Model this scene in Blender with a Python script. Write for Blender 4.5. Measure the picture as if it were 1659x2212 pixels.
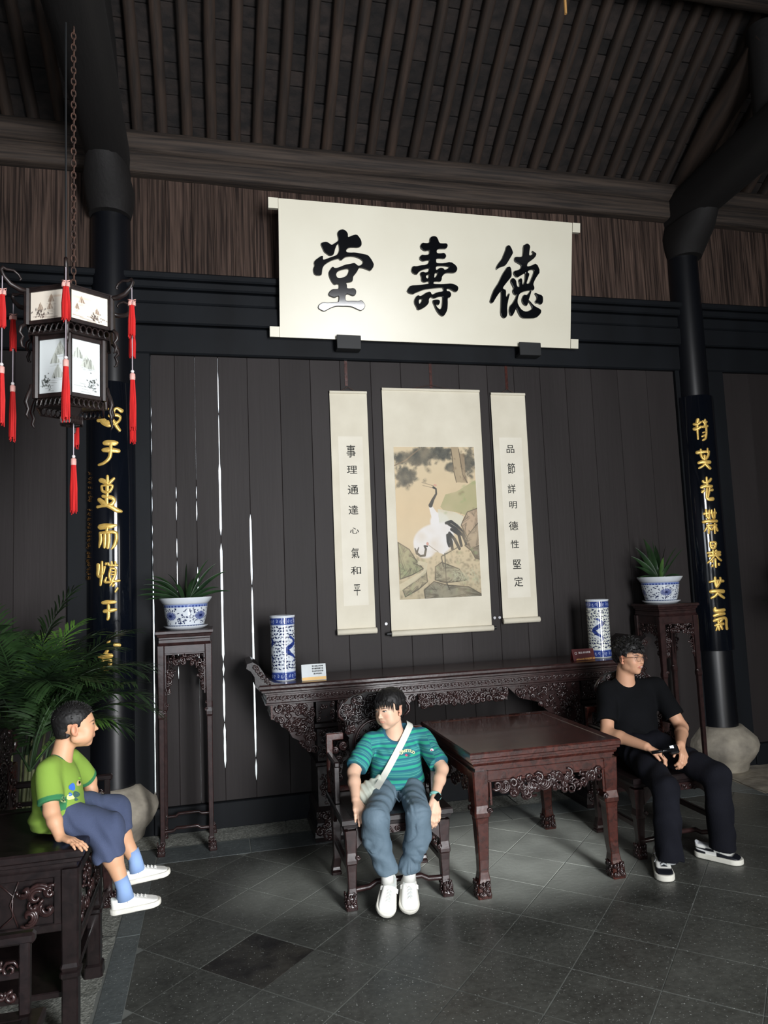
import bpy, bmesh, math, random
import numpy as np
from mathutils import Vector, Matrix

# ------------------------------------------------------------------ camera
S = bpy.context.scene
C = S.collection
for o in list(bpy.data.objects):
    bpy.data.objects.remove(o, do_unlink=True)
FX = 1546.7            # focal length in pixels of the 1659 x 2212 frame
CAMH = 1.8
PITCH, ROLL, YAW = math.radians(5.369), math.radians(-2.333), math.radians(13.540)

def cam_axes():
    fw = np.array([math.sin(YAW), math.cos(YAW), 0.]); rt = np.array([math.cos(YAW), -math.sin(YAW), 0.]); up = np.array([0, 0, 1.])
    c, s = math.cos(PITCH), math.sin(PITCH); fw, up = fw*c+up*s, up*c-fw*s
    c, s = math.cos(ROLL), math.sin(ROLL); rt, up = rt*c+up*s, up*c-rt*s
    return rt, up, fw
RT, UP, FW = cam_axes()
cd = bpy.data.cameras.new('camera'); cam = bpy.data.objects.new('camera', cd); C.objects.link(cam)
cd.sensor_fit = 'HORIZONTAL'; cd.sensor_width = 36; cd.lens = FX/1659*36; cd.clip_start = .05; cd.clip_end = 100
cam.matrix_world = Matrix([[RT[0], UP[0], -FW[0], 0], [RT[1], UP[1], -FW[1], 0], [RT[2], UP[2], -FW[2], CAMH], [0, 0, 0, 1]])
S.camera = cam

def ray(px, py):
    return RT*(px-829.5)/FX + UP*(-(py-1106)/FX) + FW
def onY(px, py, Y):
    d = ray(px, py); return np.array([0, 0, CAMH]) + d*(Y/d[1])
def onZ(px, py, Z=0.):
    d = ray(px, py); return np.array([0, 0, CAMH]) + d*((Z-CAMH)/d[2])

# ------------------------------------------------------------------ world, daylight through the doors, exposure
W = bpy.data.worlds.new('daylight'); S.world = W; W.use_nodes = True
wn = W.node_tree.nodes; wn.clear()
wo = wn.new('ShaderNodeOutputWorld'); wb = wn.new('ShaderNodeBackground')
wb.inputs[0].default_value = (.86, .93, 1., 1); wb.inputs[1].default_value = 2.0
W.node_tree.links.new(wb.outputs[0], wo.inputs[0])

def area(name, loc, rot, sx, sy, power, col, spread=180):
    l = bpy.data.lights.new(name, 'AREA'); l.shape = 'RECTANGLE'; l.size = sx; l.size_y = sy; l.energy = power; l.color = col; l.spread = math.radians(spread)
    o = bpy.data.objects.new(name, l); C.objects.link(o); o.location = loc; o.rotation_euler = rot
    return o
# open door bays of the front wall, behind the camera, daylight comes in through them
RX = math.radians(90)
area('door_daylight_centre', (2.45, -2.3, 2.35), (RX, 0, math.radians(27)), 1.5, 4.1, 352, (.98, .985, 1.), 125)
area('door_daylight_left', (-0.9, -2.35, 1.75), (RX, 0, 0), 1.7, 2.9, 36, (.90, .95, 1.), 150)
area('door_daylight_right', (5.3, -2.35, 1.75), (RX, 0, 0), 1.2, 2.9, 42, (1., .92, .82))
S.view_settings.view_transform = 'Standard'; S.view_settings.look = 'None'
S.view_settings.exposure = 0.0; S.view_settings.gamma = 1.0; S.view_settings.use_curve_mapping = False
S.cycles.max_bounces = 6; S.cycles.diffuse_bounces = 3; S.cycles.glossy_bounces = 3; S.cycles.caustics_reflective = False
S.cycles.caustics_refractive = False

# ------------------------------------------------------------------ materials
def lin(c):
    return tuple(((v/255)/12.92 if v/255 <= .04045 else ((v/255+.055)/1.055)**2.4) for v in c)
MATS = {}
def mat(name, col, rough=.6, col2=None, scale=(6, 6, 6), mix=(.35, .65), bump=0., bscale=None, metal=0., spec=.5, attr=None,
        coat=0., objrand=0., detail=6, dist=0., sss=0., aniso=None, emit=None):
    """principled material; noise mixes two colours; attr = name of a colour attribute used as base colour"""
    if name in MATS: return MATS[name]
    m = bpy.data.materials.new(name); m.use_nodes = True; N = m.node_tree.nodes; L = m.node_tree.links
    b = N['Principled BSDF']
    b.inputs['Roughness'].default_value = rough; b.inputs['Metallic'].default_value = metal
    b.inputs['Specular IOR Level'].default_value = spec; b.inputs['Coat Weight'].default_value = coat
    b.inputs['Coat Roughness'].default_value = .08
    base = None
    if attr:
        a = N.new('ShaderNodeAttribute'); a.attribute_name = attr; base = a.outputs['Color']
    tc = N.new('ShaderNodeTexCoord'); mp = N.new('ShaderNodeMapping'); mp.inputs['Scale'].default_value = scale
    L.new(tc.outputs['Object'], mp.inputs[0])
    nz = N.new('ShaderNodeTexNoise'); nz.inputs['Scale'].default_value = 1.; nz.inputs['Detail'].default_value = detail
    nz.inputs['Distortion'].default_value = dist
    L.new(mp.outputs[0], nz.inputs['Vector'])
    if objrand:
        oi = N.new('ShaderNodeObjectInfo'); sc = N.new('ShaderNodeVectorMath'); sc.operation = 'SCALE'
        cb = N.new('ShaderNodeCombineXYZ'); L.new(oi.outputs['Random'], cb.inputs[0]); L.new(oi.outputs['Random'], cb.inputs[1])
        sc.inputs['Scale'].default_value = 37.; L.new(cb.outputs[0], sc.inputs[0])
        ad = N.new('ShaderNodeVectorMath'); ad.operation = 'ADD'; L.new(mp.outputs[0], ad.inputs[0]); L.new(sc.outputs[0], ad.inputs[1])
        L.new(ad.outputs[0], nz.inputs['Vector'])
    if base is None:
        if col2 is None: col2 = tuple(c*.8 for c in col)
        r = N.new('ShaderNodeValToRGB'); r.color_ramp.elements[0].position = mix[0]; r.color_ramp.elements[1].position = mix[1]
        r.color_ramp.elements[0].color = (*col, 1); r.color_ramp.elements[1].color = (*col2, 1)
        L.new(nz.outputs['Fac'], r.inputs[0]); base = r.outputs[0]
    if objrand:
        hv = N.new('ShaderNodeHueSaturation'); mr = N.new('ShaderNodeMapRange')
        mr.inputs['To Min'].default_value = 1-objrand; mr.inputs['To Max'].default_value = 1+objrand
        L.new(oi.outputs['Random'], mr.inputs[0]); L.new(mr.outputs[0], hv.inputs['Value']); L.new(base, hv.inputs['Color']); base = hv.outputs[0]
    L.new(base, b.inputs['Base Color'])
    if bump:
        n2 = N.new('ShaderNodeTexNoise'); n2.inputs['Detail'].default_value = 8; n2.inputs['Scale'].default_value = 1.
        m2 = N.new('ShaderNodeMapping'); m2.inputs['Scale'].default_value = bscale or tuple(3*s for s in scale)
        L.new(tc.outputs['Object'], m2.inputs[0]); L.new(m2.outputs[0], n2.inputs['Vector'])
        bp = N.new('ShaderNodeBump'); bp.inputs['Strength'].default_value = bump; bp.inputs['Distance'].default_value = .01
        L.new(n2.outputs['Fac'], bp.inputs['Height']); L.new(bp.outputs[0], b.inputs['Normal'])
    if sss:
        b.inputs['Subsurface Weight'].default_value = sss; b.inputs['Subsurface Radius'].default_value = (.012, .005, .003)
        b.inputs['Subsurface Scale'].default_value = .5
    if emit:
        b.inputs['Emission Color'].default_value = (*emit[0], 1); b.inputs['Emission Strength'].default_value = emit[1]
    MATS[name] = m
    return m
def M_(n): return MATS[n]

mat('board', lin((46, 42, 42)), .58, lin((37, 33, 33)), (3, 3, .5), (.3, .7), .12, (40, 40, 2), objrand=.10, spec=.22)
mat('lacquer_frame', lin((21, 24, 28)), .55, lin((15, 17, 20)), (4, 4, 1), (.3, .7), .1, (10, 10, 10), spec=.16)
mat('old_plank', lin((84, 68, 60)), .85, lin((34, 26, 23)), (60, 60, 1.6), (.36, .62), .5, (110, 110, 3), objrand=.22, dist=.4, spec=.2)
mat('old_beam', lin((66, 55, 47)), .8, lin((30, 24, 21)), (1.3, 40, 40), (.35, .65), .5, (2, 70, 70), dist=.5)
mat('rafter_wood', lin((54, 40, 31)), .8, lin((26, 19, 15)), (30, 3, 3), (.3, .7), .4, (60, 5, 5), objrand=.25)
mat('black_beam', lin((14, 11, 11)), .75, lin((8, 6, 6)), (14, 2, 14), (.3, .7), .3)
mat('roof_brick', lin((38, 31, 28)), .9, lin((15, 12, 12)), (9, 14, 14), (.35, .65), .5, (40, 40, 40), objrand=.45)
mat('column_paint', lin((15, 17, 22)), .33, lin((10, 11, 15)), (6, 6, 1), (.3, .7), .06, (9, 9, 3))
mat('couplet_lacquer', lin((12, 16, 24)), .10, lin((9, 12, 18)), (6, 6, 1), (.3, .7), .02, (5, 5, 1), coat=.5)
mat('gold_leaf', lin((236, 200, 116)), .32, lin((220, 178, 86)), (60, 60, 60), (.3, .7), .15, (160, 160, 160), metal=.4)
mat('gold_thin', lin((170, 128, 74)), .6)
mat('rosewood', lin((78, 38, 31)), .27, lin((42, 21, 18)), (22, 22, 22), (.3, .7), .10, (30, 30, 30), coat=.25, dist=1.2)
mat('rosewood_dark', lin((54, 35, 34)), .28, lin((33, 21, 21)), (20, 20, 20), (.3, .7), .10, (30, 30, 30), coat=.25, dist=1.2)
mat('rosewood_black', lin((34, 25, 25)), .3, lin((19, 14, 15)), (20, 20, 20), (.3, .7), .08, (30, 30, 30), coat=.15, dist=1.2)
mat('stone_base', lin((176, 168, 152)), .8, lin((120, 114, 104)), (7, 7, 7), (.3, .7), .4, (30, 30, 30))
mat('granite', lin((158, 160, 152)), .85, lin((104, 107, 101)), (60, 60, 60), (.35, .65), .5, (90, 90, 90))
mat('sunlit_paving', lin((226, 226, 220)), .9, lin((214, 214, 208)))
mat('mortar', lin((118, 122, 118)), .9)
mat('scroll_paper', lin((222, 216, 198)), .85, lin((206, 199, 180)), (3, 3, 3), (.3, .7), .05, (60, 60, 60))
mat('scroll_inner', lin((226, 221, 206)), .85, lin((219, 213, 197)), (6, 6, 6), (.3, .7))
mat('banner_cream', lin((226, 222, 204)), .32, lin((220, 215, 196)), (2, 2, 2), (.3, .7))
mat('glyph_black', lin((16, 18, 22)), .08, lin((12, 13, 16)), spec=.9, coat=1.)
mat('glyph_edge', lin((12, 12, 13)), .4)
mat('ink', lin((34, 34, 32)), .8)
mat('iron_black', lin((26, 28, 30)), .5)
mat('rust_chain', lin((82, 56, 44)), .8, lin((46, 34, 30)), (60, 60, 60))
mat('painted', (1, 1, 1), .6, attr='col')
mat('porcelain', (1, 1, 1), .08, attr='col', coat=.6)
mat('porcelain_white', lin((214, 220, 226)), .08, lin((206, 212, 220)), coat=.6)
mat('soil', lin((40, 32, 26)), .95)
mat('tassel_red', lin((206, 32, 30)), .7, lin((170, 20, 22)), (200, 200, 6))
mat('tassel_pink', lin((224, 168, 158)), .6)
mat('silver_cord', lin((170, 160, 168)), .5)
mat('pearl', lin((220, 214, 214)), .2)
mat('lantern_wood', lin((40, 30, 28)), .4, lin((26, 20, 20)), (30, 30, 30))
mat('palm_leaf', lin((44, 70, 34)), .5, lin((20, 38, 20)), (4, 4, 4), (.35, .65))
mat('palm_leaf_bright', lin((96, 136, 56)), .5, lin((66, 102, 42)), (4, 4, 4), (.35, .65))
mat('palm_stem', lin((132, 136, 96)), .6, lin((84, 92, 62)), (30, 30, 6), (.35, .65))
mat('leaf_dark', lin((42, 66, 38)), .35, lin((24, 42, 26)), (8, 8, 8), (.35, .65))
mat('leaf_core', lin((74, 110, 46)), .4, lin((40, 70, 30)), (8, 8, 8), (.35, .65))
mat('carve_ground', lin((22, 16, 16)), .6, lin((14, 10, 10)), (20, 20, 20))
mat('pot_black', lin((26, 26, 28)), .4)
mat('clear_plastic', lin((190, 190, 196)), .2)

# floor tiles: dusty and painted light pool under the table, dark and polished elsewhere
def floor_mat(name, c_lo, c_hi, dust_light, patch=False):
    m = bpy.data.materials.new(name); m.use_nodes = True; N = m.node_tree.nodes; L = m.node_tree.links; b = N['Principled BSDF']
    g = N.new('ShaderNodeNewGeometry')
    def noise(scale, det, w=0):
        n = N.new('ShaderNodeTexNoise'); n.inputs['Scale'].default_value = scale; n.inputs['Detail'].default_value = det; L.new(g.outputs['Position'], n.inputs['Vector']); return n
    n1 = noise(3.2, 8); n2 = noise(34, 6); n3 = noise(95, 2)
    oi = N.new('ShaderNodeObjectInfo')
    r = N.new('ShaderNodeValToRGB'); r.color_ramp.elements[0].position = .3; r.color_ramp.elements[1].position = .72
    r.color_ramp.elements[0].color = (*c_lo, 1); r.color_ramp.elements[1].color = (*c_hi, 1)
    mm = N.new('ShaderNodeMix'); mm.data_type = 'FLOAT'; mm.inputs[0].default_value = .45
    L.new(n1.outputs['Fac'], mm.inputs[2]); L.new(n2.outputs['Fac'], mm.inputs[3])
    ad = N.new('ShaderNodeMath'); ad.operation = 'MULTIPLY_ADD'; L.new(oi.outputs['Random'], ad.inputs[0]); ad.inputs[1].default_value = .12; ad.inputs[2].default_value = -.06
    a2 = N.new('ShaderNodeMath'); a2.operation = 'ADD'; L.new(mm.outputs[0], a2.inputs[0]); L.new(ad.outputs[0], a2.inputs[1])
    L.new(a2.outputs[0], r.inputs[0])
    # specks
    sp = N.new('ShaderNodeValToRGB'); sp.color_ramp.elements[0].position = .665; sp.color_ramp.elements[1].position = .72
    L.new(n3.outputs['Fac'], sp.inputs[0])
    mx = N.new('ShaderNodeMix'); mx.data_type = 'RGBA'; L.new(sp.outputs[0], mx.inputs[0]); L.new(r.outputs[0], mx.inputs[6]); mx.inputs[7].default_value = (*lin((168, 172, 168)), 1)
    # dust and a pool of light painted into the colour, under and beside the table
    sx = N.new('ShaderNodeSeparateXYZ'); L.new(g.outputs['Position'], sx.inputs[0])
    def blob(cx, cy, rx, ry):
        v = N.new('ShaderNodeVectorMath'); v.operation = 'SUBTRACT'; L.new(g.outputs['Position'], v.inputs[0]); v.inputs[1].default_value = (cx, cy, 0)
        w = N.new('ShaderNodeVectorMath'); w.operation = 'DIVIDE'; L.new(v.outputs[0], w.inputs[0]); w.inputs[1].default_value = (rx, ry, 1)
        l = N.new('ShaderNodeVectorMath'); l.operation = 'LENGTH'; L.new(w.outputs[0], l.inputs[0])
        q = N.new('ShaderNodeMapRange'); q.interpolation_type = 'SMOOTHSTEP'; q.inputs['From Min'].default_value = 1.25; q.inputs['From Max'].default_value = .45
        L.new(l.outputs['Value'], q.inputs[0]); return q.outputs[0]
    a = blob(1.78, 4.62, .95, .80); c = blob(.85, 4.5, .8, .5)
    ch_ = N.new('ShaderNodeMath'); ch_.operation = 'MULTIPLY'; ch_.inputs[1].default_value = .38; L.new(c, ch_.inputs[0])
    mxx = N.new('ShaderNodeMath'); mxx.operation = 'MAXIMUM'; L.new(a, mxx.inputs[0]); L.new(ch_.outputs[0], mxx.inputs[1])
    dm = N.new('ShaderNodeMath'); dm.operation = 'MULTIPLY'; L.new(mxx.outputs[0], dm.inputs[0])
    dr = N.new('ShaderNodeMapRange'); dr.inputs['From Min'].default_value = .25; dr.inputs['From Max'].default_value = .6; L.new(n1.outputs['Fac'], dr.inputs[0]); dr.inputs['To Max'].default_value = dust_light
    dr.inputs['To Min'].default_value = dust_light*.62
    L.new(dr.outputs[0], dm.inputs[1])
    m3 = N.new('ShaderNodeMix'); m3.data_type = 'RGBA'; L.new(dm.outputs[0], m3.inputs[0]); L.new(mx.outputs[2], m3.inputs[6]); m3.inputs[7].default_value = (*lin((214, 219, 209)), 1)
    out = m3.outputs[2]
    if patch:
        n4 = noise(5, 3); rr = N.new('ShaderNodeValToRGB'); rr.color_ramp.elements[0].position = .42; rr.color_ramp.elements[1].position = .6
        L.new(n4.outputs['Fac'], rr.inputs[0]); m4 = N.new('ShaderNodeMix'); m4.data_type = 'RGBA'; L.new(rr.outputs[0], m4.inputs[0]); L.new(out, m4.inputs[6]); m4.inputs[7].default_value = (*lin((28, 26, 26)), 1)
        out = m4.outputs[2]
    L.new(out, b.inputs['Base Color'])
    rf = N.new('ShaderNodeMapRange'); L.new(n1.outputs['Fac'], rf.inputs[0]); rf.inputs['To Min'].default_value = .22; rf.inputs['To Max'].default_value = .55; L.new(rf.outputs[0], b.inputs['Roughness'])
    bp = N.new('ShaderNodeBump'); bp.inputs['Strength'].default_value = .18; bp.inputs['Distance'].default_value = .01
    L.new(n2.outputs['Fac'], bp.inputs['Height']); L.new(bp.outputs[0], b.inputs['Normal'])
    MATS[name] = m
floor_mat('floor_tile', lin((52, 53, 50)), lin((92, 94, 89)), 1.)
floor_mat('floor_tile_stained', lin((40, 39, 37)), lin((70, 68, 62)), .0, True)
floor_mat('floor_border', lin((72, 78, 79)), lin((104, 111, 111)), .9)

# ------------------------------------------------------------------ mesh building
def link(name, me, m=None, parent=None, world=True, smooth=False):
    o = bpy.data.objects.new(name, me); C.objects.link(o)
    if m is not None: me.materials.append(MATS[m] if isinstance(m, str) else m)
    if smooth:
        me.polygons.foreach_set('use_smooth', [True]*len(me.polygons))
    if parent is not None:
        o.parent = parent
        if world:
            g = np.zeros(3); p = parent
            while p is not None:
                g += np.array(p.location); p = p.parent
            if np.abs(g).max() > 1e-9: me.transform(Matrix.Translation(Vector(-g)))
    return o
def tag(o, label=None, cat=None, group=None, kind=None):
    if label: o['label'] = label
    if cat: o['category'] = cat
    if group: o['group'] = group
    if kind: o['kind'] = kind
    return o
def thing(name, label, cat, loc=(0, 0, 0), group=None):
    o = bpy.data.objects.new(name, None); C.objects.link(o); o.location = loc; o.empty_display_size = .1
    return tag(o, label, cat, group)

class MB:
    def __init__(s): s.v = []; s.f = []; s.c = []
    def add(s, v, f, col=None):
        n = len(s.v); s.v += [tuple(map(float, p)) for p in v]; s.f += [tuple(i+n for i in q) for q in f]
        if col is not None or s.c:
            while len(s.c) < n: s.c.append((1, 1, 1))
            s.c += [col or (1, 1, 1)]*len(v)
        return s
    def box(s, a, b, ch=0.0, M=None):
        (x0, y0, z0), (x1, y1, z1) = a, b
        x0, x1 = min(x0, x1), max(x0, x1); y0, y1 = min(y0, y1), max(y0, y1); z0, z1 = min(z0, z1), max(z0, z1)
        if ch <= 0:
            v = [(x0, y0, z0), (x1, y0, z0), (x1, y1, z0), (x0, y1, z0), (x0, y0, z1), (x1, y0, z1), (x1, y1, z1), (x0, y1, z1)]
            f = [(0, 3, 2, 1), (4, 5, 6, 7), (0, 1, 5, 4), (1, 2, 6, 5), (2, 3, 7, 6), (3, 0, 4, 7)]
        else:
            c = min(ch, (x1-x0)/2.01, (y1-y0)/2.01, (z1-z0)/2.01)
            bm = bmesh.new(); bmesh.ops.create_cube(bm, size=1)
            for q in bm.verts: q.co = Vector(((x0+x1)/2+q.co.x*(x1-x0), (y0+y1)/2+q.co.y*(y1-y0), (z0+z1)/2+q.co.z*(z1-z0)))
            bmesh.ops.bevel(bm, geom=bm.edges[:], offset=c, segments=1, affect='EDGES')
            bm.verts.index_update(); v = [tuple(q.co) for q in bm.verts]; f = [tuple(q.index for q in t.verts) for t in bm.faces]; bm.free()
        if M is not None: v = [tuple(M @ Vector(p)) for p in v]
        return s.add(v, f)
    def loft(s, rings, closed=True, cap=True):
        n = len(rings[0]); v = [p for r in rings for p in r]; f = []
        for i in range(len(rings)-1):
            for j in range(n if closed else n-1):
                k = (j+1) % n; f.append((i*n+j, i*n+k, (i+1)*n+k, (i+1)*n+j))
        if cap and closed:
            f.append(tuple(range(n-1, -1, -1))); f.append(tuple((len(rings)-1)*n+j for j in range(n)))
        return s.add(v, f)
    def tube(s, pts, r, n=8, flat=None, cap=True):
        pts = [np.array(p, float) for p in pts]; m = len(pts)
        if not hasattr(r, '__len__'): r = [r]*m
        rings = []; up = None
        for i in range(m):
            t = pts[min(i+1, m-1)]-pts[max(i-1, 0)]; t = t/(np.linalg.norm(t)+1e-12)
            if up is None:
                up = np.array([0, 0, 1.]) if abs(t[2]) < .9 else np.array([0, 1., 0])
            a = up-t*(up@t); a /= np.linalg.norm(a)+1e-12; b = np.cross(t, a); up = a
            ra, rb = (r[i], r[i]) if flat is None else (r[i]*flat[0], r[i]*flat[1])
            rings.append([pts[i]+a*ra*math.cos(2*math.pi*k/n)+b*rb*math.sin(2*math.pi*k/n) for k in range(n)])
        return s.loft(rings, cap=cap)
    def lathe(s, prof, c=(0, 0, 0), n=24, axis='z', cap=True):
        rings = []
        for r, z in prof:
            ring = []
            for k in range(n):
                a = 2*math.pi*k/n; x, y = r*math.cos(a), r*math.sin(a)
                if axis == 'z': p = (c[0]+x, c[1]+y, c[2]+z)
                elif axis == 'x': p = (c[0]+z, c[1]+x, c[2]+y)
                else: p = (c[0]+y, c[1]+z, c[2]+x)
                ring.append(p)
            rings.append(ring)
        return s.loft(rings, cap=cap)
    def ell(s, c, r, n=8, m=6, M=None):
        v = []; f = []
        for i in range(m+1):
            t = math.pi*i/m
            for k in range(n):
                a = 2*math.pi*k/n; p = Vector((r[0]*math.sin(t)*math.cos(a), r[1]*math.sin(t)*math.sin(a), r[2]*math.cos(t)))
                if M is not None: p = M @ p
                v.append((c[0]+p[0], c[1]+p[1], c[2]+p[2]))
        for i in range(m):
            for k in range(n):
                q = (k+1) % n; f.append((i*n+k, (i+1)*n+k, (i+1)*n+q, i*n+q))
        return s.add(v, f)
    def prism(s, poly, y0, y1, axis='y'):
        """poly in (a,b); extruded along axis"""
        n = len(poly)
        def P(a, b, t): return {'y': (a, t, b), 'x': (t, a, b), 'z': (a, b, t)}[axis]
        v = [P(a, b, y0) for a, b in poly]+[P(a, b, y1) for a, b in poly]
        f = [tuple(range(n)), tuple(range(2*n-1, n-1, -1))]+[(i, (i+1) % n+0, n+(i+1) % n, n+i) for i in range(n)]
        return s.add(v, f)
    def frame(s, x0, y0, x1, y1, prof):
        """rectangular stepped moulding: prof = [(outset, z), ...] from bottom to top"""
        return s.loft([[(x0-o, y0-o, z), (x1+o, y0-o, z), (x1+o, y1+o, z), (x0-o, y1+o, z)] for o, z in prof])
    def mesh(s, name):
        me = bpy.data.meshes.new(name); me.from_pydata(s.v, [], s.f)
        if s.c:
            while len(s.c) < len(s.v): s.c.append((1, 1, 1))
            a = me.color_attributes.new('col', 'FLOAT_COLOR', 'POINT')
            a.data.foreach_set('color', np.array([(*c, 1) for c in s.c], np.float32).ravel())
        me.update(); return me
    def build(s, name, m=None, parent=None, smooth=False, world=True, auto=None, label=None, kind=None):
        me = s.mesh(name); bm = bmesh.new(); bm.from_mesh(me); bmesh.ops.recalc_face_normals(bm, faces=bm.faces[:]); bm.to_mesh(me); bm.free()
        o = link(name, me, m, parent, world, smooth)
        if auto:
            me.polygons.foreach_set('use_smooth', [True]*len(me.polygons)); me.set_sharp_from_angle(angle=math.radians(auto))
        if label: o['label'] = label
        if kind: o['kind'] = kind
        return o
def struct(name, mb, m, label=None, **k):
    o = mb.build(name, m, None, **k); o['kind'] = 'structure'
    if label: o['label'] = label
    return o
def share(o, parent, loc=(0, 0, 0), rotz=0):
    c = o.copy(); C.objects.link(c); c.parent = parent; c.location = loc; return c
def copy_thing(o, loc, label, rotz=0):
    r = o.copy(); C.objects.link(r); r.location = loc; r.rotation_euler = (0, 0, rotz); r['label'] = label
    def rec(a, b):
        for ch in list(a.children):
            c = ch.copy(); C.objects.link(c); c.parent = b; c.matrix_parent_inverse = ch.matrix_parent_inverse.copy(); rec(ch, c)
    rec(o, r); return r
def rnd(s): return random.Random(s)
def legloft(mb, secs, ch=.12):
    """square-section leg lofted through (z, cx, cy, wx, wy)"""
    rings = []
    for z, cx, cy, wx, wy in secs:
        a, b = wx/2, wy/2; c = min(a, b)*ch*2
        rings.append([(cx-a+c, cy-b, z), (cx+a-c, cy-b, z), (cx+a, cy-b+c, z), (cx+a, cy+b-c, z), (cx+a-c, cy+b, z), (cx-a+c, cy+b, z), (cx-a, cy+b-c, z), (cx-a, cy-b+c, z)])
    return mb.loft(rings)
def spiral(mb, c, r, turns=1.4, a0=0., th=.006, sgn=1, n=14, plane='xz', depth=0, k=5):
    """raised scroll curl, lying in a plane"""
    pts = []; rad = []
    for i in range(n):
        t = i/(n-1); rr = r*(1-.82*t); a = a0+sgn*turns*2*math.pi*t
        u, v = rr*math.cos(a), rr*math.sin(a)
        q = {'xz': (c[0]+u, c[1]-depth*t, c[2]+v), 'yz': (c[0]-depth*t, c[1]+u, c[2]+v)}[plane]
        pts.append(q); rad.append(th*(.55+.75*math.sin(math.pi*min(1, t*.85+.15))))
    pts.append(pts[-1]); rad.append(th*.2)
    return mb.tube(pts, rad, k)
def carve(mb, inside, x0, x1, z0, z1, y, seed, n, r=(.012, .03), th=.006, plane='xz', jit=.008):
    """dense relief of scrolls, cloud heads and buds over a region given by inside(x,z)"""
    R = rnd(seed); k = 0; tries = 0
    while k < n and tries < n*30:
        tries += 1
        x = R.uniform(x0, x1); z = R.uniform(z0, z1)
        if not inside(x, z): continue
        rr = R.uniform(*r); k += 1; dy = R.uniform(0, jit)
        c = (x, y-dy, z) if plane == 'xz' else (y-dy, x, z)
        q = R.random()
        if q < .68: spiral(mb, c, rr, R.uniform(.8, 1.5), R.uniform(0, 6.28), th*R.uniform(.8, 1.3), R.choice((-1, 1)), 11, plane, .004)
        elif q < .86: mb.ell(c, (rr*.5, th*1.2, rr*.35) if plane == 'xz' else (th*1.2, rr*.5, rr*.35), 7, 5)
        else:
            a = R.uniform(0, 6.28)
            for da in (-.6, 0, .6):
                d = (math.cos(a+da)*rr, math.sin(a+da)*rr)
                e = (x+d[0], y-dy, z+d[1]) if plane == 'xz' else (y-dy, x+d[0], z+d[1])
                mb.tube([c, e], [th*.9, th*.4], 5)
    return mb
# ================================================================== THE SETTING
XL, XR, YF, YW = -2.6, 6.2, -2.5, 5.72
COLX = (-.735, 4.39)
# ---- floor: mortar bed, diagonal tiles, border tiles, granite strip, stone slab
floor = struct('floor', MB().box((XL, YF, -.12), (XR, YW+.4, -.0028)), 'mortar')
def clip(poly, nx, ny, d):
    out = []
    for i in range(len(poly)):
        a, b = poly[i], poly[(i+1) % len(poly)]; da, db = a[0]*nx+a[1]*ny-d, b[0]*nx+b[1]*ny-d
        if da <= 0: out.append(a)
        if da*db < 0:
            t = da/(da-db); out.append((a[0]+(b[0]-a[0])*t, a[1]+(b[1]-a[1])*t))
    return out
PH = math.radians(45.548); TU = (math.cos(PH), math.sin(PH)); TV = (-math.sin(PH), math.cos(PH)); TS = .3885
def tile_piece(poly, m, R, z=-.0005):
    dz = R.uniform(-.0012, .0)
    cx = sum(p[0] for p in poly)/len(poly); cy = sum(p[1] for p in poly)/len(poly)
    b = [(p[0]-cx, p[1]-cy) for p in poly]; s = .994
    mb = MB().loft([[(x, y, -.021) for x, y in b], [(x, y, z-.0015+dz) for x, y in b], [(x*s, y*s, z+dz) for x, y in b]])
    o = mb.build('tile', m, floor, world=False); o.location = (cx, cy, 0); return o
R = rnd(5); G = .0022
XB = -.405   # inner edge of the border strip along the left
for i in range(-14, 16):
    for j in range(-14, 16):
        u0, v0 = 2.967+i*TS, 1.498+j*TS
        q = [(u0+G, v0+G), (u0+TS-G, v0+G), (u0+TS-G, v0+TS-G), (u0+G, v0+TS-G)]
        p = [(u*TU[0]+v*TV[0], u*TU[1]+v*TV[1]) for u, v in q]
        cx = sum(a for a, b in p)/4; cy = sum(b for a, b in p)/4
        if cy < 1.9 or cx > 5.6 or cx < -.9 or cy > 5.5: continue
        p = clip(p, -1, 0, -XB); p = clip(p, 0, 1, 5.12) if p else p
        if len(p) < 3: continue
        ar = abs(sum(p[k][0]*p[(k+1) % len(p)][1]-p[(k+1) % len(p)][0]*p[k][1] for k in range(len(p))))/2
        if ar < .002: continue
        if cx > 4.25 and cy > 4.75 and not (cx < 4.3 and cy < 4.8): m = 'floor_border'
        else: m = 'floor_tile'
        if abs(u0-(2.967-TS)) < .01 and abs(v0-2.275) < .03: m = 'floor_tile_stained'
        tile_piece(p, m, R)
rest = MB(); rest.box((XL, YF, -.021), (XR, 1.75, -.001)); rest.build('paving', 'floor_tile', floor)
y = 1.75
for L in (1.62, .78, .72, .8):     # border tiles along the left, parallel to the side wall
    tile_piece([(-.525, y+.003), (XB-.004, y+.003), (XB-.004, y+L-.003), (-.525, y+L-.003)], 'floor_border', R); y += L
x = XB+.0
for L in (.62, .66, .6, .64, .62, .6, .66, .62, .5, .5):
    tile_piece([(x+.003, 5.125), (x+L-.003, 5.125), (x+L-.003, 5.40), (x+.003, 5.40)], 'floor_border', R); x += L
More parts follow.
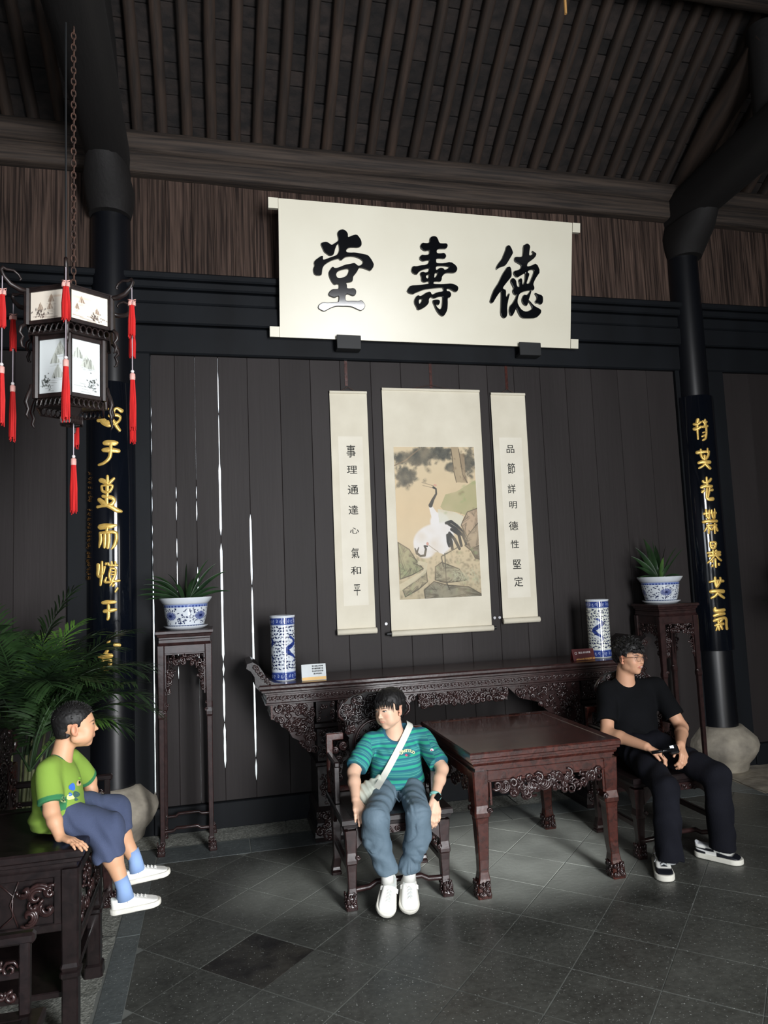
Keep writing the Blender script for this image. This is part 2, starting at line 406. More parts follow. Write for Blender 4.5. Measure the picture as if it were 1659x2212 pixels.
# rough stone slabs at the left, granite sill strip along the back wall
def rough_slab(x0, y0, x1, y1, z, seed, m='granite', wavy=.01):
    R = rnd(seed); nx = max(2, int((x1-x0)/.06)); ny = max(2, int((y1-y0)/.06)); v = []; f = []
    for a in range(nx+1):
        for b in range(ny+1):
            ex = R.uniform(-wavy, wavy) if a in (0, nx) else 0; ey = R.uniform(-wavy, wavy) if b in (0, ny) else 0
            v.append((x0+(x1-x0)*a/nx+ex, y0+(y1-y0)*b/ny+ey, z+R.uniform(-.0018, .0018)))
    for a in range(nx):
        for b in range(ny):
            i = a*(ny+1)+b; f.append((i, i+ny+1, i+ny+2, i+1))
    mb = MB().add(v, f); mb.box((x0, y0, -.02), (x1, y1, z-.006))
    return mb.build('stone_slab', m, floor)
y = 1.75
for L in (1.3, 1.12, 1.23): rough_slab(-1.95, y+.004, -.535, y+L-.004, .003, int(y*10)); y += L
x = XB
for L in (.9, .85, .95, .9, 1.02): rough_slab(x+.004, 5.41, x+L-.004, 5.70, .003, int(x*10)+50); x += L
rough_slab(4.2, 5.0, 5.9, 5.7, .006, 77, 'stone_base', .03)
rough_slab(-1.9, 5.41, XB-.006, 5.7, .003, 78)

# ---- back wall
wall = struct('wall_back', MB().box((XL, YW+.045, 3.66), (XR, YW+.10, 5.6)), 'lacquer_frame')
def gapf(kind, seed):
    R = rnd(seed); n = 60; base = []
    for k in range(n+1):
        z = .19+(3.62-.19)*k/n; t = z
        if kind == 'none': g = .0012
        elif kind == 'strong1':   # thin at the top, open from the middle down
            g = .016 if z < 2.75 else (.006 if z < 3.5 else 0.001)
            if z < .42 or R.random() < .07: g = 0
            if 1.05 < z < 1.25 and R.random() < .5: g = 0
        elif kind == 'strong2':
            g = .0145 if z < 2.35 else 0.001
            if z < .36 or R.random() < .04: g = 0
        elif kind == 'dash':
            g = (.007 if R.random() < .6 else 0) if 1.15 < z < 2.62 else 0.0008
        elif kind == 'edge':
            g = .017 if z < 1.9 else (.008 if R.random() < .6 else 0)
            if z > 3.2: g = .001
        base.append(max(0, g*R.uniform(.8, 1.15)))
    return base
edges = [(-.45, 'edge'), (-.27, 'dash'), (-.118, 'dash'), (.062, 'strong1'), (.292, 'strong2'), (.55, 'none'), (.80, 'none'), (1.05, 'none'), (1.31, 'none'), (1.57, 'none'),
         (1.83, 'none'), (2.09, 'none'), (2.35, 'none'), (2.60, 'none'), (2.85, 'none'), (3.10, 'none'), (3.353, 'none'), (3.62, 'none'), (3.92, 'none'), (4.205, 'none')]
gaps = [gapf(k, 100+i) for i, (e, k) in enumerate(edges)]
def board(x0, x1, gl, gr, m, z0=.19, z1=3.62, y=YW):
    n = len(gl)-1; L = []; Rr = []
    mb = MB(); rings = []
    for k in range(n+1):
        z = z0+(z1-z0)*k/n; a = x0+gl[k]/2; b = x1-gr[k]/2; c = .003
        rings.append([(a, y+c, z), (a+c, y, z), (b-c, y, z), (b, y+c, z), (b, y+.028, z), (a, y+.028, z)])
    mb.loft(rings); return mb.build('board', m, wall)
for i in range(len(edges)-1):
    m = 'board' if edges[i][0] < 2.5 else ('board')
    board(edges[i][0], edges[i+1][0], gaps[i], gaps[i+1], m)
stops = MB()  # unseen strips added behind the tight joints to stop light leaking through
for (e, k) in edges:
    if k == 'none': stops.box((e-.03, YW+.0285, .19), (e+.03, YW+.045, 3.62))
stops.build('joint_light_stop', 'lacquer_frame', wall)
flat = [.001]*3
for x0, x1 in ((-1.42, -1.05), (-1.80, -1.42), (-2.2, -1.80), (-2.6, -2.2)): board(x0, x1, flat, flat, 'board')
for x0, x1 in ((4.72, 5.02), (5.02, 5.33), (5.33, 5.66), (5.66, 6.2)): board(x0, x1, flat, flat, 'board')
MB().box((-2.6, YW+.029, .1), (-1.0, YW+.05, 3.7)).box((4.6, YW+.029, .1), (6.2, YW+.05, 3.7)).build('backing', 'lacquer_frame', wall)
MB().box((-.475, YW+.029, 0), (-.452, YW+.05, 3.7)).build('backing', 'lacquer_frame', wall)
# jambs beside the columns
for x0, x1 in ((-1.05, -.452), (4.205, 4.72)):
    MB().box((x0, YW-.035, 0), (x1, YW+.04, 3.66), .006).build('jamb', 'lacquer_frame', wall)
struct('baseboard_back', MB().box((-.452, YW-.045, 0), (4.205, YW+.04, .19), .006).box((XL, YW-.045, 0), (-1.05, YW+.04, .19), .006).box((4.72, YW-.045, 0), (XR, YW+.04, .19), .006), 'lacquer_frame')
# stepped lintels
for n, (z0, z1, yo) in enumerate(((3.62, 3.85, .05), (3.855, 4.02, .075), (4.025, 4.13, .06), (4.135, 4.20, .085), (4.205, 4.262, .105))):
    MB().box((XL, YW-yo, z0), (XR, YW+.045, z1), .012).build('lintel', 'lacquer_frame', wall)
# weathered planks over the lintels
R = rnd(9); x = XL
while x < XR:
    w = R.uniform(.13, .24); x2 = min(XR, x+w); yo = R.uniform(0, .006)
    MB().box((x+.001, YW+.005+yo, 4.26), (x2-.001, YW+.035, 5.10), .002).build('plank', 'old_plank', wall); x = x2
# square timber with rounded purlin above
def bumpy_beam(x0, x1, cy, z0, z1, w, seed, m='old_beam', name='beam', round_=False, parent=None):
    R = rnd(seed); rings = []; n = int((x1-x0)/.12)
    for i in range(n+1):
        x = x0+(x1-x0)*i/n; dz = .012*math.sin(x*1.3+seed); ring = []
        for k in range(16):
            a = 2*math.pi*k/16+math.pi/16; ca, sa = math.cos(a), math.sin(a)
            p = 1.0 if round_ else .38
            sx = math.copysign(abs(ca)**p, ca)*w/2; sz = math.copysign(abs(sa)**p, sa)*(z1-z0)/2
            ring.append((x, cy+sx+R.uniform(-.002, .002), (z0+z1)/2+sz+dz+R.uniform(-.002, .002)))
        rings.append(ring)
    return MB().loft(rings).build(name, m, parent or wall, auto=40)
bumpy_beam(XL, XR, YW-.02, 5.065, 5.24, .17, 3)
bumpy_beam(XL, XR, YW-.03, 5.225, 5.43, .25, 4, name='purlin', round_=True)

# ---- columns on stone drums
for i, cx in enumerate(COLX):
    col = thing('column', ['round black lacquered column at the left carrying the hanging lantern side board', 'round black lacquered column at the right behind the seated man'][i], 'column', (cx, YW, 0))
    mb = MB().lathe([(.16, .36), (.158, .5), (.153, 2.5), (.146, 5.0)], (cx, YW, 0), 40); mb.build('shaft', 'column_paint', col, auto=40)
    R = rnd(60+i); prof = [(.20, 0), (.215, .02), (.225, .07), (.27, .12), (.305, .18), (.315, .23), (.30, .28), (.25, .33), (.205, .37), (.19, .385)]
    rings = []
    for r, z in prof:
        rings.append([(cx+(r+R.uniform(-.003, .003))*math.cos(2*math.pi*k/36), YW+(r+R.uniform(-.003, .003))*math.sin(2*math.pi*k/36), z) for k in range(36)])
    MB().loft(rings).build('stone_drum', 'stone_base', col, auto=50)
col.children[0]['label'] = 'black lacquered shaft'
bpy.data.objects['column']['label'] = 'round black lacquered column at the left, partly hidden by the palm'

# ---- roof: rafters, bricks between them, second purlin, cross beams
SL = math.radians(35.1); ry, rz = -math.cos(SL), math.sin(SL)
ceiling = struct('ceiling', MB().box((XL, YF-.2, 7.62), (XR, 2.4, 7.7)), 'black_beam')
def roofpt(x, t, h=0.):  # t metres up the slope from the eaves purlin, h above the rafters' underside
    return (x, 5.62+ry*t+h*math.sin(SL), 5.41+rz*t+h*math.cos(SL))
RS = .1895; rx0 = -.5266-RS*11
TMAX = 3.9
R = rnd(12); rafters = []
nraf = int((XR-XL)/RS)
for i in range(nraf+2):
    x = rx0+i*RS
    if x < XL or x > XR: continue
    rings = []; dx = R.uniform(-.008, .008)
    for k in range(14):
        t = -.25+(TMAX+.25)*k/13; w = .043+R.uniform(-.002, .002); xx = x+dx+.006*math.sin(k*1.1+i)
        rings.append([tuple(np.array(roofpt(xx+w*math.cos(a), t, .042-.042*math.sin(a)))) for a in [math.pi*q/8 for q in range(9)]]+[roofpt(xx-w, t, .075), roofpt(xx+w, t, .075)])
    MB().loft(rings).build('rafter', 'rafter_wood', ceiling, auto=50)
bricks = MB(); nb = 0
lo, hi = 0, 0
cells = []
for i in range(nraf+2):
    x = rx0+i*RS+RS/2
    if x < XL+.1 or x > XR-.1: continue
    t = -.2+R.uniform(-.05, 0)
    while t < TMAX:
        l = R.choice((.11, .13, .16, .22, .24)); cells.append((x, t, l)); t += l+.004
def brick_mb(mb, x, t, l):
    h = .078+R.uniform(-.006, .014); a = roofpt; w = RS/2-.003
    top = h+.02
    c = .006
    mb.loft([[a(x-w, t, top), a(x+w, t, top), a(x+w, t+l, top), a(x-w, t+l, top)], [a(x-w, t, h+c), a(x+w, t, h+c), a(x+w, t+l, h+c), a(x-w, t+l, h+c)],
             [a(x-w+c, t+c, h), a(x+w-c, t+c, h), a(x+w-c, t+l-c, h), a(x-w+c, t+l-c, h)]])
cells.sort(key=lambda c: (0 if (.2 < c[0] < 3.9 and 0 < c[1] < 1.4) else 1))
for k, (x, t, l) in enumerate(cells):
    if k < 240:
        m = MB(); brick_mb(m, x, t, l); m.build('brick', 'roof_brick', ceiling)
    else: brick_mb(bricks, x, t, l)
bricks.build('brick_field', 'roof_brick', ceiling, kind='stuff')
v = [roofpt(XL, -.6, .11), roofpt(XR, -.6, .11), roofpt(XR, TMAX+.3, .11), roofpt(XL, TMAX+.3, .11)]
MB().loft([v, [(p[0], p[1]+.03, p[2]+.05) for p in v]]).build('roof_deck', 'black_beam', ceiling)
p2 = roofpt(0, 1.62, 0)
bumpy_beam(XL, XR, p2[1]-.02, p2[2]-.27, p2[2]-.0, .27, 6, name='purlin', round_=True, parent=ceiling)
p3 = roofpt(0, 3.0, 0)
bumpy_beam(XL, XR, p3[1], p3[2]-.27, p3[2], .27, 7, name='purlin', round_=True, parent=ceiling)
# crescent beams from the column heads towards the front
for i, cx in enumerate(COLX):
    b = thing('cross_beam', ['dark heavy cross beam running forward from the left column head', 'dark heavy cross beam running forward from the right column head'][i], 'beam', (cx, 5.3, 5.0))
    rings = []
    for k in range(40):
        y = 5.85-8.0*k/39; t = (5.85-y)/8.0
        zb = 4.93+.10*math.sin(math.pi*min(1, t*2.2)); zt = 5.34+.12*math.sin(math.pi*min(1, t*1.3)); w = .155+.02*math.sin(math.pi*t)
        ring = []
        for q in range(20):
            a = 2*math.pi*q/20; ca, sa = math.cos(a), math.sin(a)
            ring.append((cx+math.copysign(abs(ca)**.75, ca)*w, y, (zb+zt)/2+math.copysign(abs(sa)**.7, sa)*(zt-zb)/2))
        rings.append(ring)
    MB().loft(rings).build('timber', 'black_beam', b, auto=50)
    mb = MB()   # carved corbel under the beam end at the column head
    rings = []
    for (z, w, d) in ((4.70, .155, .155), (4.78, .175, .19), (4.90, .185, .30), (5.0, .16, .34)):
        rings.append([(cx+w*math.cos(a), YW-.05+d*math.sin(a)-(.12 if math.sin(a) < 0 else 0)*(z-4.7)/.3, z) for a in [2*math.pi*q/20 for q in range(20)]])
    mb.loft(rings).build('corbel', 'black_beam', b, auto=50)
    MB().lathe([(.001, 5.3), (.13, 5.3), (.125, 6.1), (.001, 6.1)], (cx, 4.50, 0), 18).build('strut', 'black_beam', b, auto=40)
    ry2 = [(cx, 5.4, 5.75), (cx, 4.55, 6.28)]
    MB().tube([(cx, 5.66, 5.42), (cx, 5.1, 5.72), (cx, 4.45, 5.98)], [.09, .12, .12], 12).build('brace', 'rafter_wood' if i == 1 else 'black_beam', b, auto=50)
# a thin copper hook hanging from the roof
hk = onY(1222, 30, 3.4)
MB().tube([(hk[0], hk[1], hk[2]), (hk[0]+.003, hk[1], hk[2]+.2), (hk[0], hk[1], 7.63)], .008, 8).build('hanging_rod', 'gold_thin')
tag(bpy.data.objects['hanging_rod'], 'thin copper rod hanging from the roof above the banner', 'rod')

# ---- the remaining walls (outside the picture, they close the hall)
struct('wall_left', MB().box((XL-.1, YF-.1, 0), (XL, YW+.1, 8.2)), 'board')
struct('wall_right', MB().box((XR, YF-.1, 0), (XR+.1, YW+.1, 8.2)), 'board')
fr = MB()
for x0, x1 in ((XL, -1.8), (0, 1.65), (3.25, 4.65), (5.95, XR)): fr.box((x0, YF-.1, 0), (x1, YF, 3.3))
for x0, x1 in ((XL, 1.65), (3.25, XR)): fr.box((x0, YF-.1, 3.3), (x1, YF, 4.5))
fr.box((XL, YF-.1, 4.5), (XR, YF, 7.7))
struct('wall_front', fr, 'board')
struct('ground_outside', MB().box((-14, YW+.5, -.3), (18, 30, -.15)), 'sunlit_paving')
# ================================================================== FURNITURE
def scroll_foot(mb, cx, cy, w, fy=-1, th=.006):
    """carved curls on the visible faces of a foot"""
    for z, dx in ((.028, -.3), (.028, .3), (.052, 0), (.075, -.28), (.075, .28)):
        spiral(mb, (cx+dx*w, cy-w*.5-.006, z), w*.24, 1.2, 1, th, 1 if dx > 0 else -1, 10)
        spiral(mb, (cx-w*.5-.006, cy+dx*w, z), w*.24, 1.2, 1, th, 1 if dx > 0 else -1, 10, 'yz')
    return mb

def square_table():
    x0, x1, y0, y1, h = 1.395, 2.335, 3.945, 4.93, .80
    t = thing('square_table', 'square rosewood table with a carved openwork apron between the two armchairs', 'table', ((x0+x1)/2, (y0+y1)/2, 0))
    MB().frame(x0, y0, x1, y1, [(-.012, .745), (0, .75), (.0, .762), (.006, .768), (.006, .79), (0, .80), (-.055, .80), (-.060, .797), (-.07, .797)]).build('tabletop', 'rosewood', t)
    MB().frame(x0+.035, y0+.035, x1-.035, y1-.035, [(0, .69), (0, .705), (.008, .707), (.008, .718), (.016, .722), (.022, .735), (.022, .745)]).build('waist', 'rosewood', t)
    L = []
    for sx in (0, 1):
        for sy in (0, 1):
            cx = (x0+.062, x1-.062)[sx]; cy = (y0+.062, y1-.062)[sy]; dx = (-1, 1)[sx]; dy = (-1, 1)[sy]
            mb = MB(); sec = [(0, .082), (.018, .084), (.03, .078), (.07, .076), (.10, .066), (.135, .056), (.20, .060), (.40, .074), (.43, .080), (.438, .092), (.46, .094), (.50, .082), (.56, .090), (.69, .098)]
            legloft(mb, [(z, cx+dx*(.012 if z < .09 else 0 if z > .15 else .004), cy+dy*(.012 if z < .09 else 0 if z > .15 else .004), w, w) for z, w in sec], .09)
            o = mb.build('leg', 'rosewood', t)
            sc = MB(); scroll_foot(sc, cx+dx*.010, cy+dy*.010, .074); spiral(sc, (cx+(-dx)*.044, cy-.047, .475), .016, 1.5, 0, .006, dx, 14); spiral(sc, (cx-.047, cy+(-dy)*.044, .475), .016, 1.5, 0, .006, dy, 14, 'yz')
            sc.build('carving', 'rosewood_dark', o, smooth=True)
    # aprons: plain mitred rail, thin inner bead, openwork carving
    for side in ('front', 'left', 'back', 'right'):
        mb = MB()
        if side in ('front', 'back'):
            yy = y0+.03 if side == 'front' else y1-.03; s = -1 if side == 'front' else 1
            mb.box((x0+.10, yy-.012, .635), (x1-.10, yy+.012, .69), .003); mb.box((x0+.10, yy+s*.012, .628), (x1-.10, yy+s*.018, .638), .002)
            for xx in (x0+.115, x1-.115): mb.box((xx-.007, yy-.012, .50), (xx+.007, yy+s*.018, .635), .002)
            a = mb.build('apron', 'rosewood', t)
            cm = MB()
            ins = lambda x, z: z > .565-.035*math.cos((x-x0)/(x1-x0)*2*math.pi*3)*.6-.02*math.cos((x-(x0+x1)/2)/(x1-x0)*2*math.pi)-(.045 if abs(x-(x0+x1)/2) > .33 else 0)
            carve(cm, ins, x0+.135, x1-.135, .50, .63, yy-.002, 3 if side == 'front' else 4, 150 if side == 'front' else 60, (.012, .034), .0075, jit=.012)
            for bx, br in ((x0+.19, .045), (x0+.33, .04), ((x0+x1)/2-.03, .055), ((x0+x1)/2+.05, .04), (x1-.34, .045), (x1-.20, .05)):
                for q in range(3): spiral(cm, (bx, yy-.014-q*.002, .59), br*(1-.27*q), .75, .4+q*.3, .006, 1 if bx > 1.86 else -1, 16)
            cm.build('openwork_carving', 'rosewood_dark', a, smooth=True)
        else:
            xx = x0+.03 if side == 'left' else x1-.03
            mb.box((xx-.012, y0+.10, .635), (xx+.012, y1-.10, .69), .003)
            for yy in (y0+.115, y1-.115): mb.box((xx-.014, yy-.007, .50), (xx+.014, yy+.007, .635), .002)
            a = mb.build('apron', 'rosewood', t); cm = MB()
            carve(cm, lambda y, z: z > .55, y0+.13, y1-.13, .50, .63, xx, 6, 70, (.014, .034), .007, 'yz', .01)
            cm.build('openwork_carving', 'rosewood_dark', a, smooth=True)
    return t
square_table()

def altar():
    x0, x1, y0, y1 = .30, 3.30, 5.13, 5.60
    t = thing('altar_table', 'long carved altar table with upturned ends against the plank wall', 'table', ((x0+x1)/2, 5.36, 0))
    MB().frame(x0, y0, x1, y1, [(-.03, 1.04), (-.012, 1.046), (-.012, 1.058), (0, 1.064), (.006, 1.074), (.006, 1.09), (0, 1.10), (-.02, 1.10)]).build('tabletop', 'rosewood_dark', t)
    for s, xe in ((1, x0), (-1, x1)):
        poly = [(xe+s*.17, 1.10), (xe+s*.10, 1.112), (xe+s*.05, 1.14), (xe+s*.025, 1.19), (xe-s*.005, 1.235), (xe-s*.045, 1.262), (xe-s*.085, 1.25), (xe-s*.09, 1.22), (xe-s*.06, 1.20), (xe-s*.035, 1.16), (xe-s*.03, 1.09), (xe, 1.06), (xe+s*.05, 1.085)]
        o = MB().prism(poly, y0+.01, y1-.01).build('upturned_end', 'rosewood_black', t, auto=50)
        c = MB()
        for q in range(6): spiral(c, (xe-s*.03+s*.018*q, y0+.006, 1.225-.022*q), .018, 1.3, q, .005, s, 12)
        c.build('carving', 'rosewood_dark', o, smooth=True)
    fx0, fx1 = x0+.045, x1-.045
    a = MB().frame(fx0, y0+.03, fx1, y1-.03, [(.004, .955), (.010, .958), (.010, .968), (0, .972), (0, 1.026), (.010, 1.030), (.010, 1.040)]).build('frieze', 'rosewood_dark', t)
    c = MB(); x = fx0+.02; k = 0
    while x < fx1-.02:
        spiral(c, (x, y0+.029, .998), .017, .9, (0 if k % 2 else 3.1), .0045, 1 if k % 2 else -1, 10); c.ell((x+.014, y0+.029, .985 if k % 2 else 1.011), (.005, .004, .005), 6, 4); x += .0265; k += 1
    c.build('carving', 'rosewood_dark', a, smooth=True)
    def panel(nm, poly, yy, seed, n, xa, xb, za, zb, r=(.012, .032)):
        p = MB().prism(poly, yy, yy+.03).build(nm, 'rosewood_dark', t)
        xs = [q[0] for q in poly]
        def inside(x, z):
            c_ = False; j = len(poly)-1
            for i in range(len(poly)):
                if (poly[i][1] > z) != (poly[j][1] > z) and x < (poly[j][0]-poly[i][0])*(z-poly[i][1])/(poly[j][1]-poly[i][1])+poly[i][0]: c_ = not c_
                j = i
            return c_
        cc = MB(); carve(cc, inside, xa, xb, za, zb, yy-.001, seed, n, r, .0065, jit=.004)
        cc.build('carving', 'rosewood_dark', p, smooth=True)
    mir = lambda P: [(x0+x1-a, b) for a, b in P]
    wing = [(.365, .955), (.675, .955), (.675, .60), (.64, .615), (.60, .64), (.565, .695), (.52, .72), (.49, .775), (.445, .80), (.425, .84), (.375, .855)]
    inner = [(.845, .955), (1.45, .955), (1.35, .86), (1.2, .82), (1.12, .74), (1.02, .70), (.95, .58), (.88, .52), (.845, .40)]
    zz = []
    n = 26
    for i in range(n+1):
        x = 1.45+(2.15-1.45)*i/n; zz.append((x, .855+.012*(i % 2)))
    mid = [(1.45, .955)]+zz+[(2.15, .955)]
    panel('side_bracket', wing, y0+.05, 21, 90, .37, .67, .6, .95); panel('side_bracket', mir(wing), y0+.05, 22, 60, 2.93, 3.23, .6, .95)
    panel('inner_bracket', inner, y0+.05, 23, 120, .85, 1.45, .4, .95); panel('inner_bracket', mir(inner), y0+.05, 24, 120, 2.15, 2.75, .4, .95)
    panel('apron', mid, y0+.05, 25, 130, 1.45, 2.15, .85, .95)
    MB().box((.372, y0+.03, .86), (.385, y1-.06, .955)).build('edge_strip', 'rosewood', t)
    for s in (0, 1):
        cx = .76 if s == 0 else x0+x1-.76
        mb = MB()
        mb.frame(cx-.07, y0+.05, cx+.07, y1-.05, [(.03, 0), (.035, .03), (.03, .07), (.012, .12), (.02, .16), (.02, .20), (0, .23), (0, .50), (.012, .51), (.012, .53), (-.006, .54), (-.006, .76), (.012, .775), (.012, .80), (-.004, .81), (-.004, .955)])
        p = mb.build('pedestal', 'rosewood_black', t)
        c = MB()
        carve(c, lambda x, z: True, cx-.055, cx+.055, .82, .94, y0+.052, 31+s, 16, (.012, .02), .005)
        carve(c, lambda x, z: True, cx-.05, cx+.05, .56, .75, y0+.054, 33+s, 26, (.012, .022), .005)
        carve(c, lambda x, z: True, cx-.055, cx+.055, .25, .49, y0+.048, 35+s, 30, (.012, .022), .005)
        carve(c, lambda x, z: True, cx-.08, cx+.08, .02, .19, y0+.026, 37+s, 36, (.016, .03), .008)
        c.build('carving', 'rosewood_dark', p, smooth=True)
    MB().box((.845, y0+.09, .93), (2.75, y1-.06, .955)).build('rail', 'rosewood_black', t)
altar()

def armchair(label, loc, rot, full=False):
    t = thing('armchair', label, 'chair', (0, 0, 0))
    W_, D_ = .315, .29; h = .49
    MB().frame(-W_, -D_, W_, D_, [(-.03, .425), (-.03, .432), (-.006, .436), (-.004, .452), (.006, .458), (.006, .482), (0, .49), (-.05, .49), (-.053, .487), (-.06, .487)]).build('seat', 'rosewood_black', t)
    for sx in (-1, 1):
        for sy in (-1, 1):
            cx, cy = sx*(W_-.045), sy*(D_-.045); mb = MB()
            sec = [(0, .062), (.018, .066), (.03, .058), (.06, .060), (.085, .050), (.11, .044), (.20, .052), (.235, .058), (.243, .066), (.26, .066), (.30, .056), (.42, .072)]
            if sy > 0: sec = [(0, .06), (.015, .06), (.02, .05), (.03, .058), (.045, .05), (.1, .046), (.42, .06)]
            legloft(mb, [(z, cx+sx*(.008 if z < .08 else 0), cy+sy*(.008 if z < .08 else 0), w, w) for z, w in sec], .1)
            o = mb.build('leg', 'rosewood_dark', t)
            if sy < 0:
                sc = MB(); scroll_foot(sc, cx+sx*.006, cy-.006, .056, th=.0045); spiral(sc, (cx-sx*.034, cy-.033, .275), .014, 1.6, 0, .0045, sx, 14); sc.build('carving', 'rosewood_dark', o, smooth=True)
    # front apron: arched board with relief, side and back aprons
    n = 24; poly = []
    for i in range(n+1):
        u = -1+2*i/n; x = u*(W_-.075); z = .385-.0*u+(-.0 if abs(u) < .62 else -(abs(u)-.62)**1.6*.30)
        poly.append((x, z))
    poly = [(-(W_-.075), .43)]+poly+[(W_-.075, .43)]
    a = MB().prism(poly[::-1], -D_+.015, -D_+.035).build('apron', 'rosewood_dark', t)
    c = MB()
    for i, x in enumerate((-.10, -.055, 0, .055, .10)): spiral(c, (x, -D_+.012, .406), .017, 1.2, i*1.4, .004, -1 if i < 2 else 1, 12)
    carve(c, lambda x, z: True, -.14, .14, .393, .42, -D_+.013, 5, 14, (.006, .012), .003)
    c.build('carving', 'rosewood_dark', a, smooth=True)
    for sx in (-1, 1):
        q = [(p[0]*D_/W_*.95, p[1]) for p in poly]; MB().prism(q[::-1], sx*(W_-.035)-.01, sx*(W_-.035)+.01, 'x').build('apron', 'rosewood_dark', t)
    MB().prism(poly[::-1], D_-.035, D_-.015).build('apron', 'rosewood_black', t)
    for sx in (-1, 1): MB().box((sx*(W_-.045)-.013, -D_+.05, .17), (sx*(W_-.045)+.013, D_-.05, .205), .004).build('stretcher', 'rosewood_dark', t)
    MB().tube([(-W_+.06, -D_+.045, .095), (-.17, -D_+.045, .10), (-.13, -D_+.045, .122), (.13, -D_+.045, .122), (.17, -D_+.045, .10), (W_-.06, -D_+.045, .095)], .015, 10).build('stretcher', 'rosewood_dark', t, auto=60)
    MB().box((-W_+.05, D_-.06, .25), (W_-.05, D_-.034, .285), .004).build('stretcher', 'rosewood_dark', t)
    # back: stepped frame, carved crest, medallion splat
    yb = D_-.03
    mb = MB()
    for s in (-1, 1):
        mb.box((s*W_, yb-.016, .49), (s*(W_-.042), yb+.016, .845), .004); mb.box((s*W_, yb-.016, .805), (s*.205, yb+.016, .847), .004)
    mb.box((-W_+.03, yb-.014, .49), (W_-.03, yb+.014, .52), .003)
    mb.build('back_frame', 'rosewood', t)
    crest = []; sc_ = lambda x, z: (x*.88, .76+(z-.76)*.86)
    half = [(0, 1.135), (.05, 1.14), (.10, 1.125), (.145, 1.12), (.19, 1.10), (.235, 1.065), (.262, 1.02), (.262, .985), (.235, .955), (.205, .945), (.20, .915), (.215, .89), (.215, .85), (.19, .82), (.17, .80), (.155, .76)]
    half = [sc_(*q) for q in half]
    crest = [(-x, z) for x, z in reversed(half)]+half[1:]
    o = MB().prism(crest[::-1], yb-.011, yb+.011).build('crest', 'carve_ground', t)
    rim = MB()
    for s in (-1, 1):
        pts = [(s*x, yb-.012, z) for x, z in half[4:10]]; rim.tube(pts, [.006, .016, .021, .022, .018, .006], 8, (.45, 1.0))
        for cx, cz, rr, a0 in ((.195, 1.03, .045, 0), (.16, .975, .032, 2), (.205, .99, .022, 4), (.17, .89, .034, 1), (.195, .86, .02, 3), (.10, 1.075, .03, 2), (.15, 1.085, .02, 5), (.235, .77, .03, 1), (.26, .74, .022, 4), (.235, .68, .034, 2), (.25, .63, .024, 0), (.24, .57, .03, 3)):
            cx, cz = sc_(cx, cz) if cz > .76 else (cx, cz)
            for q in range(2): spiral(rim, (s*cx, yb-.014-.004*q, cz), rr*(1-.35*q), 1.2, a0*s+q, .0065, s, 14)
    rim.build('carving', 'rosewood_dark', o, smooth=True)
    cz = MB(); carve(cz, lambda x, z: (x/.215)**2+((z-.965)/.10)**2 < 1 and not ((x/.15)**2+((z-.76)/.18)**2 < 1), -.22, .22, .86, 1.06, yb-.012, 41, 120, (.014, .034), .0065, jit=.006); cz.build('carving', 'rosewood_black', o, smooth=True)
    cz = MB(); carve(cz, lambda x, z: (x/.12)**2+((z-.76)/.14)**2 < 1, -.12, .12, .62, .90, yb-.010, 42, 60, (.014, .03), .005, jit=.004); carve(cz, lambda x, z: z < .6, -.14, .14, .53, .6, yb-.010, 43, 20, (.014, .024), .005, jit=.004); cz.build('carving', 'rosewood_black', o, smooth=True)
    sp = MB().prism([(-.155, .52), (.155, .52), (.17, .80), (.10, .95), (-.10, .95), (-.17, .80)], yb-.009, yb+.009).build('splat', 'carve_ground', t)
    rg = MB(); rg.tube([(.13*math.cos(a), yb-.012, .76+.15*math.sin(a)) for a in np.linspace(0, 2*math.pi, 33)], .009, 8); rg.tube([(.145*math.cos(a), yb-.010, .76+.17*math.sin(a)) for a in np.linspace(0, 2*math.pi, 33)], .005, 8)
    rg.build('medallion_ring', 'rosewood_dark', sp, smooth=True)
    # arms
    for s in (-1, 1):
        xa = s*(W_-.02); mb = MB(); yf = -D_+(.05 if full else .30)
        mb.box((xa-.016, yf-.016, .49), (xa+.016, yf+.016, .715), .004); mb.box((xa-.018, yf-.03, .70), (xa+.018, yb-.01, .735), .008)
        mb.box((xa-.012, .12, .49), (xa+.012, .14, .70), .003); mb.box((xa-.012, yf, .60), (xa+.012, yb, .622), .003); pass
        a = mb.build('armrest', 'rosewood_black', t); c = MB()
        carve(c, lambda y, z: True, yf+.03, yb-.03, .51, .69, xa, 8, 34, (.014, .03), .006, 'yz'); c.build('carving', 'rosewood_dark', a, smooth=True)
    t.location = loc; t.rotation_euler = (0, 0, rot)
    return t
ch = armchair('carved dark rosewood armchair the boy in the striped shirt sits on', (.985, 4.335, 0), 0)
copy_thing(ch, (2.85, 4.44, 0), 'carved dark rosewood armchair the man in black sits on')
ch2 = armchair('dark armchair facing right, behind the tea table the small boy sits on', (-.865, 4.285, 0), math.pi/2, True)
copy_thing(ch2, (-.84, 2.30, 0), 'dark armchair cut off at the lower left corner of the picture', math.pi/2)
for o in C.objects:
    if o.name.startswith('armchair'): o['group'] = 'carved rosewood armchairs'

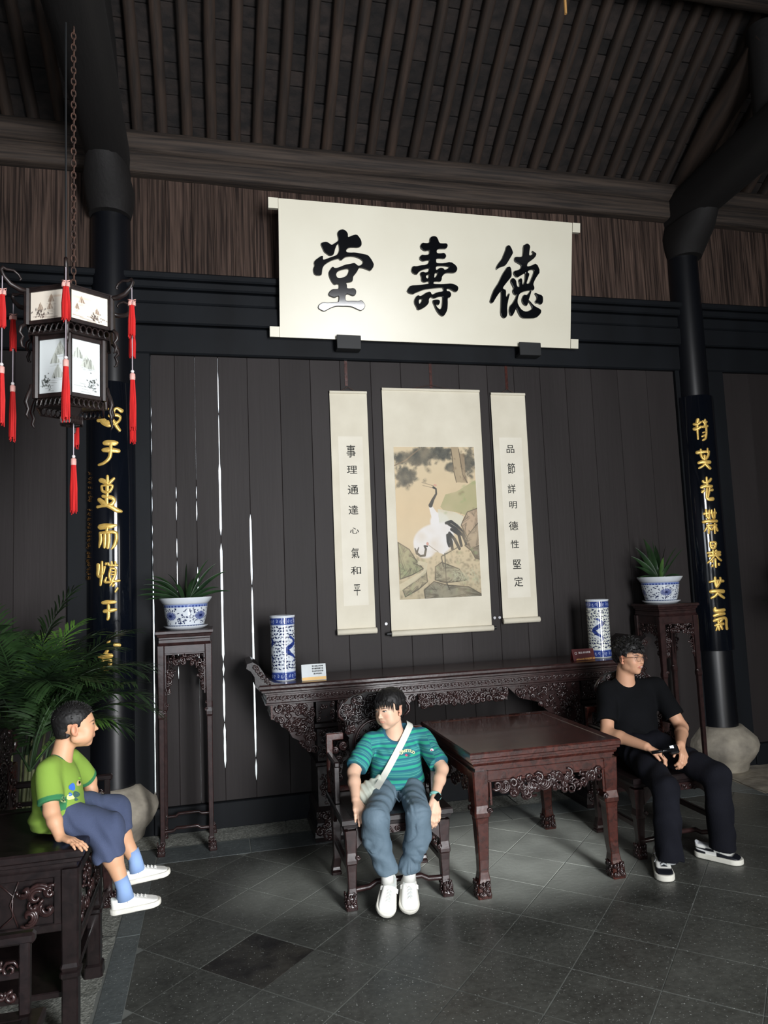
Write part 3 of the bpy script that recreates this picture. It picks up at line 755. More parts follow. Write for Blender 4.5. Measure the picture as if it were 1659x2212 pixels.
def plant_stand(label, x, y):
    t = thing('plant_stand', label, 'stand', (0, 0, 0), 'tall rosewood plant stands'); w = .185; H = 1.50
    MB().frame(-w, -w, w, w, [(-.02, 1.44), (-.012, 1.445), (-.012, 1.455), (-.004, 1.46), (.0, 1.475), (.010, 1.482), (.010, 1.498), (.004, 1.502), (-.02, 1.502)]).build('top', 'rosewood_dark', t)
    MB().frame(-w+.012, -w+.012, w-.012, w-.012, [(0, 1.40), (.006, 1.41), (0, 1.42), (0, 1.44)]).build('waist', 'rosewood_dark', t)
    for sx in (-1, 1):
        for sy in (-1, 1):
            cx, cy = sx*(w-.024), sy*(w-.024); mb = MB()
            sec = [(0, .05), (.012, .052), (.02, .044), (.05, .044), (.07, .036), (.09, .030), (.5, .033), (.90, .036), (.915, .046), (.935, .046), (.96, .036), (1.05, .040), (1.40, .048)]
            legloft(mb, [(z, cx+sx*(.010 if z < .06 else 0), cy+sy*(.010 if z < .06 else 0), q, q) for z, q in sec], .1)
            o = mb.build('leg', 'rosewood_dark', t); sc = MB(); scroll_foot(sc, cx+sx*.008, cy+sy*.008, .04, th=.0035); spiral(sc, (cx-sx*.022, cy-.022, .95), .012, 1.5, 0, .004, sx, 12)
            sc.build('carving', 'rosewood_dark', o, smooth=True)
    ww = w-.048
    for k in range(4):
        a = k*math.pi/2; M = Matrix.Rotation(a, 4, 'Z'); yy = -w+.02
        mb = MB(); mb.box((-ww, yy-.008, 1.345), (ww, yy+.008, 1.40), .002, M)
        for s in (-1, 1): mb.box((s*ww, yy-.008, 1.06), (s*(ww-.012), yy+.008, 1.35), .002, M)
        mb.box((-ww, yy-.010, 1.335), (ww, yy+.004, 1.347), .002, M)
        o = mb.build('apron', 'rosewood_dark', t); cm = MB()
        ins = lambda x, z: (z > 1.27 and abs(x) < ww-.02) or (abs(x) > ww-.055+max(0, (1.2-z))*.22 and abs(x) < ww-.014)
        carve(cm, ins, -ww, ww, 1.07, 1.335, yy-.002, 7, 80, (.009, .022), .0045, jit=.006)
        cm.v = [tuple(M @ Vector(p)) for p in cm.v]; cm.build('openwork_carving', 'rosewood_dark', o, smooth=True)
        mb = MB(); pts = [(-w+.03, yy+.004, .15), (-.09, yy+.004, .152), (-.07, yy+.004, .168), (.07, yy+.004, .168), (.09, yy+.004, .152), (w-.03, yy+.004, .15)]
        mb.tube([tuple(M @ Vector(p)) for p in pts], .011, 8); mb.build('stretcher', 'rosewood_dark', t, auto=60)
    t.location = (x, y, 0); return t
ps = plant_stand('tall rosewood plant stand at the left in front of the daylight cracks', -.205, 5.44)
copy_thing(ps, (3.735, 5.44, 0), 'tall rosewood plant stand at the right behind the seated man')

def tea_table():
    x0, x1, y0, y1, h = -1.12, -.525, 3.18, 3.86, .78
    t = thing('tea_table', 'dark lacquered tea table at the left edge the small boy sits on', 'table', ((x0+x1)/2, (y0+y1)/2, 0))
    MB().frame(x0, y0, x1, y1, [(-.02, .725), (-.012, .73), (-.012, .742), (0, .75), (.0, .772), (-.006, .78), (-.06, .78), (-.064, .776), (-.07, .776)]).build('tabletop', 'rosewood_black', t)
    MB().frame(x0+.03, y0+.03, x1-.03, y1-.03, [(0, .70), (.004, .705), (0, .71), (0, .725)]).build('waist', 'rosewood_black', t)
    for sx in (0, 1):
        for sy in (0, 1):
            cx = (x0+.055, x1-.055)[sx]; cy = (y0+.055, y1-.055)[sy]; mb = MB()
            legloft(mb, [(0, cx, cy, .085, .085), (.05, cx, cy, .08, .08), (.06, cx, cy, .062, .062), (.28, cx, cy, .062, .062), (.29, cx, cy, .076, .076), (.305, cx, cy, .076, .076), (.31, cx, cy, .064, .064), (.325, cx, cy, .074, .074), (.34, cx, cy, .064, .064), (.70, cx, cy, .07, .07)], .1)
            mb.build('leg', 'rosewood_black', t)
    # end face towards the camera: framed field with cloud carvings and lower rail
    yy = y0+.035
    mb = MB(); mb.box((x0+.08, yy-.008, .672), (x1-.08, yy+.01, .702), .003); mb.box((x1-.115, yy-.007, .47), (x1-.085, yy+.01, .69), .003); mb.box((x0+.08, yy-.009, .465), (x1-.06, yy+.01, .497), .003)
    mb.box((x0+.08, yy+.004, .48), (x1-.08, yy+.012, .68))
    a = mb.build('end_panel', 'rosewood_black', t)
    c = MB()
    for cx, s in ((-.70, 1), (-.93, -1)):
        for (dx, dz, rr, a0) in ((0, .02, .055, 0), (.04, -.03, .04, 2), (-.03, -.05, .045, 4), (.05, .03, .03, 1), (-.045, .045, .03, 3), (-.01, -.015, .025, 2)):
            for q in range(3): spiral(c, (cx+dx*s, yy-.012-.004*q, .590+dz), rr*(1-.26*q), .9, a0+q*.4, .0068, s, 16)
    c.tube([(-.84, yy-.002, .50), (-.79, yy-.002, .54), (-.79, yy-.002, .62), (-.84, yy-.002, .67)], .003, 5); c.tube([(-.77, yy-.002, .50), (-.80, yy-.002, .585), (-.77, yy-.002, .67)], .003, 5)
    c.build('cloud_carving', 'rosewood_dark', a, smooth=True)
    xx = x1-.03; mb = MB(); mb.box((xx-.01, y0+.09, .66), (xx+.01, y1-.09, .70), .003); mb.box((xx-.01, y0+.09, .42), (xx+.01, y1-.09, .45), .003); a = mb.build('side_panel', 'rosewood_black', t)
    c = MB(); carve(c, lambda y, z: True, y0+.1, y1-.1, .46, .65, xx+.008, 9, 60, (.014, .03), .006, 'yz'); c.build('openwork_carving', 'rosewood_dark', a, smooth=True)
    MB().box((x0+.06, y0+.06, .20), (x1-.06, y1-.06, .225), .004).build('lower_shelf', 'rosewood_black', t)
    MB().box((x1-.075, y0+.06, .36), (x1-.035, y1-.06, .385), .004).build('rail', 'rosewood_dark', t)
tea_table()
# ================================================================== PAINTED SURFACES AND CALLIGRAPHY
class Canvas:
    """small numpy painting, later carried by a fine mesh as vertex colours"""
    def __init__(s, w, h, col):
        s.w, s.h = w, h; s.a = np.ones((h, w, 3), np.float32)*np.array(lin(col), np.float32)
        s.Y, s.X = np.mgrid[0:h, 0:w].astype(np.float32)
    def mixin(s, m, col):
        m = np.clip(m, 0, 1)[..., None]; s.a = s.a*(1-m)+np.array(lin(col), np.float32)*m
    def blob(s, x, y, rx, ry, col, ang=0., op=1., soft=.25):
        c, n = math.cos(ang), math.sin(ang); u = (s.X-x)*c+(s.Y-y)*n; v = -(s.X-x)*n+(s.Y-y)*c
        d = np.sqrt((u/rx)**2+(v/ry)**2); s.mixin((1+soft-d)/(2*soft+1e-6)*op if soft > .02 else (d < 1)*op, col)
    def stroke(s, pts, w, col, op=1.):
        if not hasattr(w, '__len__'): w = [w]*len(pts)
        mm = np.zeros((s.h, s.w), np.float32)
        for i in range(len(pts)-1):
            (x0, y0), (x1, y1) = pts[i], pts[i+1]; r = max(w[i], w[i+1])+2
            xa, xb = int(max(0, min(x0, x1)-r)), int(min(s.w, max(x0, x1)+r+1)); ya, yb = int(max(0, min(y0, y1)-r)), int(min(s.h, max(y0, y1)+r+1))
            if xa >= xb or ya >= yb: continue
            X, Y = s.X[ya:yb, xa:xb], s.Y[ya:yb, xa:xb]; dx, dy = x1-x0, y1-y0; L = dx*dx+dy*dy+1e-6
            t = np.clip(((X-x0)*dx+(Y-y0)*dy)/L, 0, 1); d = np.hypot(X-x0-t*dx, Y-y0-t*dy); ww = w[i]+(w[i+1]-w[i])*t
            mm[ya:yb, xa:xb] = np.maximum(mm[ya:yb, xa:xb], np.clip(ww/2-d+.5, 0, 1))
        s.mixin(mm*op, col)
    def poly(s, pts, col, op=1.):
        m = np.zeros((s.h, s.w), bool); j = len(pts)-1
        for i in range(len(pts)):
            (xi, yi), (xj, yj) = pts[i], pts[j]
            if yi != yj: m ^= ((yi > s.Y) != (yj > s.Y)) & (s.X < (xj-xi)*(s.Y-yi)/(yj-yi)+xi)
            j = i
        s.mixin(m.astype(np.float32)*op, col); return m
    def mottle(s, R, n, r, col, op, mask=None):
        for _ in range(n):
            x, y = R.uniform(0, s.w), R.uniform(0, s.h)
            if mask is not None and not mask(x, y): continue
            s.blob(x, y, R.uniform(*r), R.uniform(*r), col, R.uniform(0, 3), op, .8)
def canvas_plane(name, cv, P00, P10, P01, m, parent, thick=0.):
    """P00 top left, P10 top right, P01 bottom left"""
    h, w = cv.h, cv.w; P00, P10, P01 = map(np.array, (P00, P10, P01))
    u = np.linspace(0, 1, w+1)[None, :, None]; v = np.linspace(0, 1, h+1)[:, None, None]
    V = (P00+(P10-P00)*u+(P01-P00)*v).reshape(-1, 3)
    i = np.arange(h)[:, None]*(w+1)+np.arange(w)[None, :]; F = np.stack([i, i+w+1, i+w+2, i+1], -1).reshape(-1, 4)
    return grid_mesh(name, V, F, cv.a.reshape(-1, 3), m, parent)
def grid_mesh(name, V, F, facecol, m, parent, smooth=False):
    me = bpy.data.meshes.new(name); me.vertices.add(len(V)); me.vertices.foreach_set('co', V.astype(np.float32).ravel())
    n = len(F); k = F.shape[1]; me.loops.add(n*k); me.loops.foreach_set('vertex_index', F.astype(np.int32).ravel())
    me.polygons.add(n); me.polygons.foreach_set('loop_start', np.arange(n, dtype=np.int32)*k)
    me.update(calc_edges=True)
    if facecol is not None:
        a = me.color_attributes.new('col', 'FLOAT_COLOR', 'CORNER'); c = np.ones((n, k, 4), np.float32); c[..., :3] = facecol[:, None, :]
        a.data.foreach_set('color', c.ravel())
    return link(name, me, m, parent, True, smooth)
def canvas_lathe(name, cv, prof, c, m, parent, a0=0.):
    """canvas wrapped once round a lathe profile [(r,z) bottom..top]"""
    zs = np.array([p[1] for p in prof]); rs = np.array([p[0] for p in prof]); L = np.concatenate([[0], np.cumsum(np.hypot(np.diff(rs), np.diff(zs)))]); L /= L[-1]
    t = np.linspace(1, 0, cv.h+1); z = np.interp(t, L, zs); r = np.interp(t, L, rs); an = a0+np.linspace(0, 2*np.pi, cv.w+1)[:-1]
    V = np.stack([c[0]+r[:, None]*np.cos(an), c[1]+r[:, None]*np.sin(an), np.broadcast_to(c[2]+z[:, None], (cv.h+1, cv.w))], -1).reshape(-1, 3)
    i = np.arange(cv.h)[:, None]*cv.w; j = np.arange(cv.w)[None, :]; k = (j+1) % cv.w
    F = np.stack([i+j, i+cv.w+j, i+cv.w+k, i+k], -1).reshape(-1, 4)
    return grid_mesh(name, V, F, cv.a.reshape(-1, 3), m, parent, True)

# ---- the banner with three large characters, leaning out at the top
BN = np.array([0, -.99, -.165]); BN /= np.linalg.norm(BN)
BP = np.array([0, 5.60, 3.79])
def on_plane(px, py, P, N, lift=0.):
    d = ray(px, py); o = np.array([0, 0, CAMH]); t = ((P+N*lift-o)@N)/(d@N); return o+d*t
def bpt(px, py, lift=0.): return on_plane(px, py, BP, BN, lift)
ban = thing('plaque', 'large cream scroll-shaped name board with three black characters above the wall', 'sign', (1.82, 5.55, 3.75))
q = [bpt(603, 728), bpt(1228, 749), bpt(1240, 486), bpt(603, 428)]
bl, br, tr, tl = q; xl = (bl[0]+tl[0])/2; xr = (br[0]+tr[0])/2
up = np.array([0, -.164, .9865]); up /= np.linalg.norm(up); z0 = bl[2]; hgt = (tl[2]-bl[2])/up[2]
def bloc(x, t, d): return tuple(np.array([x, BP[1]-(z0-3.79)*.1667, z0])+up*t*hgt+BN*d)
def bbox(x0, x1, t0, t1, d0, d1, name, m, ch=0):
    return MB().loft([[bloc(x0, t0, d), bloc(x1, t0, d), bloc(x1, t1, d), bloc(x0, t1, d)] for d in (d0, d1)]).build(name, m, ban)
bbox(xl, xr, 0, 1, -.03, .0, 'board', 'banner_cream')
for t0, t1 in ((.0, .075), (.925, 1.0)):
    bbox(xl-.08, xl-.003, t0, t1, -.035, .005, 'scroll_end', 'banner_cream'); bbox(xr+.003, xr+.075, t0, t1, -.035, .005, 'scroll_end', 'banner_cream')
for x in (1.105, 2.70):
    b = MB().box((x-.10, 5.57, 3.675), (x+.10, YW-.07, 3.70), .003); b.box((x-.10, 5.56, 3.675), (x+.10, 5.575, 3.79), .003)
    tag(b.build('bracket', 'iron_black'), 'flat black bracket under the %s of the large cream name board' % ('left part' if x < 2 else 'right part'), 'bracket', 'brackets carrying the name board')
def glyph(name, loops, fx, fy, label):
    """filled outline (2D curve: outer loops and holes) laid on the board, raised, with a dark rim"""
    cu = bpy.data.curves.new(name, 'CURVE'); cu.dimensions = '2D'; cu.fill_mode = 'BOTH'; cu.extrude = .008; cu.bevel_depth = .004; cu.bevel_resolution = 1
    e1 = np.array([1., 0, 0]); e2 = up
    O = bpt(920, 600)
    allp = []
    for lp in loops:
        P = [bpt(fx(x), fy(y)) for x, y in lp]; uv = [((p-O)@e1, (p-O)@e2) for p in P]; n = len(uv); sm = []
        for i in range(n):    # rounded corners
            a, b, c = uv[i-1], uv[i], uv[(i+1) % n]
            sm += [((a[0]+3*b[0])/4, (a[1]+3*b[1])/4), ((c[0]+3*b[0])/4, (c[1]+3*b[1])/4)]
        sp = cu.splines.new('POLY'); sp.points.add(len(sm)-1); sp.use_cyclic_u = True
        for k, (u, v) in enumerate(sm): sp.points[k].co = (u, v, 0, 1)
        allp.append(sm)
    tmp = bpy.data.objects.new('tmp', cu); C.objects.link(tmp)
    me = bpy.data.meshes.new_from_object(tmp.evaluated_get(bpy.context.evaluated_depsgraph_get())); bpy.data.objects.remove(tmp)
    me.name = name
    M = Matrix([[e1[0], e2[0], BN[0], O[0]+BN[0]*.007], [e1[1], e2[1], BN[1], O[1]+BN[1]*.007], [e1[2], e2[2], BN[2], O[2]+BN[2]*.007], [0, 0, 0, 1]])
    me.transform(M); me.materials.clear()
    o = link('character', me, 'glyph_black', ban); o['label'] = label
    mb = MB()
    for sm in allp:
        pts = [O+e1*u+e2*v+BN*.006 for u, v in sm]; pts = pts+[pts[0]]; mb.tube(pts, .0062, 5)
    mb.build('outline', 'glyph_edge', o, smooth=True)
k1 = 160/1659; k2 = .0904; k3 = .0844
TANG = [[(290,437),(350,415),(410,408),(460,432),(500,465),(540,478),(600,440),(660,400),(690,370),(688,310),(668,230),(672,190),(710,140),(800,128),(880,200),(882,300),(905,305),(1000,262),(1085,243),(1130,290),(1180,370),(1190,450),(1170,490),(1110,518),(1000,512),(920,515),(860,545),(838,590),(850,640),(950,650),(1040,645),(1150,665),(1310,695),(1360,730),(1430,830),(1470,925),(1390,1040),(1350,1020),(1230,975),(1150,965),(1120,985),(1085,1060),(1010,1150),(995,1180),(990,1260),(960,1285),(850,1300),(835,1320),(860,1365),(858,1430),(880,1450),(950,1452),(1020,1440),(1070,1490),(1060,1560),(1020,1597),(980,1590),(900,1555),(850,1562),(828,1590),(822,1690),(850,1735),(1000,1728),(1150,1735),(1190,1712),(1230,1750),(1270,1815),(1250,1880),(1180,1930),(1130,1910),(980,1840),(870,1830),(760,1830),(640,1825),(530,1855),(430,1905),(360,1945),(300,1920),(230,1875),(250,1810),(340,1755),(420,1768),(560,1762),(670,1755),(695,1720),(698,1640),(690,1610),(665,1600),(600,1635),(560,1630),(460,1590),(480,1530),(530,1480),(570,1465),(670,1465),(700,1440),(702,1370),(685,1335),(640,1328),(590,1350),(540,1290),(490,1190),(468,1100),(490,1050),(550,960),(580,990),(640,995),(730,965),(830,920),(950,900),(1025,880),(1060,895),(1110,945),(1180,935),(1235,890),(1238,830),(1190,780),(1100,735),(980,710),(850,720),(790,750),(730,810),(700,770),(660,762),(540,795),(430,850),(350,910),(310,980),(300,1080),(290,1140),(160,1135),(128,1060),(130,990),(160,940),(140,850),(200,790),(325,705),(320,790),(350,815),(480,765),(650,705),(690,650),(712,580),(700,470),(675,428),(640,440),(600,530),(570,650),(545,685),(480,700),(430,660),(370,620),(340,550)],
 [(610,1130),(640,1200),(690,1225),(760,1215),(870,1170),(910,1100),(930,1030),(900,990),(830,990),(700,1025),(640,1060)]]
SHOU = [[(700,180),(750,135),(830,135),(870,180),(910,300),(1000,308),(1090,303),(1112,350),(1075,415),(980,412),(880,418),(845,460),(845,520),(880,545),(960,545),(1035,530),(1078,595),(1040,655),(940,642),(850,648),(828,680),(835,760),(870,780),(1040,780),(1185,742),(1300,820),(1340,890),(1320,960),(1260,992),(1130,985),(1060,995),(1010,1030),(965,1100),(968,1150),(940,1200),(860,1190),(780,1200),(765,1250),(780,1275),(960,1280),(1100,1272),(1190,1262),(1290,1285),(1365,1340),(1350,1420),(1300,1445),(1240,1415),(1170,1370),(1100,1365),(1075,1400),(1100,1450),(1160,1445),(1195,1510),(1170,1575),(1120,1580),(1105,1620),(1110,1720),(1100,1880),(1050,1980),(1000,2030),(930,1990),(860,1900),(815,1790),(765,1680),(790,1650),(910,1645),(925,1700),(895,1758),(850,1740),(815,1735),(830,1780),(880,1850),(935,1885),(980,1850),(1000,1750),(1010,1560),(980,1548),(880,1560),(790,1600),(745,1580),(715,1560),(670,1600),(655,1650),(660,1710),(600,1780),(510,1840),(400,1885),(390,1820),(340,1740),(330,1660),(370,1580),(415,1538),(450,1565),(520,1545),(610,1480),(700,1452),(725,1515),(760,1530),(870,1470),(1020,1450),(1030,1420),(1010,1345),(960,1338),(850,1345),(700,1365),(560,1380),(430,1430),(330,1470),(280,1503),(150,1455),(190,1370),(240,1310),(420,1300),(640,1275),(690,1260),(670,1195),(640,1190),(560,1215),(500,1190),(505,1100),(465,1010),(530,978),(580,1005),(650,990),(680,950),(685,890),(660,878),(560,900),(450,940),(410,980),(370,1040),(265,980),(270,900),(300,845),(370,855),(470,830),(600,820),(670,780),(690,700),(660,685),(590,695),(515,715),(445,655),(500,575),(570,585),(660,575),(695,540),(690,460),(640,452),(565,470),(465,390),(510,290),(580,300),(660,300),(700,270)],
 [(820,870),(850,825),(960,818),(1080,828),(1165,850),(1150,900),(1045,945),(1000,890),(930,890),(890,930),(830,940)], [(790,1060),(800,1000),(850,985),(890,1000),(875,1060),(830,1120),(785,1125)], [(590,1060),(620,1035),(670,1030),(682,1090),(660,1140),(620,1148),(590,1110)], [(415,1650),(450,1610),(510,1615),(520,1660),(470,1745),(425,1745)]]
DE = [[(570,225),(635,187),(690,280),(722,370),(715,400),(620,560),(560,660),(510,705),(400,735),(350,765),(300,805),(340,700),(400,620),(470,530),(500,440),(550,330)],
 [(590,755),(665,742),(688,900),(685,980),(640,1040),(540,1160),(455,1275),(490,1320),(545,1335),(540,1500),(560,1530),(590,1500),(645,1410),(610,1540),(570,1750),(580,1960),(540,2035),(480,2035),(425,1960),(435,1700),(445,1400),(430,1355),(410,1350),(320,1470),(260,1570),(215,1650),(150,1650),(170,1560),(240,1360),(300,1260),(370,1160),(480,920),(560,810)],
 [(1010,195),(1050,180),(1100,148),(1165,210),(1140,330),(1130,450),(1180,462),(1240,430),(1255,390),(1220,335),(1270,370),(1325,400),(1290,490),(1180,570),(1100,630),(1075,720),(1110,745),(1230,710),(1330,655),(1420,860),(1330,980),(1270,1090),(1235,1190),(1270,1260),(1260,1325),(1200,1322),(1090,1335),(960,1370),(890,1420),(855,1500),(830,1640),(880,1760),(960,1860),(1080,1900),(1200,1850),(1240,1800),(1200,1700),(1130,1612),(1140,1600),(1250,1730),(1330,1780),(1430,1830),(1445,1880),(1420,1940),(1320,2035),(1080,2045),(950,2030),(890,1940),(840,1820),(810,1770),(770,1870),(720,1970),(690,1985),(655,1940),(645,1850),(660,1750),(730,1680),(800,1560),(845,1450),(770,1445),(725,1355),(765,1300),(740,1230),(685,1130),(690,1070),(730,1030),(800,1080),(815,1200),(840,1255),(880,1270),(915,1240),(910,1150),(880,1075),(955,1030),(960,1190),(980,1212),(1020,1180),(1050,1080),(1060,880),(1020,890),(920,950),(830,1005),(750,910),(775,850),(850,840),(930,800),(955,740),(950,690),(860,630),(780,590),(785,510),(820,492),(900,500),(980,490),(1000,400)],
 [(1090,870),(1130,815),(1210,793),(1270,815),(1280,870),(1230,1010),(1170,1150),(1140,1180),(1080,1182),(1065,1160),(1100,1050),(1145,920),(1110,900)],
 [(1200,1340),(1165,1450),(1120,1590),(1090,1725),(1040,1715),(980,1660),(968,1560),(1020,1455),(1085,1480),(1140,1430)], [(1285,1405),(1380,1445),(1480,1480),(1490,1580),(1480,1660),(1430,1695),(1380,1650),(1290,1655),(1355,1570),(1350,1490)]]
glyph('glyph', TANG, lambda x: 665+x*k1, lambda y: 485+y*.09644, 'black brush character 堂')
glyph('glyph', SHOU, lambda x: 865+x*k2, lambda y: 500+y*k2, 'black brush character 壽')
glyph('glyph', DE, lambda x: 1045+x*k3, lambda y: 515+y*k3, 'black brush character 德')

# ---- curved couplet boards on the columns with raised gold characters
def couplet(i, cx, z0, z1, label, chars):
    r = .178; t = thing('couplet_board', label, 'sign', (cx, YW-r, z0), 'gold lettered boards on the columns'); a0, a1 = math.radians(-90-76), math.radians(-90+76); n = 28
    rings = [[(cx+rr*math.cos(a0+(a1-a0)*k/n), YW+rr*math.sin(a0+(a1-a0)*k/n), z) for k in range(n+1)]+[(cx+(rr-.016)*math.cos(a1-(a1-a0)*k/n), YW+(rr-.016)*math.sin(a1-(a1-a0)*k/n), z) for k in range(n+1)] for rr, z in ((r-.004, z0), (r, z0+.006), (r, (z0+z1)/2), (r, z1-.006), (r-.004, z1))]
    MB().loft(rings).build('panel', 'couplet_lacquer', t, auto=40)
    def hit(px, py, lift):
        d = ray(px, py); R = r+lift; ox, oy = -cx, -YW
        A = d[0]**2+d[1]**2; B = 2*(ox*d[0]+oy*d[1]); Cc = ox*ox+oy*oy-R*R; D = max(0, B*B-4*A*Cc); tt = (-B-math.sqrt(D))/(2*A)
        return (d[0]*tt, d[1]*tt, CAMH+d[2]*tt)
    for nm, X0, Y0, sc, strokes in chars:
        mb = MB(); k = 0
        for st in strokes:
            P = []
            fw_ = 1.32 if nm != 'small' else 1.
            for a, b in zip(st[:-1], st[1:]):
                m = max(1, int(math.hypot(b[0]-a[0], b[1]-a[1])/18))
                for q in range(m): P.append([a[j]+(b[j]-a[j])*q/m for j in range(3)])
            P.append(list(st[-1]))
            for p in P: p[2] *= fw_
            for _ in range(2):
                P = [P[0]]+[[(P[j-1][u]+2*P[j][u]+P[j+1][u])/4 for u in range(3)] for j in range(1, len(P)-1)]+[P[-1]]
            d0 = np.array(P[1][:2])-np.array(P[0][:2]); d0 = d0/(np.linalg.norm(d0)+1e-6); d1 = np.array(P[-1][:2])-np.array(P[-2][:2]); d1 = d1/(np.linalg.norm(d1)+1e-6)
            w0, w1 = P[0][2], P[-1][2]
            P = [[P[0][0]-d0[0]*w0*.3, P[0][1]-d0[1]*w0*.3, w0*.5]]+P+[[P[-1][0]+d1[0]*w1*.3, P[-1][1]+d1[1]*w1*.3, w1*.5]]
            rings = []; dz = .0006*(k % 4); k += 1
            for j, p in enumerate(P):
                a = np.array(P[max(0, j-1)][:2]); b = np.array(P[min(len(P)-1, j+1)][:2]); d = b-a; d = d/(np.linalg.norm(d)+1e-9); nn = np.array([-d[1], d[0]]); w = p[2]/2
                ring = []
                for s_, l in ((-1, -.002), (-1, .0035), (-.6, .007+dz), (0, .0085+dz), (.6, .007+dz), (1, .0035), (1, -.002)):
                    x, y = p[0]+nn[0]*w*s_, p[1]+nn[1]*w*s_; ring.append(hit(X0+x/sc, Y0+y/sc, l))
                rings.append(ring)
            mb.loft(rings, closed=True)
        mb.build('character', 'gold_leaf' if nm != 'small' else 'gold_thin', t, auto=50)
    return t
A1 = ('a', 180, 870, 8.85); A2 = ('a', 180, 1110, 8.85)
LCH = [(*A1, [[(275,345,55),(330,310,80),(400,370,100),(480,435,60),(590,405,45)],[(490,250,45),(560,220,55),(600,120,40),(640,95,40),(740,160,65)],[(560,230,45),(650,235,50),(715,270,40),(695,340,40),(640,385,45)],[(520,270,45),(600,380,55),(650,470,55),(700,530,45)],[(470,115,30),(530,145,45)],[(440,360,50),(530,365,45),(560,335,25)]]),
 (*A1, [[(395,770,65),(480,765,80),(610,772,78),(650,765,50)],[(370,905,55),(450,900,72),(560,905,72),(685,925,60)],[(525,780,50),(525,900,60),(510,1030,58),(460,1100,50),(380,1160,45),(290,1190,38)]]),
 (*A1, [[(460,1395,42),(460,1480,50),(455,1620,55),(455,1760,48),(440,1860,55),(450,1950,55)],[(315,1480,60),(370,1490,76),(440,1530,60)],[(590,1445,42),(540,1490,50),(490,1540,50)],[(345,1595,40),(358,1690,46),(430,1715,46),(500,1702,46),(550,1620,46),(568,1580,40),(480,1568,36),(350,1588,30)],[(365,1785,46),(430,1800,55),(540,1810,62),(600,1860,55),(560,1930,55),(480,1960,55),(360,1970,45),(260,1995,42)],[(295,1850,65),(360,1900,74),(440,1950,66),(530,1990,66),(640,2055,70),(735,2080,40)]]),
 (*A2, [[(305,255,76),(390,240,86),(520,235,76),(635,217,30)],[(455,270,42),(440,350,46)],[(320,360,46),(330,480,52),(315,580,48),(299,645,25)],[(320,368,40),(430,355,52),(560,345,52),(630,362,56),(635,470,58),(600,600,56),(535,675,25)],[(410,380,46),(405,520,52),(400,645,42)],[(485,370,52),(485,520,55),(465,655,46)]]),
 (*A2, [[(280,965,55),(280,1060,50),(270,1180,46),(310,1215,46),(380,1130,38),(410,1010,34)],[(355,915,38),(350,1050,48),(345,1200,50),(325,1365,38)],[(430,945,38),(427,970,36)],[(470,945,46),(482,985,38),(650,985,38)],[(540,915,34),(545,975,36)],[(610,915,34),(620,975,36)],[(520,1040,36),(490,1180,42),(520,1270,42)],[(530,1040,36),(620,1050,36),(610,1180,42),(550,1280,46)],[(530,1108,26),(605,1108,26)],[(520,1160,26),(600,1160,26)],[(440,1215,28),(400,1308,46),(470,1308,38),(695,1275,38)],[(560,1290,46),(508,1375,25)],[(590,1350,42),(562,1382,34)],[(655,1420,38),(610,1490,34)]]),
 (*A2, [[(360,1700,46),(450,1690,64),(615,1685,46)],[(480,1750,50),(480,1990,50),(462,2018,46)],[(395,1865,55),(500,1850,64),(625,1830,46)]]),
 ('a', 0, 1180, 5.03, [[(1190,1030,25),(1168,1052,22)],[(1240,1070,28),(1305,1075,28)],[(1075,1200,32),(1150,1190,46),(1215,1190,36)],[(1170,1130,28),(1120,1200,32)],[(1110,1232,36),(1105,1325,36),(1185,1332,38),(1205,1232,36),(1112,1226,32)]])]
R = rnd(44); sm = []
yy = 1355
while yy < 3390:
    if not 1900 < yy < 1990:
        x = 120-(yy-1355)*.022; s_ = []
        for _ in range(6):
            a, b = R.uniform(-26, 26), R.uniform(-26, 26); s_.append([(x+a, yy+b, 10), (x+a+R.uniform(-22, 22), yy+b+R.uniform(-6, 26), 8)])
        sm += s_
    yy += R.uniform(70, 96)
LCH.append(('small', 180, 870, 8.85, sm))
B1 = ('a', 1480, 890, 9.22); B2 = ('a', 1500, 1120, 8.51)
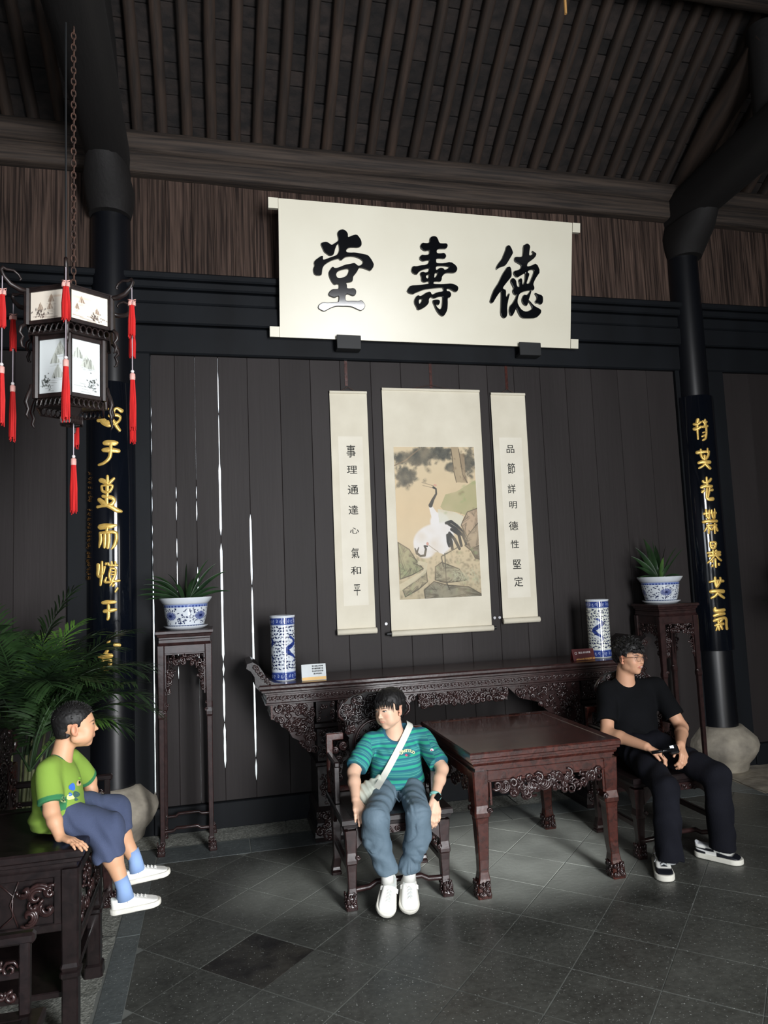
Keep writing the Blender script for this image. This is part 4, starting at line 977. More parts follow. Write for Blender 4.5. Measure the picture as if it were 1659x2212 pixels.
RCH = [(*B1, [[(255,145,56),(235,220,50),(240,330,46),(250,440,34),(255,540,34)],[(165,245,38),(220,245,46)],[(170,340,52),(230,340,56),(320,290,42)],[(240,250,42),(320,195,38)],[(395,150,34),(400,220,42),(400,270,46)],[(355,180,36),(390,225,40)],[(430,192,34),(410,222,30)],[(345,295,42),(448,280,40)],[(420,310,36),(425,420,34),(410,535,38),(352,558,34)],[(352,410,25),(390,400,30),(418,392,20)],[(338,485,34),(380,470,34),(400,455,28)]]),
 (*B1, [[(225,810,52),(300,800,56),(400,790,42),(478,790,42)],[(310,745,38),(315,860,42),(350,930,42),(420,938,42),(460,870,42),(470,790,38)],[(445,725,30),(450,800,34)],[(385,870,52),(390,940,38)],[(260,1015,46),(350,990,56),(498,1000,56)],[(430,1000,46),(350,1080,38),(272,1118,34)],[(400,1030,46),(450,1080,48),(502,1128,46)]]),
 (*B1, [[(425,1300,38),(435,1400,46),(445,1480,46)],[(352,1375,50),(370,1410,38),(440,1400,46),(500,1370,42),(515,1325,38)],[(320,1500,56),(400,1470,56),(535,1480,48)],[(340,1590,62),(380,1560,38)],[(435,1520,36),(430,1620,40),(425,1715,42),(470,1738,56),(560,1730,60)],[(490,1500,32),(480,1600,34),(460,1690,28)],[(500,1560,36),(548,1550,46)]]),
 (*B1, [[(365,2030,42),(480,2010,42),(615,2010,42)],[(415,1945,42),(425,2080,46),(480,2135,38),(480,1955,34)],[(530,1955,34),(545,2080,42),(580,2130,42),(595,2000,34),(585,1925,20)],[(355,2190,55),(450,2172,56),(635,2172,48)]]),
 (*B2, [[(265,100,38),(265,275,34)],[(375,100,38),(380,275,30)],[(230,130,36),(408,120,36)],[(240,150,34),(182,238,30)],[(260,150,36),(320,215,40),(370,150,36)],[(395,150,34),(428,228,30)]]),
 (*B2, [[(290,440,38),(305,540,42),(375,553,38),(400,442,38),(340,428,34),(292,440,30)],[(320,495,30),(385,490,30)],[(235,635,34),(330,620,38),(476,620,38)],[(345,590,34),(345,680,38)],[(400,585,38),(400,680,38)],[(264,690,46),(360,675,46),(476,665,42)],[(360,700,34),(300,770,34),(240,816,30)],[(410,690,34),(450,740,38),(496,776,30)],[(385,745,38),(395,895,38)],[(335,780,38),(325,800,36)],[(335,860,42),(325,880,38)],[(450,830,38),(455,858,34)]]),
 (*B2, [[(275,1170,34),(380,1145,38),(536,1150,38)],[(380,1085,42),(385,1200,42),(410,1275,38),(455,1200,38),(490,1140,34),(475,1085,30)],[(425,1170,32),(420,1240,32)],[(295,1345,56),(400,1335,56),(540,1340,56)],[(440,1360,42),(380,1430,42),(308,1463,34)],[(430,1370,38),(490,1420,42),(550,1462,34)]]),
 (*B2, [[(380,1645,46),(372,1700,62),(450,1695,50),(555,1680,46)],[(360,1790,50),(450,1760,55),(556,1750,42)],[(360,1880,50),(450,1850,50),(570,1820,42),(590,1860,38),(590,1960,34),(600,2035,42)],[(385,1965,42),(470,1945,46),(536,1935,42)],[(440,1880,36),(450,2000,38),(455,2048,38)],[(510,1860,40),(470,1910,36)],[(430,1970,38),(398,2056,30)],[(490,1970,38),(514,2036,34)]])]
couplet(0, COLX[0], 1.07, 3.36, 'curved black board with gold characters on the left column behind the lantern', LCH)
couplet(1, COLX[1], 1.05, 3.36, 'curved black board with gold characters on the right column', RCH)

# ---- hanging scrolls
def text_mesh(txt, size, off=.0, ext=.0008):
    cu = bpy.data.curves.new('t', 'FONT'); cu.body = txt; cu.size = size; cu.extrude = ext; cu.offset = off; cu.align_x = 'CENTER'; cu.align_y = 'CENTER'; cu.resolution_u = 3
    o = bpy.data.objects.new('t', cu); C.objects.link(o); me = bpy.data.meshes.new_from_object(o.evaluated_get(bpy.context.evaluated_depsgraph_get())); bpy.data.objects.remove(o)
    me.materials.clear(); return me
def wall_text(txt, x, y, z, w, h, parent, m='ink', name='character', off=.0, rot=0.):
    me = text_mesh(txt, 1., off); vs = np.array([v.co for v in me.vertices]); a, b = vs.min(0), vs.max(0); c = (a+b)/2; s = (b-a); s[2] = 1
    M = Matrix.Translation((x, y, z)) @ Matrix.Rotation(rot, 4, 'Y') @ Matrix.Rotation(math.radians(90), 4, 'X') @ Matrix.Diagonal((w/s[0], h/s[1], 1, 1)) @ Matrix.Translation((-c[0], -c[1], 0))
    me.transform(M); me.name = name; return link(name, me, m, parent)
YS = YW-.018
def scroll(x0, x1, z0, z1, label, group=None):
    t = thing('hanging_scroll', label, 'scroll', ((x0+x1)/2, YS, z0), group)
    MB().box((x0, YS-.003, z0), (x1, YS, z1)).build('mount', 'scroll_paper', t)
    MB().lathe([(.010, x0-.0), (.012, x0), (.012, x1), (.010, x1)], (0, YS-.004, z1), 10, 'x').build('top_rod', 'scroll_paper', t, auto=60)
    MB().lathe([(.02, x0-.006), (.024, x0-.003), (.024, x1+.003), (.02, x1+.006)], (0, YS-.022, z0), 14, 'x').build('bottom_roller', 'scroll_paper', t, auto=60)
    mb = MB().tube([(x0+(x1-x0)*.3, YS-.008, z1+.008), ((x0+x1)/2, YS-.008, z1+.045), (x0+(x1-x0)*.7, YS-.008, z1+.008)], .002, 5); mb.build('cord', 'rust_chain', t)
    return t
s1 = scroll(.952, 1.265, 1.395, 3.35, 'narrow left calligraphy scroll with a column of eight black characters', 'narrow calligraphy scrolls beside the painting')
s3 = scroll(2.365, 2.685, 1.41, 3.365, 'narrow right calligraphy scroll with a column of eight black characters', 'narrow calligraphy scrolls beside the painting')
MB().box((1.01, YS-.0042, 1.60), (1.215, YS-.0025, 2.98)).build('paper', 'scroll_inner', s1)
MB().box((2.42, YS-.0042, 1.60), (2.63, YS-.0025, 2.98)).build('paper', 'scroll_inner', s3)
for ch_, zx, zy, w, h in zip('事理通達心氣和平', (150, 165, 180, 185, 200, 212, 220, 238), (160, 420, 702, 985, 1275, 1590, 1835, 2108), (.075, .085, .088, .08, .075, .065, .085, .055), (.105, .065, .075, .075, .05, .085, .065, .09)):
    p = onY(735+zx/6.5, 950+zy/6.5, YS-.0045); wall_text(ch_, p[0], p[1], p[2], w, h, s1, off=.006)
for ch_, zx, zy, w, h in zip('品節詳明德性堅定', (150, 165, 170, 190, 195, 215, 247, 270), (135, 415, 710, 942, 1245, 1510, 1800, 2052), (.072, .07, .072, .07, .085, .075, .075, .08), (.07, .095, .08, .062, .078, .07, .08, .085)):
    p = onY(1080+zx/6.7, 950+zy/6.7, YS-.0045); wall_text(ch_, p[0], p[1], p[2], w, h, s3, off=.006)
s2 = scroll(1.395, 2.262, 1.36, 3.385, 'wide central painted scroll of two cranes under a pine')
for x, l in ((1.377, 0), (2.28, 1)): MB().lathe([(.012, -.028), (.014, -.02), (.014, .012)], (x, YS-.022, 1.36), 12, 'x').build('roller_knob', 'iron_black', s2, auto=60)
for x in (1.355, 1.395+.9, 2.36-.02): MB().lathe([(.001, -.012), (.012, -.012), (.012, 0), (.001, 0)], (x, YW, 1.44), 10, 'y').build('plastic_hook', 'clear_plastic', s2)
# straps the scrolls hang from
for x in (1.10, 1.835, 2.53):
    tag(MB().box((x-.012, YW-.004, 3.41), (x+.012, YW, 3.62)).build('strap', 'rosewood'), 'thin dark strap on the plank wall above the %s scroll' % {1.10: 'left', 1.835: 'central', 2.53: 'right'}[x], 'strap')
# crane painting (a free stand-in: two cranes, pine, rocks)
def crane_canvas():
    W_, H_ = 260, 450; cv = Canvas(W_, H_, (206, 188, 154)); R = rnd(77); k = W_/1140.; kx = lambda x: (x-45)*k; ky = lambda y: (y-30)*H_/2100.
    yy = cv.Y/H_; cv.mixin(np.clip(.75-np.abs(yy-.42)*2.4, 0, 1)*.35, (214, 178, 132)); cv.mixin(np.clip(yy-.62, 0, 1)*1.6, (150, 140, 112))
    P = lambda *a: [(kx(x), ky(y)) for x, y in a]
    for n_, x0, y0, x1, y1 in ((70, 60, 130, 330, 240), (90, 60, 320, 330, 560), (110, 250, 40, 560, 290), (90, 520, 40, 860, 200), (50, 780, 270, 900, 360), (60, 1000, 60, 1180, 440)):
        for _ in range(int(n_*1.7)):
            x, y = R.gauss((x0+x1)/2, (x1-x0)/4), R.gauss((y0+y1)/2, (y1-y0)/4); cv.blob(kx(x), ky(y), R.uniform(4, 9), R.uniform(3, 6), R.choice(((80, 80, 70), (62, 62, 54), (100, 98, 84))), R.uniform(0, 3), .6, .8)
            for _2 in range(5):
                a = R.uniform(0, 6.28); cv.stroke([(kx(x), ky(y)), (kx(x)+6*math.cos(a), ky(y)+6*math.sin(a))], .8, (58, 58, 52), .6)
    cv.stroke(P((45, 290), (200, 220), (260, 170), (400, 60)), [3, 4, 4, 3], (120, 104, 82))
    cv.poly(P((850, 30), (960, 30), (990, 300), (1060, 540), (900, 530), (870, 380)), (164, 146, 116)); cv.poly(P((960, 130), (1040, 120), (1040, 420), (1070, 540), (1000, 500)), (140, 122, 96))
    cv.mottle(R, 420, (1.5, 4), (86, 70, 50), .55, lambda x, y: (kx(850) < x < kx(910) or kx(965) < x < kx(1060)) and y < ky(530)); cv.stroke(P((850, 60), (880, 400), (905, 530)), 2.4, (70, 58, 44)); cv.stroke(P((960, 60), (1000, 420), (1060, 540)), 2.4, (70, 58, 44)); cv.mottle(R, 200, (2, 6), (196, 206, 168), .5, lambda x, y: x > kx(930) and ky(480) < y < ky(860))
    cv.poly(P((660, 870), (740, 700), (900, 660), (1180, 500), (1190, 900), (1030, 1000), (880, 950), (700, 920)), (168, 162, 120)); cv.mottle(R, 130, (3, 8), (140, 158, 104), .5, lambda x, y: x > kx(900) and ky(500) < y < ky(860))
    cv.mottle(R, 90, (2, 6), (112, 86, 56), .5, lambda x, y: x > kx(880) and ky(650) < y < ky(1000))
    rocks = [[(1190, 900), (1040, 950), (940, 1130), (1020, 1300), (1190, 1250)], [(1190, 1100), (1030, 1280), (980, 1420), (1100, 1520), (1190, 1500)], [(1190, 1420), (1060, 1480), (1120, 1600), (1190, 1620)], [(50, 1350), (200, 1450), (300, 1620), (380, 1720), (220, 1800), (60, 1850)], [(540, 1880), (550, 1700), (640, 1640), (880, 1740), (980, 1900), (740, 1920)],
             [(90, 2000), (300, 1850), (420, 1740), (430, 1900), (300, 2000), (120, 2090)], [(390, 2120), (380, 2010), (520, 1900), (720, 1960), (1000, 1990), (1180, 2100), (1180, 2130), (420, 2160)]]
    for rk, c_ in zip(rocks, ((176, 152, 126), (160, 142, 118), (128, 116, 98), (150, 148, 112), (152, 146, 120), (158, 148, 118), (128, 124, 104))):
        cv.poly(P(*rk), c_); pp = P(*rk); cv.stroke(pp+[pp[0]], 3.0, (58, 50, 38), .9)
        for j in range(len(pp)):
            a, b = pp[j], pp[(j+1) % len(pp)]; cx = sum(p[0] for p in pp)/len(pp); cy = sum(p[1] for p in pp)/len(pp)
            for t in (.1, .2, .32, .44, .55, .66, .78, .9): cv.stroke([(a[0]+(b[0]-a[0])*t, a[1]+(b[1]-a[1])*t), (a[0]+(cx-a[0])*.5+R.uniform(-4, 4), a[1]+(cy-a[1])*.5+R.uniform(-4, 4))], 1.3, (84, 76, 60), .7)
    cv.mottle(R, 900, (1.5, 5), (84, 80, 60), .34, lambda x, y: y > ky(1500)); cv.mottle(R, 300, (1.5, 4), (96, 76, 54), .34, lambda x, y: x > kx(930) and y > ky(880)); cv.mottle(R, 120, (2, 6), (130, 148, 104), .35, lambda x, y: y > ky(1450))
    for _ in range(70):
        x, y = R.uniform(800, 1150), R.uniform(1780, 1960); d = R.uniform(-80, 80); cv.stroke(P((x, y), (x+d*.6, y-60), (x+d, y-50)), .9, (176, 176, 146), .8)
    cv.stroke(P((330, 1640), (420, 1660), (400, 1760), (260, 1850), (60, 1960)), [12, 10, 10, 14, 18], (196, 186, 156), .8)
    # standing crane: neck up, second crane bent low
    Wt = (222, 218, 214)
    cv.stroke(P((520, 860), (560, 960), (620, 1080)), [10, 20, 34], Wt); cv.blob(kx(640), ky(1080), 30, 28, Wt, 0, 1, .1); cv.poly(P((620, 900), (860, 950), (985, 1010), (930, 1150), (640, 1200)), (206, 204, 186), .8); cv.mottle(R, 40, (2, 5), (150, 172, 124), .5, lambda x, y: kx(620) < x < kx(860) and ky(920) < y < ky(1060))
    cv.blob(kx(540), ky(1300), 62, 40, Wt, -.25, 1, .08); cv.blob(kx(430), ky(1380), 38, 42, Wt, .2, 1, .08); cv.blob(kx(680), ky(1300), 34, 46, Wt, .2, 1, .1); cv.poly(P((420, 1500), (700, 1480), (690, 1540), (600, 1500)), Wt)
    K = (52, 52, 50)
    cv.stroke(P((575, 600), (610, 620), (610, 690), (560, 770), (522, 850)), [7, 5, 6, 9, 13], K); cv.stroke(P((415, 527), (580, 578)), 1.6, (120, 108, 92)); cv.stroke(P((425, 570), (565, 605)), 1.4, (120, 108, 92)); cv.blob(kx(600), ky(568), 5, 3, (200, 150, 130), .2)
    for a in (((730, 1100), (800, 1080), (880, 1140), (960, 1220), (1025, 1360)), ((760, 1110), (860, 1180), (960, 1280), (1000, 1400)), ((800, 1190), (900, 1260), (930, 1420)), ((770, 1240), (840, 1330), (900, 1460)), ((760, 1260), (790, 1360), (800, 1460)), ((740, 1270), (745, 1360), (760, 1420))):
        cv.stroke(P(*a), [9, 10, 9, 7, 3][:len(a)], K)
    cv.stroke(P((330, 1430), (300, 1500), (350, 1545), (410, 1540), (430, 1450), (410, 1410), (450, 1415)), [3, 7, 6, 7, 7, 5, 5], K); cv.stroke(P((280, 1440), (300, 1510), (350, 1540)), [4, 6, 4], K); cv.stroke(P((470, 1400), (600, 1500)), 2, (150, 138, 122)); cv.blob(kx(455), ky(1380), 4, 5, (200, 148, 134))
    cv.stroke(P((880, 1440), (640, 1560), (660, 1700)), [3, 3, 4], (84, 80, 66)); cv.stroke(P((690, 1520), (692, 1900)), 3.2, (84, 80, 66)); cv.stroke(P((600, 1900), (700, 1930), (770, 1890)), 3, (70, 66, 54)); cv.stroke(P((695, 1920), (740, 2030)), [4, 2], (70, 66, 54))
    cv.mottle(R, 200, (6, 18), (196, 176, 142), .12)
    return cv
pz0, pz1, px0, px1 = 1.628, 2.895, 1.475, 2.185
MB().box((px0-.004, YS-.0045, pz0-.004), (px1+.004, YS-.003, pz1+.004)).build('painting_backing', 'scroll_inner', s2)
canvas_plane('painting', crane_canvas(), (px0, YS-.006, pz1), (px1, YS-.006, pz1), (px0, YS-.006, pz0), 'painted', s2)
# ================================================================== PORCELAIN, PLANTS, CARDS, LANTERN
BLUE, BLUE2, PW = (44, 62, 128), (24, 34, 78), (206, 213, 220)
def vase_canvas(seed, cool):
    cv = Canvas(300, 230, PW if cool else (208, 212, 204)); R = rnd(seed)
    for y0, y1 in ((5, 30), (198, 225)):
        cv.mixin(((cv.Y > y0) & (cv.Y < y1)).astype(np.float32), BLUE)
        for x in range(0, 300, 15):
            pts = [(x+4+5*(1-.12*q)*math.cos(q*.8+x), (y0+y1)/2+7*(1-.1*q)*math.sin(q*.8+x)) for q in range(8)]; cv.stroke(pts, 1.7, (170, 184, 214))
        cv.mixin((np.abs(cv.Y-(y1 if y0 < 50 else y0)) < 2).astype(np.float32), (130, 146, 186))
    for r in range(13):
        x = R.uniform(0, 14)
        while x < 300:
            y = 40+r*12+R.uniform(-3, 3); a = R.uniform(-.5, .5); cv.blob(x, y, R.uniform(4., 7.), R.uniform(1.8, 3.2), BLUE2, a, .95, .15); cv.stroke([(x, y), (x+R.uniform(-7, 7), y+R.choice((-5, 5)))], 2.2, BLUE2); x += R.uniform(11, 16)
    for cx in (40, 140, 240):     # coiling dragons between the clouds
        cv.blob(cx, 120, 20, 40, PW, 0, .8, .3)
        pts = [(cx+20*math.sin(q*.75)+R.uniform(-1, 1), 76+q*7.2) for q in range(13)]; cv.stroke(pts, [6, 10, 13, 15, 16, 16, 15, 14, 12, 10, 8, 5, 2], BLUE)
        cv.blob(pts[0][0], pts[0][1], 7, 5, BLUE, .4, 1, .1)
        for q in (2, 4, 6, 8, 10):
            x, y = pts[q]; s = 1 if q % 4 else -1; cv.stroke([(x, y), (x+s*12, y+3), (x+s*18, y+9)], [4, 3, 1], BLUE2)
    cv.mixin((cv.Y < 4).astype(np.float32), PW); cv.mixin((cv.Y > 226).astype(np.float32), PW)
    return cv
def vase(label, x, y, seed, cool, a0):
    t = thing('hat_stand_vase', label, 'vase', (x, y, 1.10), 'cylinder vases on the altar table')
    prof = [(.084, .001), (.090, .006), (.091, .05), (.088, .055), (.088, .40), (.091, .405), (.091, .452), (.094, .462)]
    canvas_lathe('body', vase_canvas(seed, cool), prof, (x, y, 1.10), 'porcelain', t, a0)
    MB().lathe([(.094, .462), (.093, .466), (.084, .462), (.083, .30), (.083, .02), (.001, .02)], (x, y, 1.10), 40).build('rim', 'porcelain_white', t, auto=50)
    MB().lathe([(.001, .0), (.084, .0), (.084, .002)], (x, y, 1.10), 32).build('foot', 'porcelain_white', t)
vase('tall blue and white cylinder vase at the left end of the altar table', .487, 5.36, 3, True, .3)
vase('tall blue and white cylinder vase at the right end of the altar table', 3.055, 5.36, 4, False, 1.2)

def pot_canvas(seed):
    cv = Canvas(340, 96, PW); R = rnd(seed)
    cv.mixin((cv.Y < 11).astype(np.float32), (120, 138, 188)); cv.mixin((cv.Y > 84).astype(np.float32), (86, 98, 128))
    for x in range(0, 340, 9): cv.blob(x, 7, 3, 4, BLUE, 0, .8); cv.blob(x+2, 90, 2.4, 4, (170, 180, 200), 0, .8)
    for _ in range(330):
        x, y = R.uniform(0, 340), R.uniform(15, 80); a = R.uniform(0, 3.1); cv.blob(x, y, R.uniform(2.6, 4.6), R.uniform(1.2, 2), BLUE2, a, .95, .15)
    for cx in (42, 127, 212, 297):
        cv.blob(cx, 46, 20, 20, PW, 0, .9, .1)
        for q in range(18):
            a = q*2*math.pi/18; cv.stroke([(cx+5*math.cos(a), 46+5*math.sin(a)), (cx+16*math.cos(a), 46+16*math.sin(a))], [2, 4.2], BLUE)
        cv.blob(cx, 46, 5, 5, BLUE2, 0, 1, .1)
    return cv
def leafblade(mb, base, az, length, rise, droop, w, n=9, tipw=.5, fold=.12, roll=.8):
    """strap leaf: starts at base, goes up by rise angle and droops"""
    d = np.array([math.cos(az), math.sin(az), 0]); side = np.array([-d[1], d[0], 0]); p = np.array(base, float); el = rise; L = []; c = []
    for i in range(n+1):
        t = i/n; ww = w*(.55+.45*math.sin(math.pi*min(1, t*1.15+.1)))*(1 if t < .8 else max(.06, (1-t)/.2*tipw+.06))
        tn = d*math.cos(el)+np.array([0, 0, math.sin(el)]); upv = np.cross(side, tn); sd = side*math.cos(roll)+upv*math.sin(roll)*(1 if d[0] > 0 else -1)
        L.append(p-sd*ww/2+np.array([0, 0, ww*fold])); c.append(p.copy()); L.append(p+sd*ww/2+np.array([0, 0, ww*fold]))
        p = p+(d*math.cos(el)+np.array([0, 0, math.sin(el)]))*length/n; el -= droop/n*(.4+1.4*t)
    v = []; f = []
    for i in range(n+1): v += [L[2*i], c[i], L[2*i+1]]
    for i in range(n):
        a = 3*i; f += [(a, a+1, a+4, a+3), (a+1, a+2, a+5, a+4)]
    m = len(v); th = np.array([0, 0, -.0012]); v += [q+th for q in v]; f += [tuple(k+m for k in reversed(q)) for q in f]
    for i in range(n): a = 3*i; f += [(a, a+3, a+3+m, a+m), (a+2, a+2+m, a+5+m, a+5)]
    return mb.add(v, f)
def potted(label, x, y, seed, plant):
    t = thing('potted_plant', label, 'plant', (x, y, 1.502), 'potted plants on the plant stands')
    prof = [(.118, .018), (.128, .03), (.134, .05), (.147, .10), (.153, .15), (.156, .178)]
    p = canvas_lathe('pot', pot_canvas(seed), prof, (x, y, 1.502), 'porcelain', t, math.pi*1.5-.5*math.pi/2*.0+(.02 if plant == 0 else .5))
    MB().lathe([(.156, .178), (.165, .19), (.185, .218), (.186, .226), (.178, .226), (.160, .20), (.150, .195)], (x, y, 1.502), 48).build('pot_rim', 'porcelain_white', t, auto=60)
    MB().lathe([(.001, .0), (.125, 0), (.155, .022), (.157, .027), (.150, .027), (.12, .012), (.001, .012)], (x, y, 1.502), 48).build('saucer', 'porcelain_white', t, auto=60)
    MB().lathe([(.001, .014), (.118, .014), (.118, .02)], (x, y, 1.502), 24).build('pot_foot', 'porcelain_white', t)
    MB().lathe([(.152, .19), (.10, .198), (.001, .20)], (x, y, 1.502), 24, cap=False).build('soil', 'soil', t)
    R = rnd(seed+9); b = (x, y, 1.70)
    if plant == 0:
        for az, ln, ri, dr, w in ((172, .30, 62, 60, .03), (150, .24, 78, 50, .026), (178, .31, 52, 52, .034), (186, .30, 45, 55, .026), (176, .32, 32, 42, .034), (184, .31, 22, 34, .036), (170, .26, 14, 26, .024), (8, .34, 76, 32, .032), (356, .33, 66, 34, .028), (4, .34, 50, 34, .042), (352, .30, 24, 36, .032), (60, .26, 70, 50, .03), (120, .25, 66, 60, .03), (250, .2, 64, 70, .03), (290, .22, 70, 60, .03), (90, .30, 80, 30, .03), (200, .26, 60, 60, .03), (340, .24, 40, 50, .03)):
            a = math.radians(az+R.uniform(-6, 6)); o = (b[0]+.03*math.cos(a), b[1]+.03*math.sin(a), b[2])
            leafblade(MB(), o, a, ln, math.radians(ri), math.radians(dr), w, tipw=.9).build('leaf', 'leaf_dark', t, auto=60)
    else:
        for az, ln, ri, dr, w, m in ((150, .37, 82, 16, .075, 0), (95, .36, 86, 10, .08, 0), (20, .33, 76, 22, .06, 0), (5, .32, 66, 24, .05, 0), (348, .34, 56, 16, .03, 0), (176, .30, 52, 22, .045, 0), (165, .33, 66, 20, .05, 0), (190, .28, 36, 30, .03, 0), (60, .31, 78, 12, .07, 0), (270, .20, 82, 20, .035, 1), (140, .22, 72, 20, .03, 1), (300, .16, 70, 40, .03, 0), (0, .2, 24, 50, .03, 0), (183, .2, 20, 40, .03, 0)):
            a = math.radians(az+R.uniform(-5, 5)); o = (b[0]+.02*math.cos(a), b[1]+.02*math.sin(a), b[2])
            leafblade(MB(), o, a, ln, math.radians(ri), math.radians(dr), w, tipw=.8, fold=.2).build('leaf', ('leaf_dark', 'leaf_core')[m], t, auto=60)
potted('arching strap-leaved plant in a blue and white pot on the left plant stand', -.20, 5.43, 5, 0)
potted('upright broad-leaved dark plant in a blue and white pot on the right plant stand', 3.70, 5.43, 6, 1)

# ---- the two tent cards on the altar table
mat('card_white', lin((206, 212, 214)), .6); mat('card_orange', lin((232, 190, 120)), .6); mat('card_maroon', lin((84, 24, 26)), .4, lin((66, 18, 22))); mat('card_gold', lin((206, 156, 84)), .5, lin((120, 60, 30)), (90, 90, 90)); mat('print_white', lin((226, 216, 216)), .6)
def tent(name, label, x0, x1, y, h, m, tilt):
    t = thing(name, label, 'card', ((x0+x1)/2, y, 1.10)); th = .0015
    p = [(y-.028, 1.1005), (y-.0265, 1.1005), (y, 1.10+h-.002), (y+.0265, 1.1005), (y+.028, 1.1005), (y, 1.10+h)]
    MB().prism(p, x0, x1, 'x').build('folded_card', m, t); return t
def card_pt(x, s, y, h, l=.0008):     # s = 0 bottom .. 1 top of the front flap
    return (x, y-.028*(1-s)-l, 1.10+h*s+l*.3)
cx0, cx1, cy, chh = .602, .778, 5.235, .112
t = tent('white_card', 'white folded card with an orange foot beside the left vase', cx0, cx1, cy, chh, 'card_white', 0)
MB().loft([[card_pt(a, s, cy, chh, l) for a, s in ((cx0+.001, .02), (cx1-.001, .02), (cx1-.001, .22), (cx0+.001, .20))] for l in (.0003, .001)]).build('orange_band', 'card_orange', t)
ang = math.atan2(.028, chh)
for r, txt in enumerate(('青花瓷瓶文明參觀', '請勿觸摸愛護文物', '展品說明保持安靜', '請勿攀坐請勿')):
    me = text_mesh(txt, .0125, .0001); s = .86-r*.155; c_ = card_pt(cx0+.116, s, cy, chh, .0012)
    me.transform(Matrix.Translation(c_) @ Matrix.Rotation(-ang, 4, 'X') @ Matrix.Rotation(math.radians(90), 4, 'X') @ Matrix.Diagonal((.82, 1, 1, 1))); link('print', me, 'ink', t)
dx0, dx1, dy, dh = 2.742, 2.93, 5.25, .088
t = tent('maroon_card', 'maroon folded card with gold foot beside the right vase', dx0, dx1, dy, dh, 'card_maroon', 0)
MB().loft([[card_pt(a, s, dy, dh, l) for a, s in ((dx0+.02, .05), (dx1-.001, .05), (dx1-.001, .24), (dx0+.03, .17))] for l in (.0003, .001)]).build('gold_band', 'card_gold', t)
me = text_mesh('藏品 請勿觸摸', .0165, .0002); a2 = math.atan2(.028, dh)
me.transform(Matrix.Translation(card_pt(dx0+.105, .66, dy, dh, .0014)) @ Matrix.Rotation(-a2, 4, 'X') @ Matrix.Rotation(math.radians(90), 4, 'X')); link('print', me, 'print_white', t)
mb = MB(); mb.tube([card_pt(dx0+.030+.0085*math.cos(q*.45), .64+.10*math.sin(q*.45), dy, dh, .0012) for q in range(15)], .0022, 5); mb.build('emblem', 'print_white', t, smooth=True)

# ---- hexagonal palace lantern on its chain
LX, LY = -.716, 4.0
lan = thing('palace_lantern', 'hexagonal dark wood palace lantern with painted panels and red tassels', 'lantern', (LX, LY, 2.78))
HA = [math.radians(-90+6+60*k) for k in range(6)]
def hexring(r, z): return [(LX+r*math.cos(a), LY+r*math.sin(a), z) for a in HA]
def lpanel_canvas(kind, seed):
    R = rnd(seed); up_ = kind == 'u'; cv = Canvas(96, 66, (232, 222, 206)) if up_ else Canvas(72, 138, (216, 222, 222)); w, h = cv.w, cv.h
    for _ in range(3 if up_ else 4):      # peaks
        x = R.uniform(.15, .8)*w; y0 = R.uniform(.28, .75)*h; hh = R.uniform(.16, .3)*h; bw = hh*.5; c_ = (120, 92, 74) if up_ else (104, 108, 98)
        cv.poly([(x-bw, y0), (x-bw*.4, y0-hh*.7), (x, y0-hh), (x+bw*.35, y0-hh*.6), (x+bw, y0)], (196, 180, 160) if up_ else (190, 194, 184), .8)
        for q in range(8):
            a = x+R.uniform(-bw, bw)*.7; cv.stroke([(a, y0-hh*.9*(1-abs(a-x)/bw)), (a+R.uniform(-4, 4), y0)], R.uniform(.8, 1.6), c_, .7)
        for q in range(4): cv.stroke([(x+R.uniform(-bw, bw), y0+q*2.2), (x+R.uniform(-bw, bw)*1.4, y0+q*2.2)], .9, c_, .5)
    for _ in range(26 if up_ else 34):
        x, y = R.gauss(.25 if seed % 2 else .72, .1)*w, R.gauss(.78, .07)*h; cv.blob(x, y, R.uniform(1.5, 4), R.uniform(1, 2.4), (62, 48, 44) if up_ else (44, 50, 44), R.uniform(0, 3), .7, .4)
    for q in range(4): y = (.80+.05*q)*h; x = R.uniform(0, .5)*w; cv.stroke([(x, y), (x+R.uniform(.2, .5)*w, y+1)], 1.3, (112, 88, 76) if up_ else (112, 118, 110), .7)
    cv.blob(w*.3 if seed % 2 == 0 else w*.75, h*.2, w*.2, 2.4, (204, 172, 140), 0, .45, .7) if up_ else None
    return cv
def lantern_tier(R_, z0, z1, ph, kind, fw):
    for z in (z0, z1-fw): MB().loft([hexring(R_+.004, z), hexring(R_+.006, z+.003), hexring(R_+.006, z+fw-.003), hexring(R_+.004, z+fw)]).build('tier_rail', 'lantern_wood', lan)
    for k in range(6):
        a = HA[k]; x, y = LX+R_*math.cos(a), LY+R_*math.sin(a); MB().tube([(x, y, z0), (x, y, z1)], .017, 8).build('corner_post', 'lantern_wood', lan)
        b = HA[(k+1) % 6]; p0 = np.array([LX+R_*math.cos(a), LY+R_*math.sin(a), 0]); p1 = np.array([LX+R_*math.cos(b), LY+R_*math.sin(b), 0]); e = (p1-p0)/np.linalg.norm(p1-p0); nn = np.array([e[1], -e[0], 0.])
        q0, q1 = p0+e*.018-nn*.004, p1-e*.018-nn*.004; za, zb = z0+fw, z1-fw
        canvas_plane('painted_panel', lpanel_canvas(kind, k+(0 if kind == 'u' else 10)), q0+[0, 0, zb], q1+[0, 0, zb], q0+[0, 0, za], 'painted', lan)
lantern_tier(.232, 3.165, 3.355, .19, 'u', .02)
lantern_tier(.186, 2.79, 3.115, .32, 'l', .022)
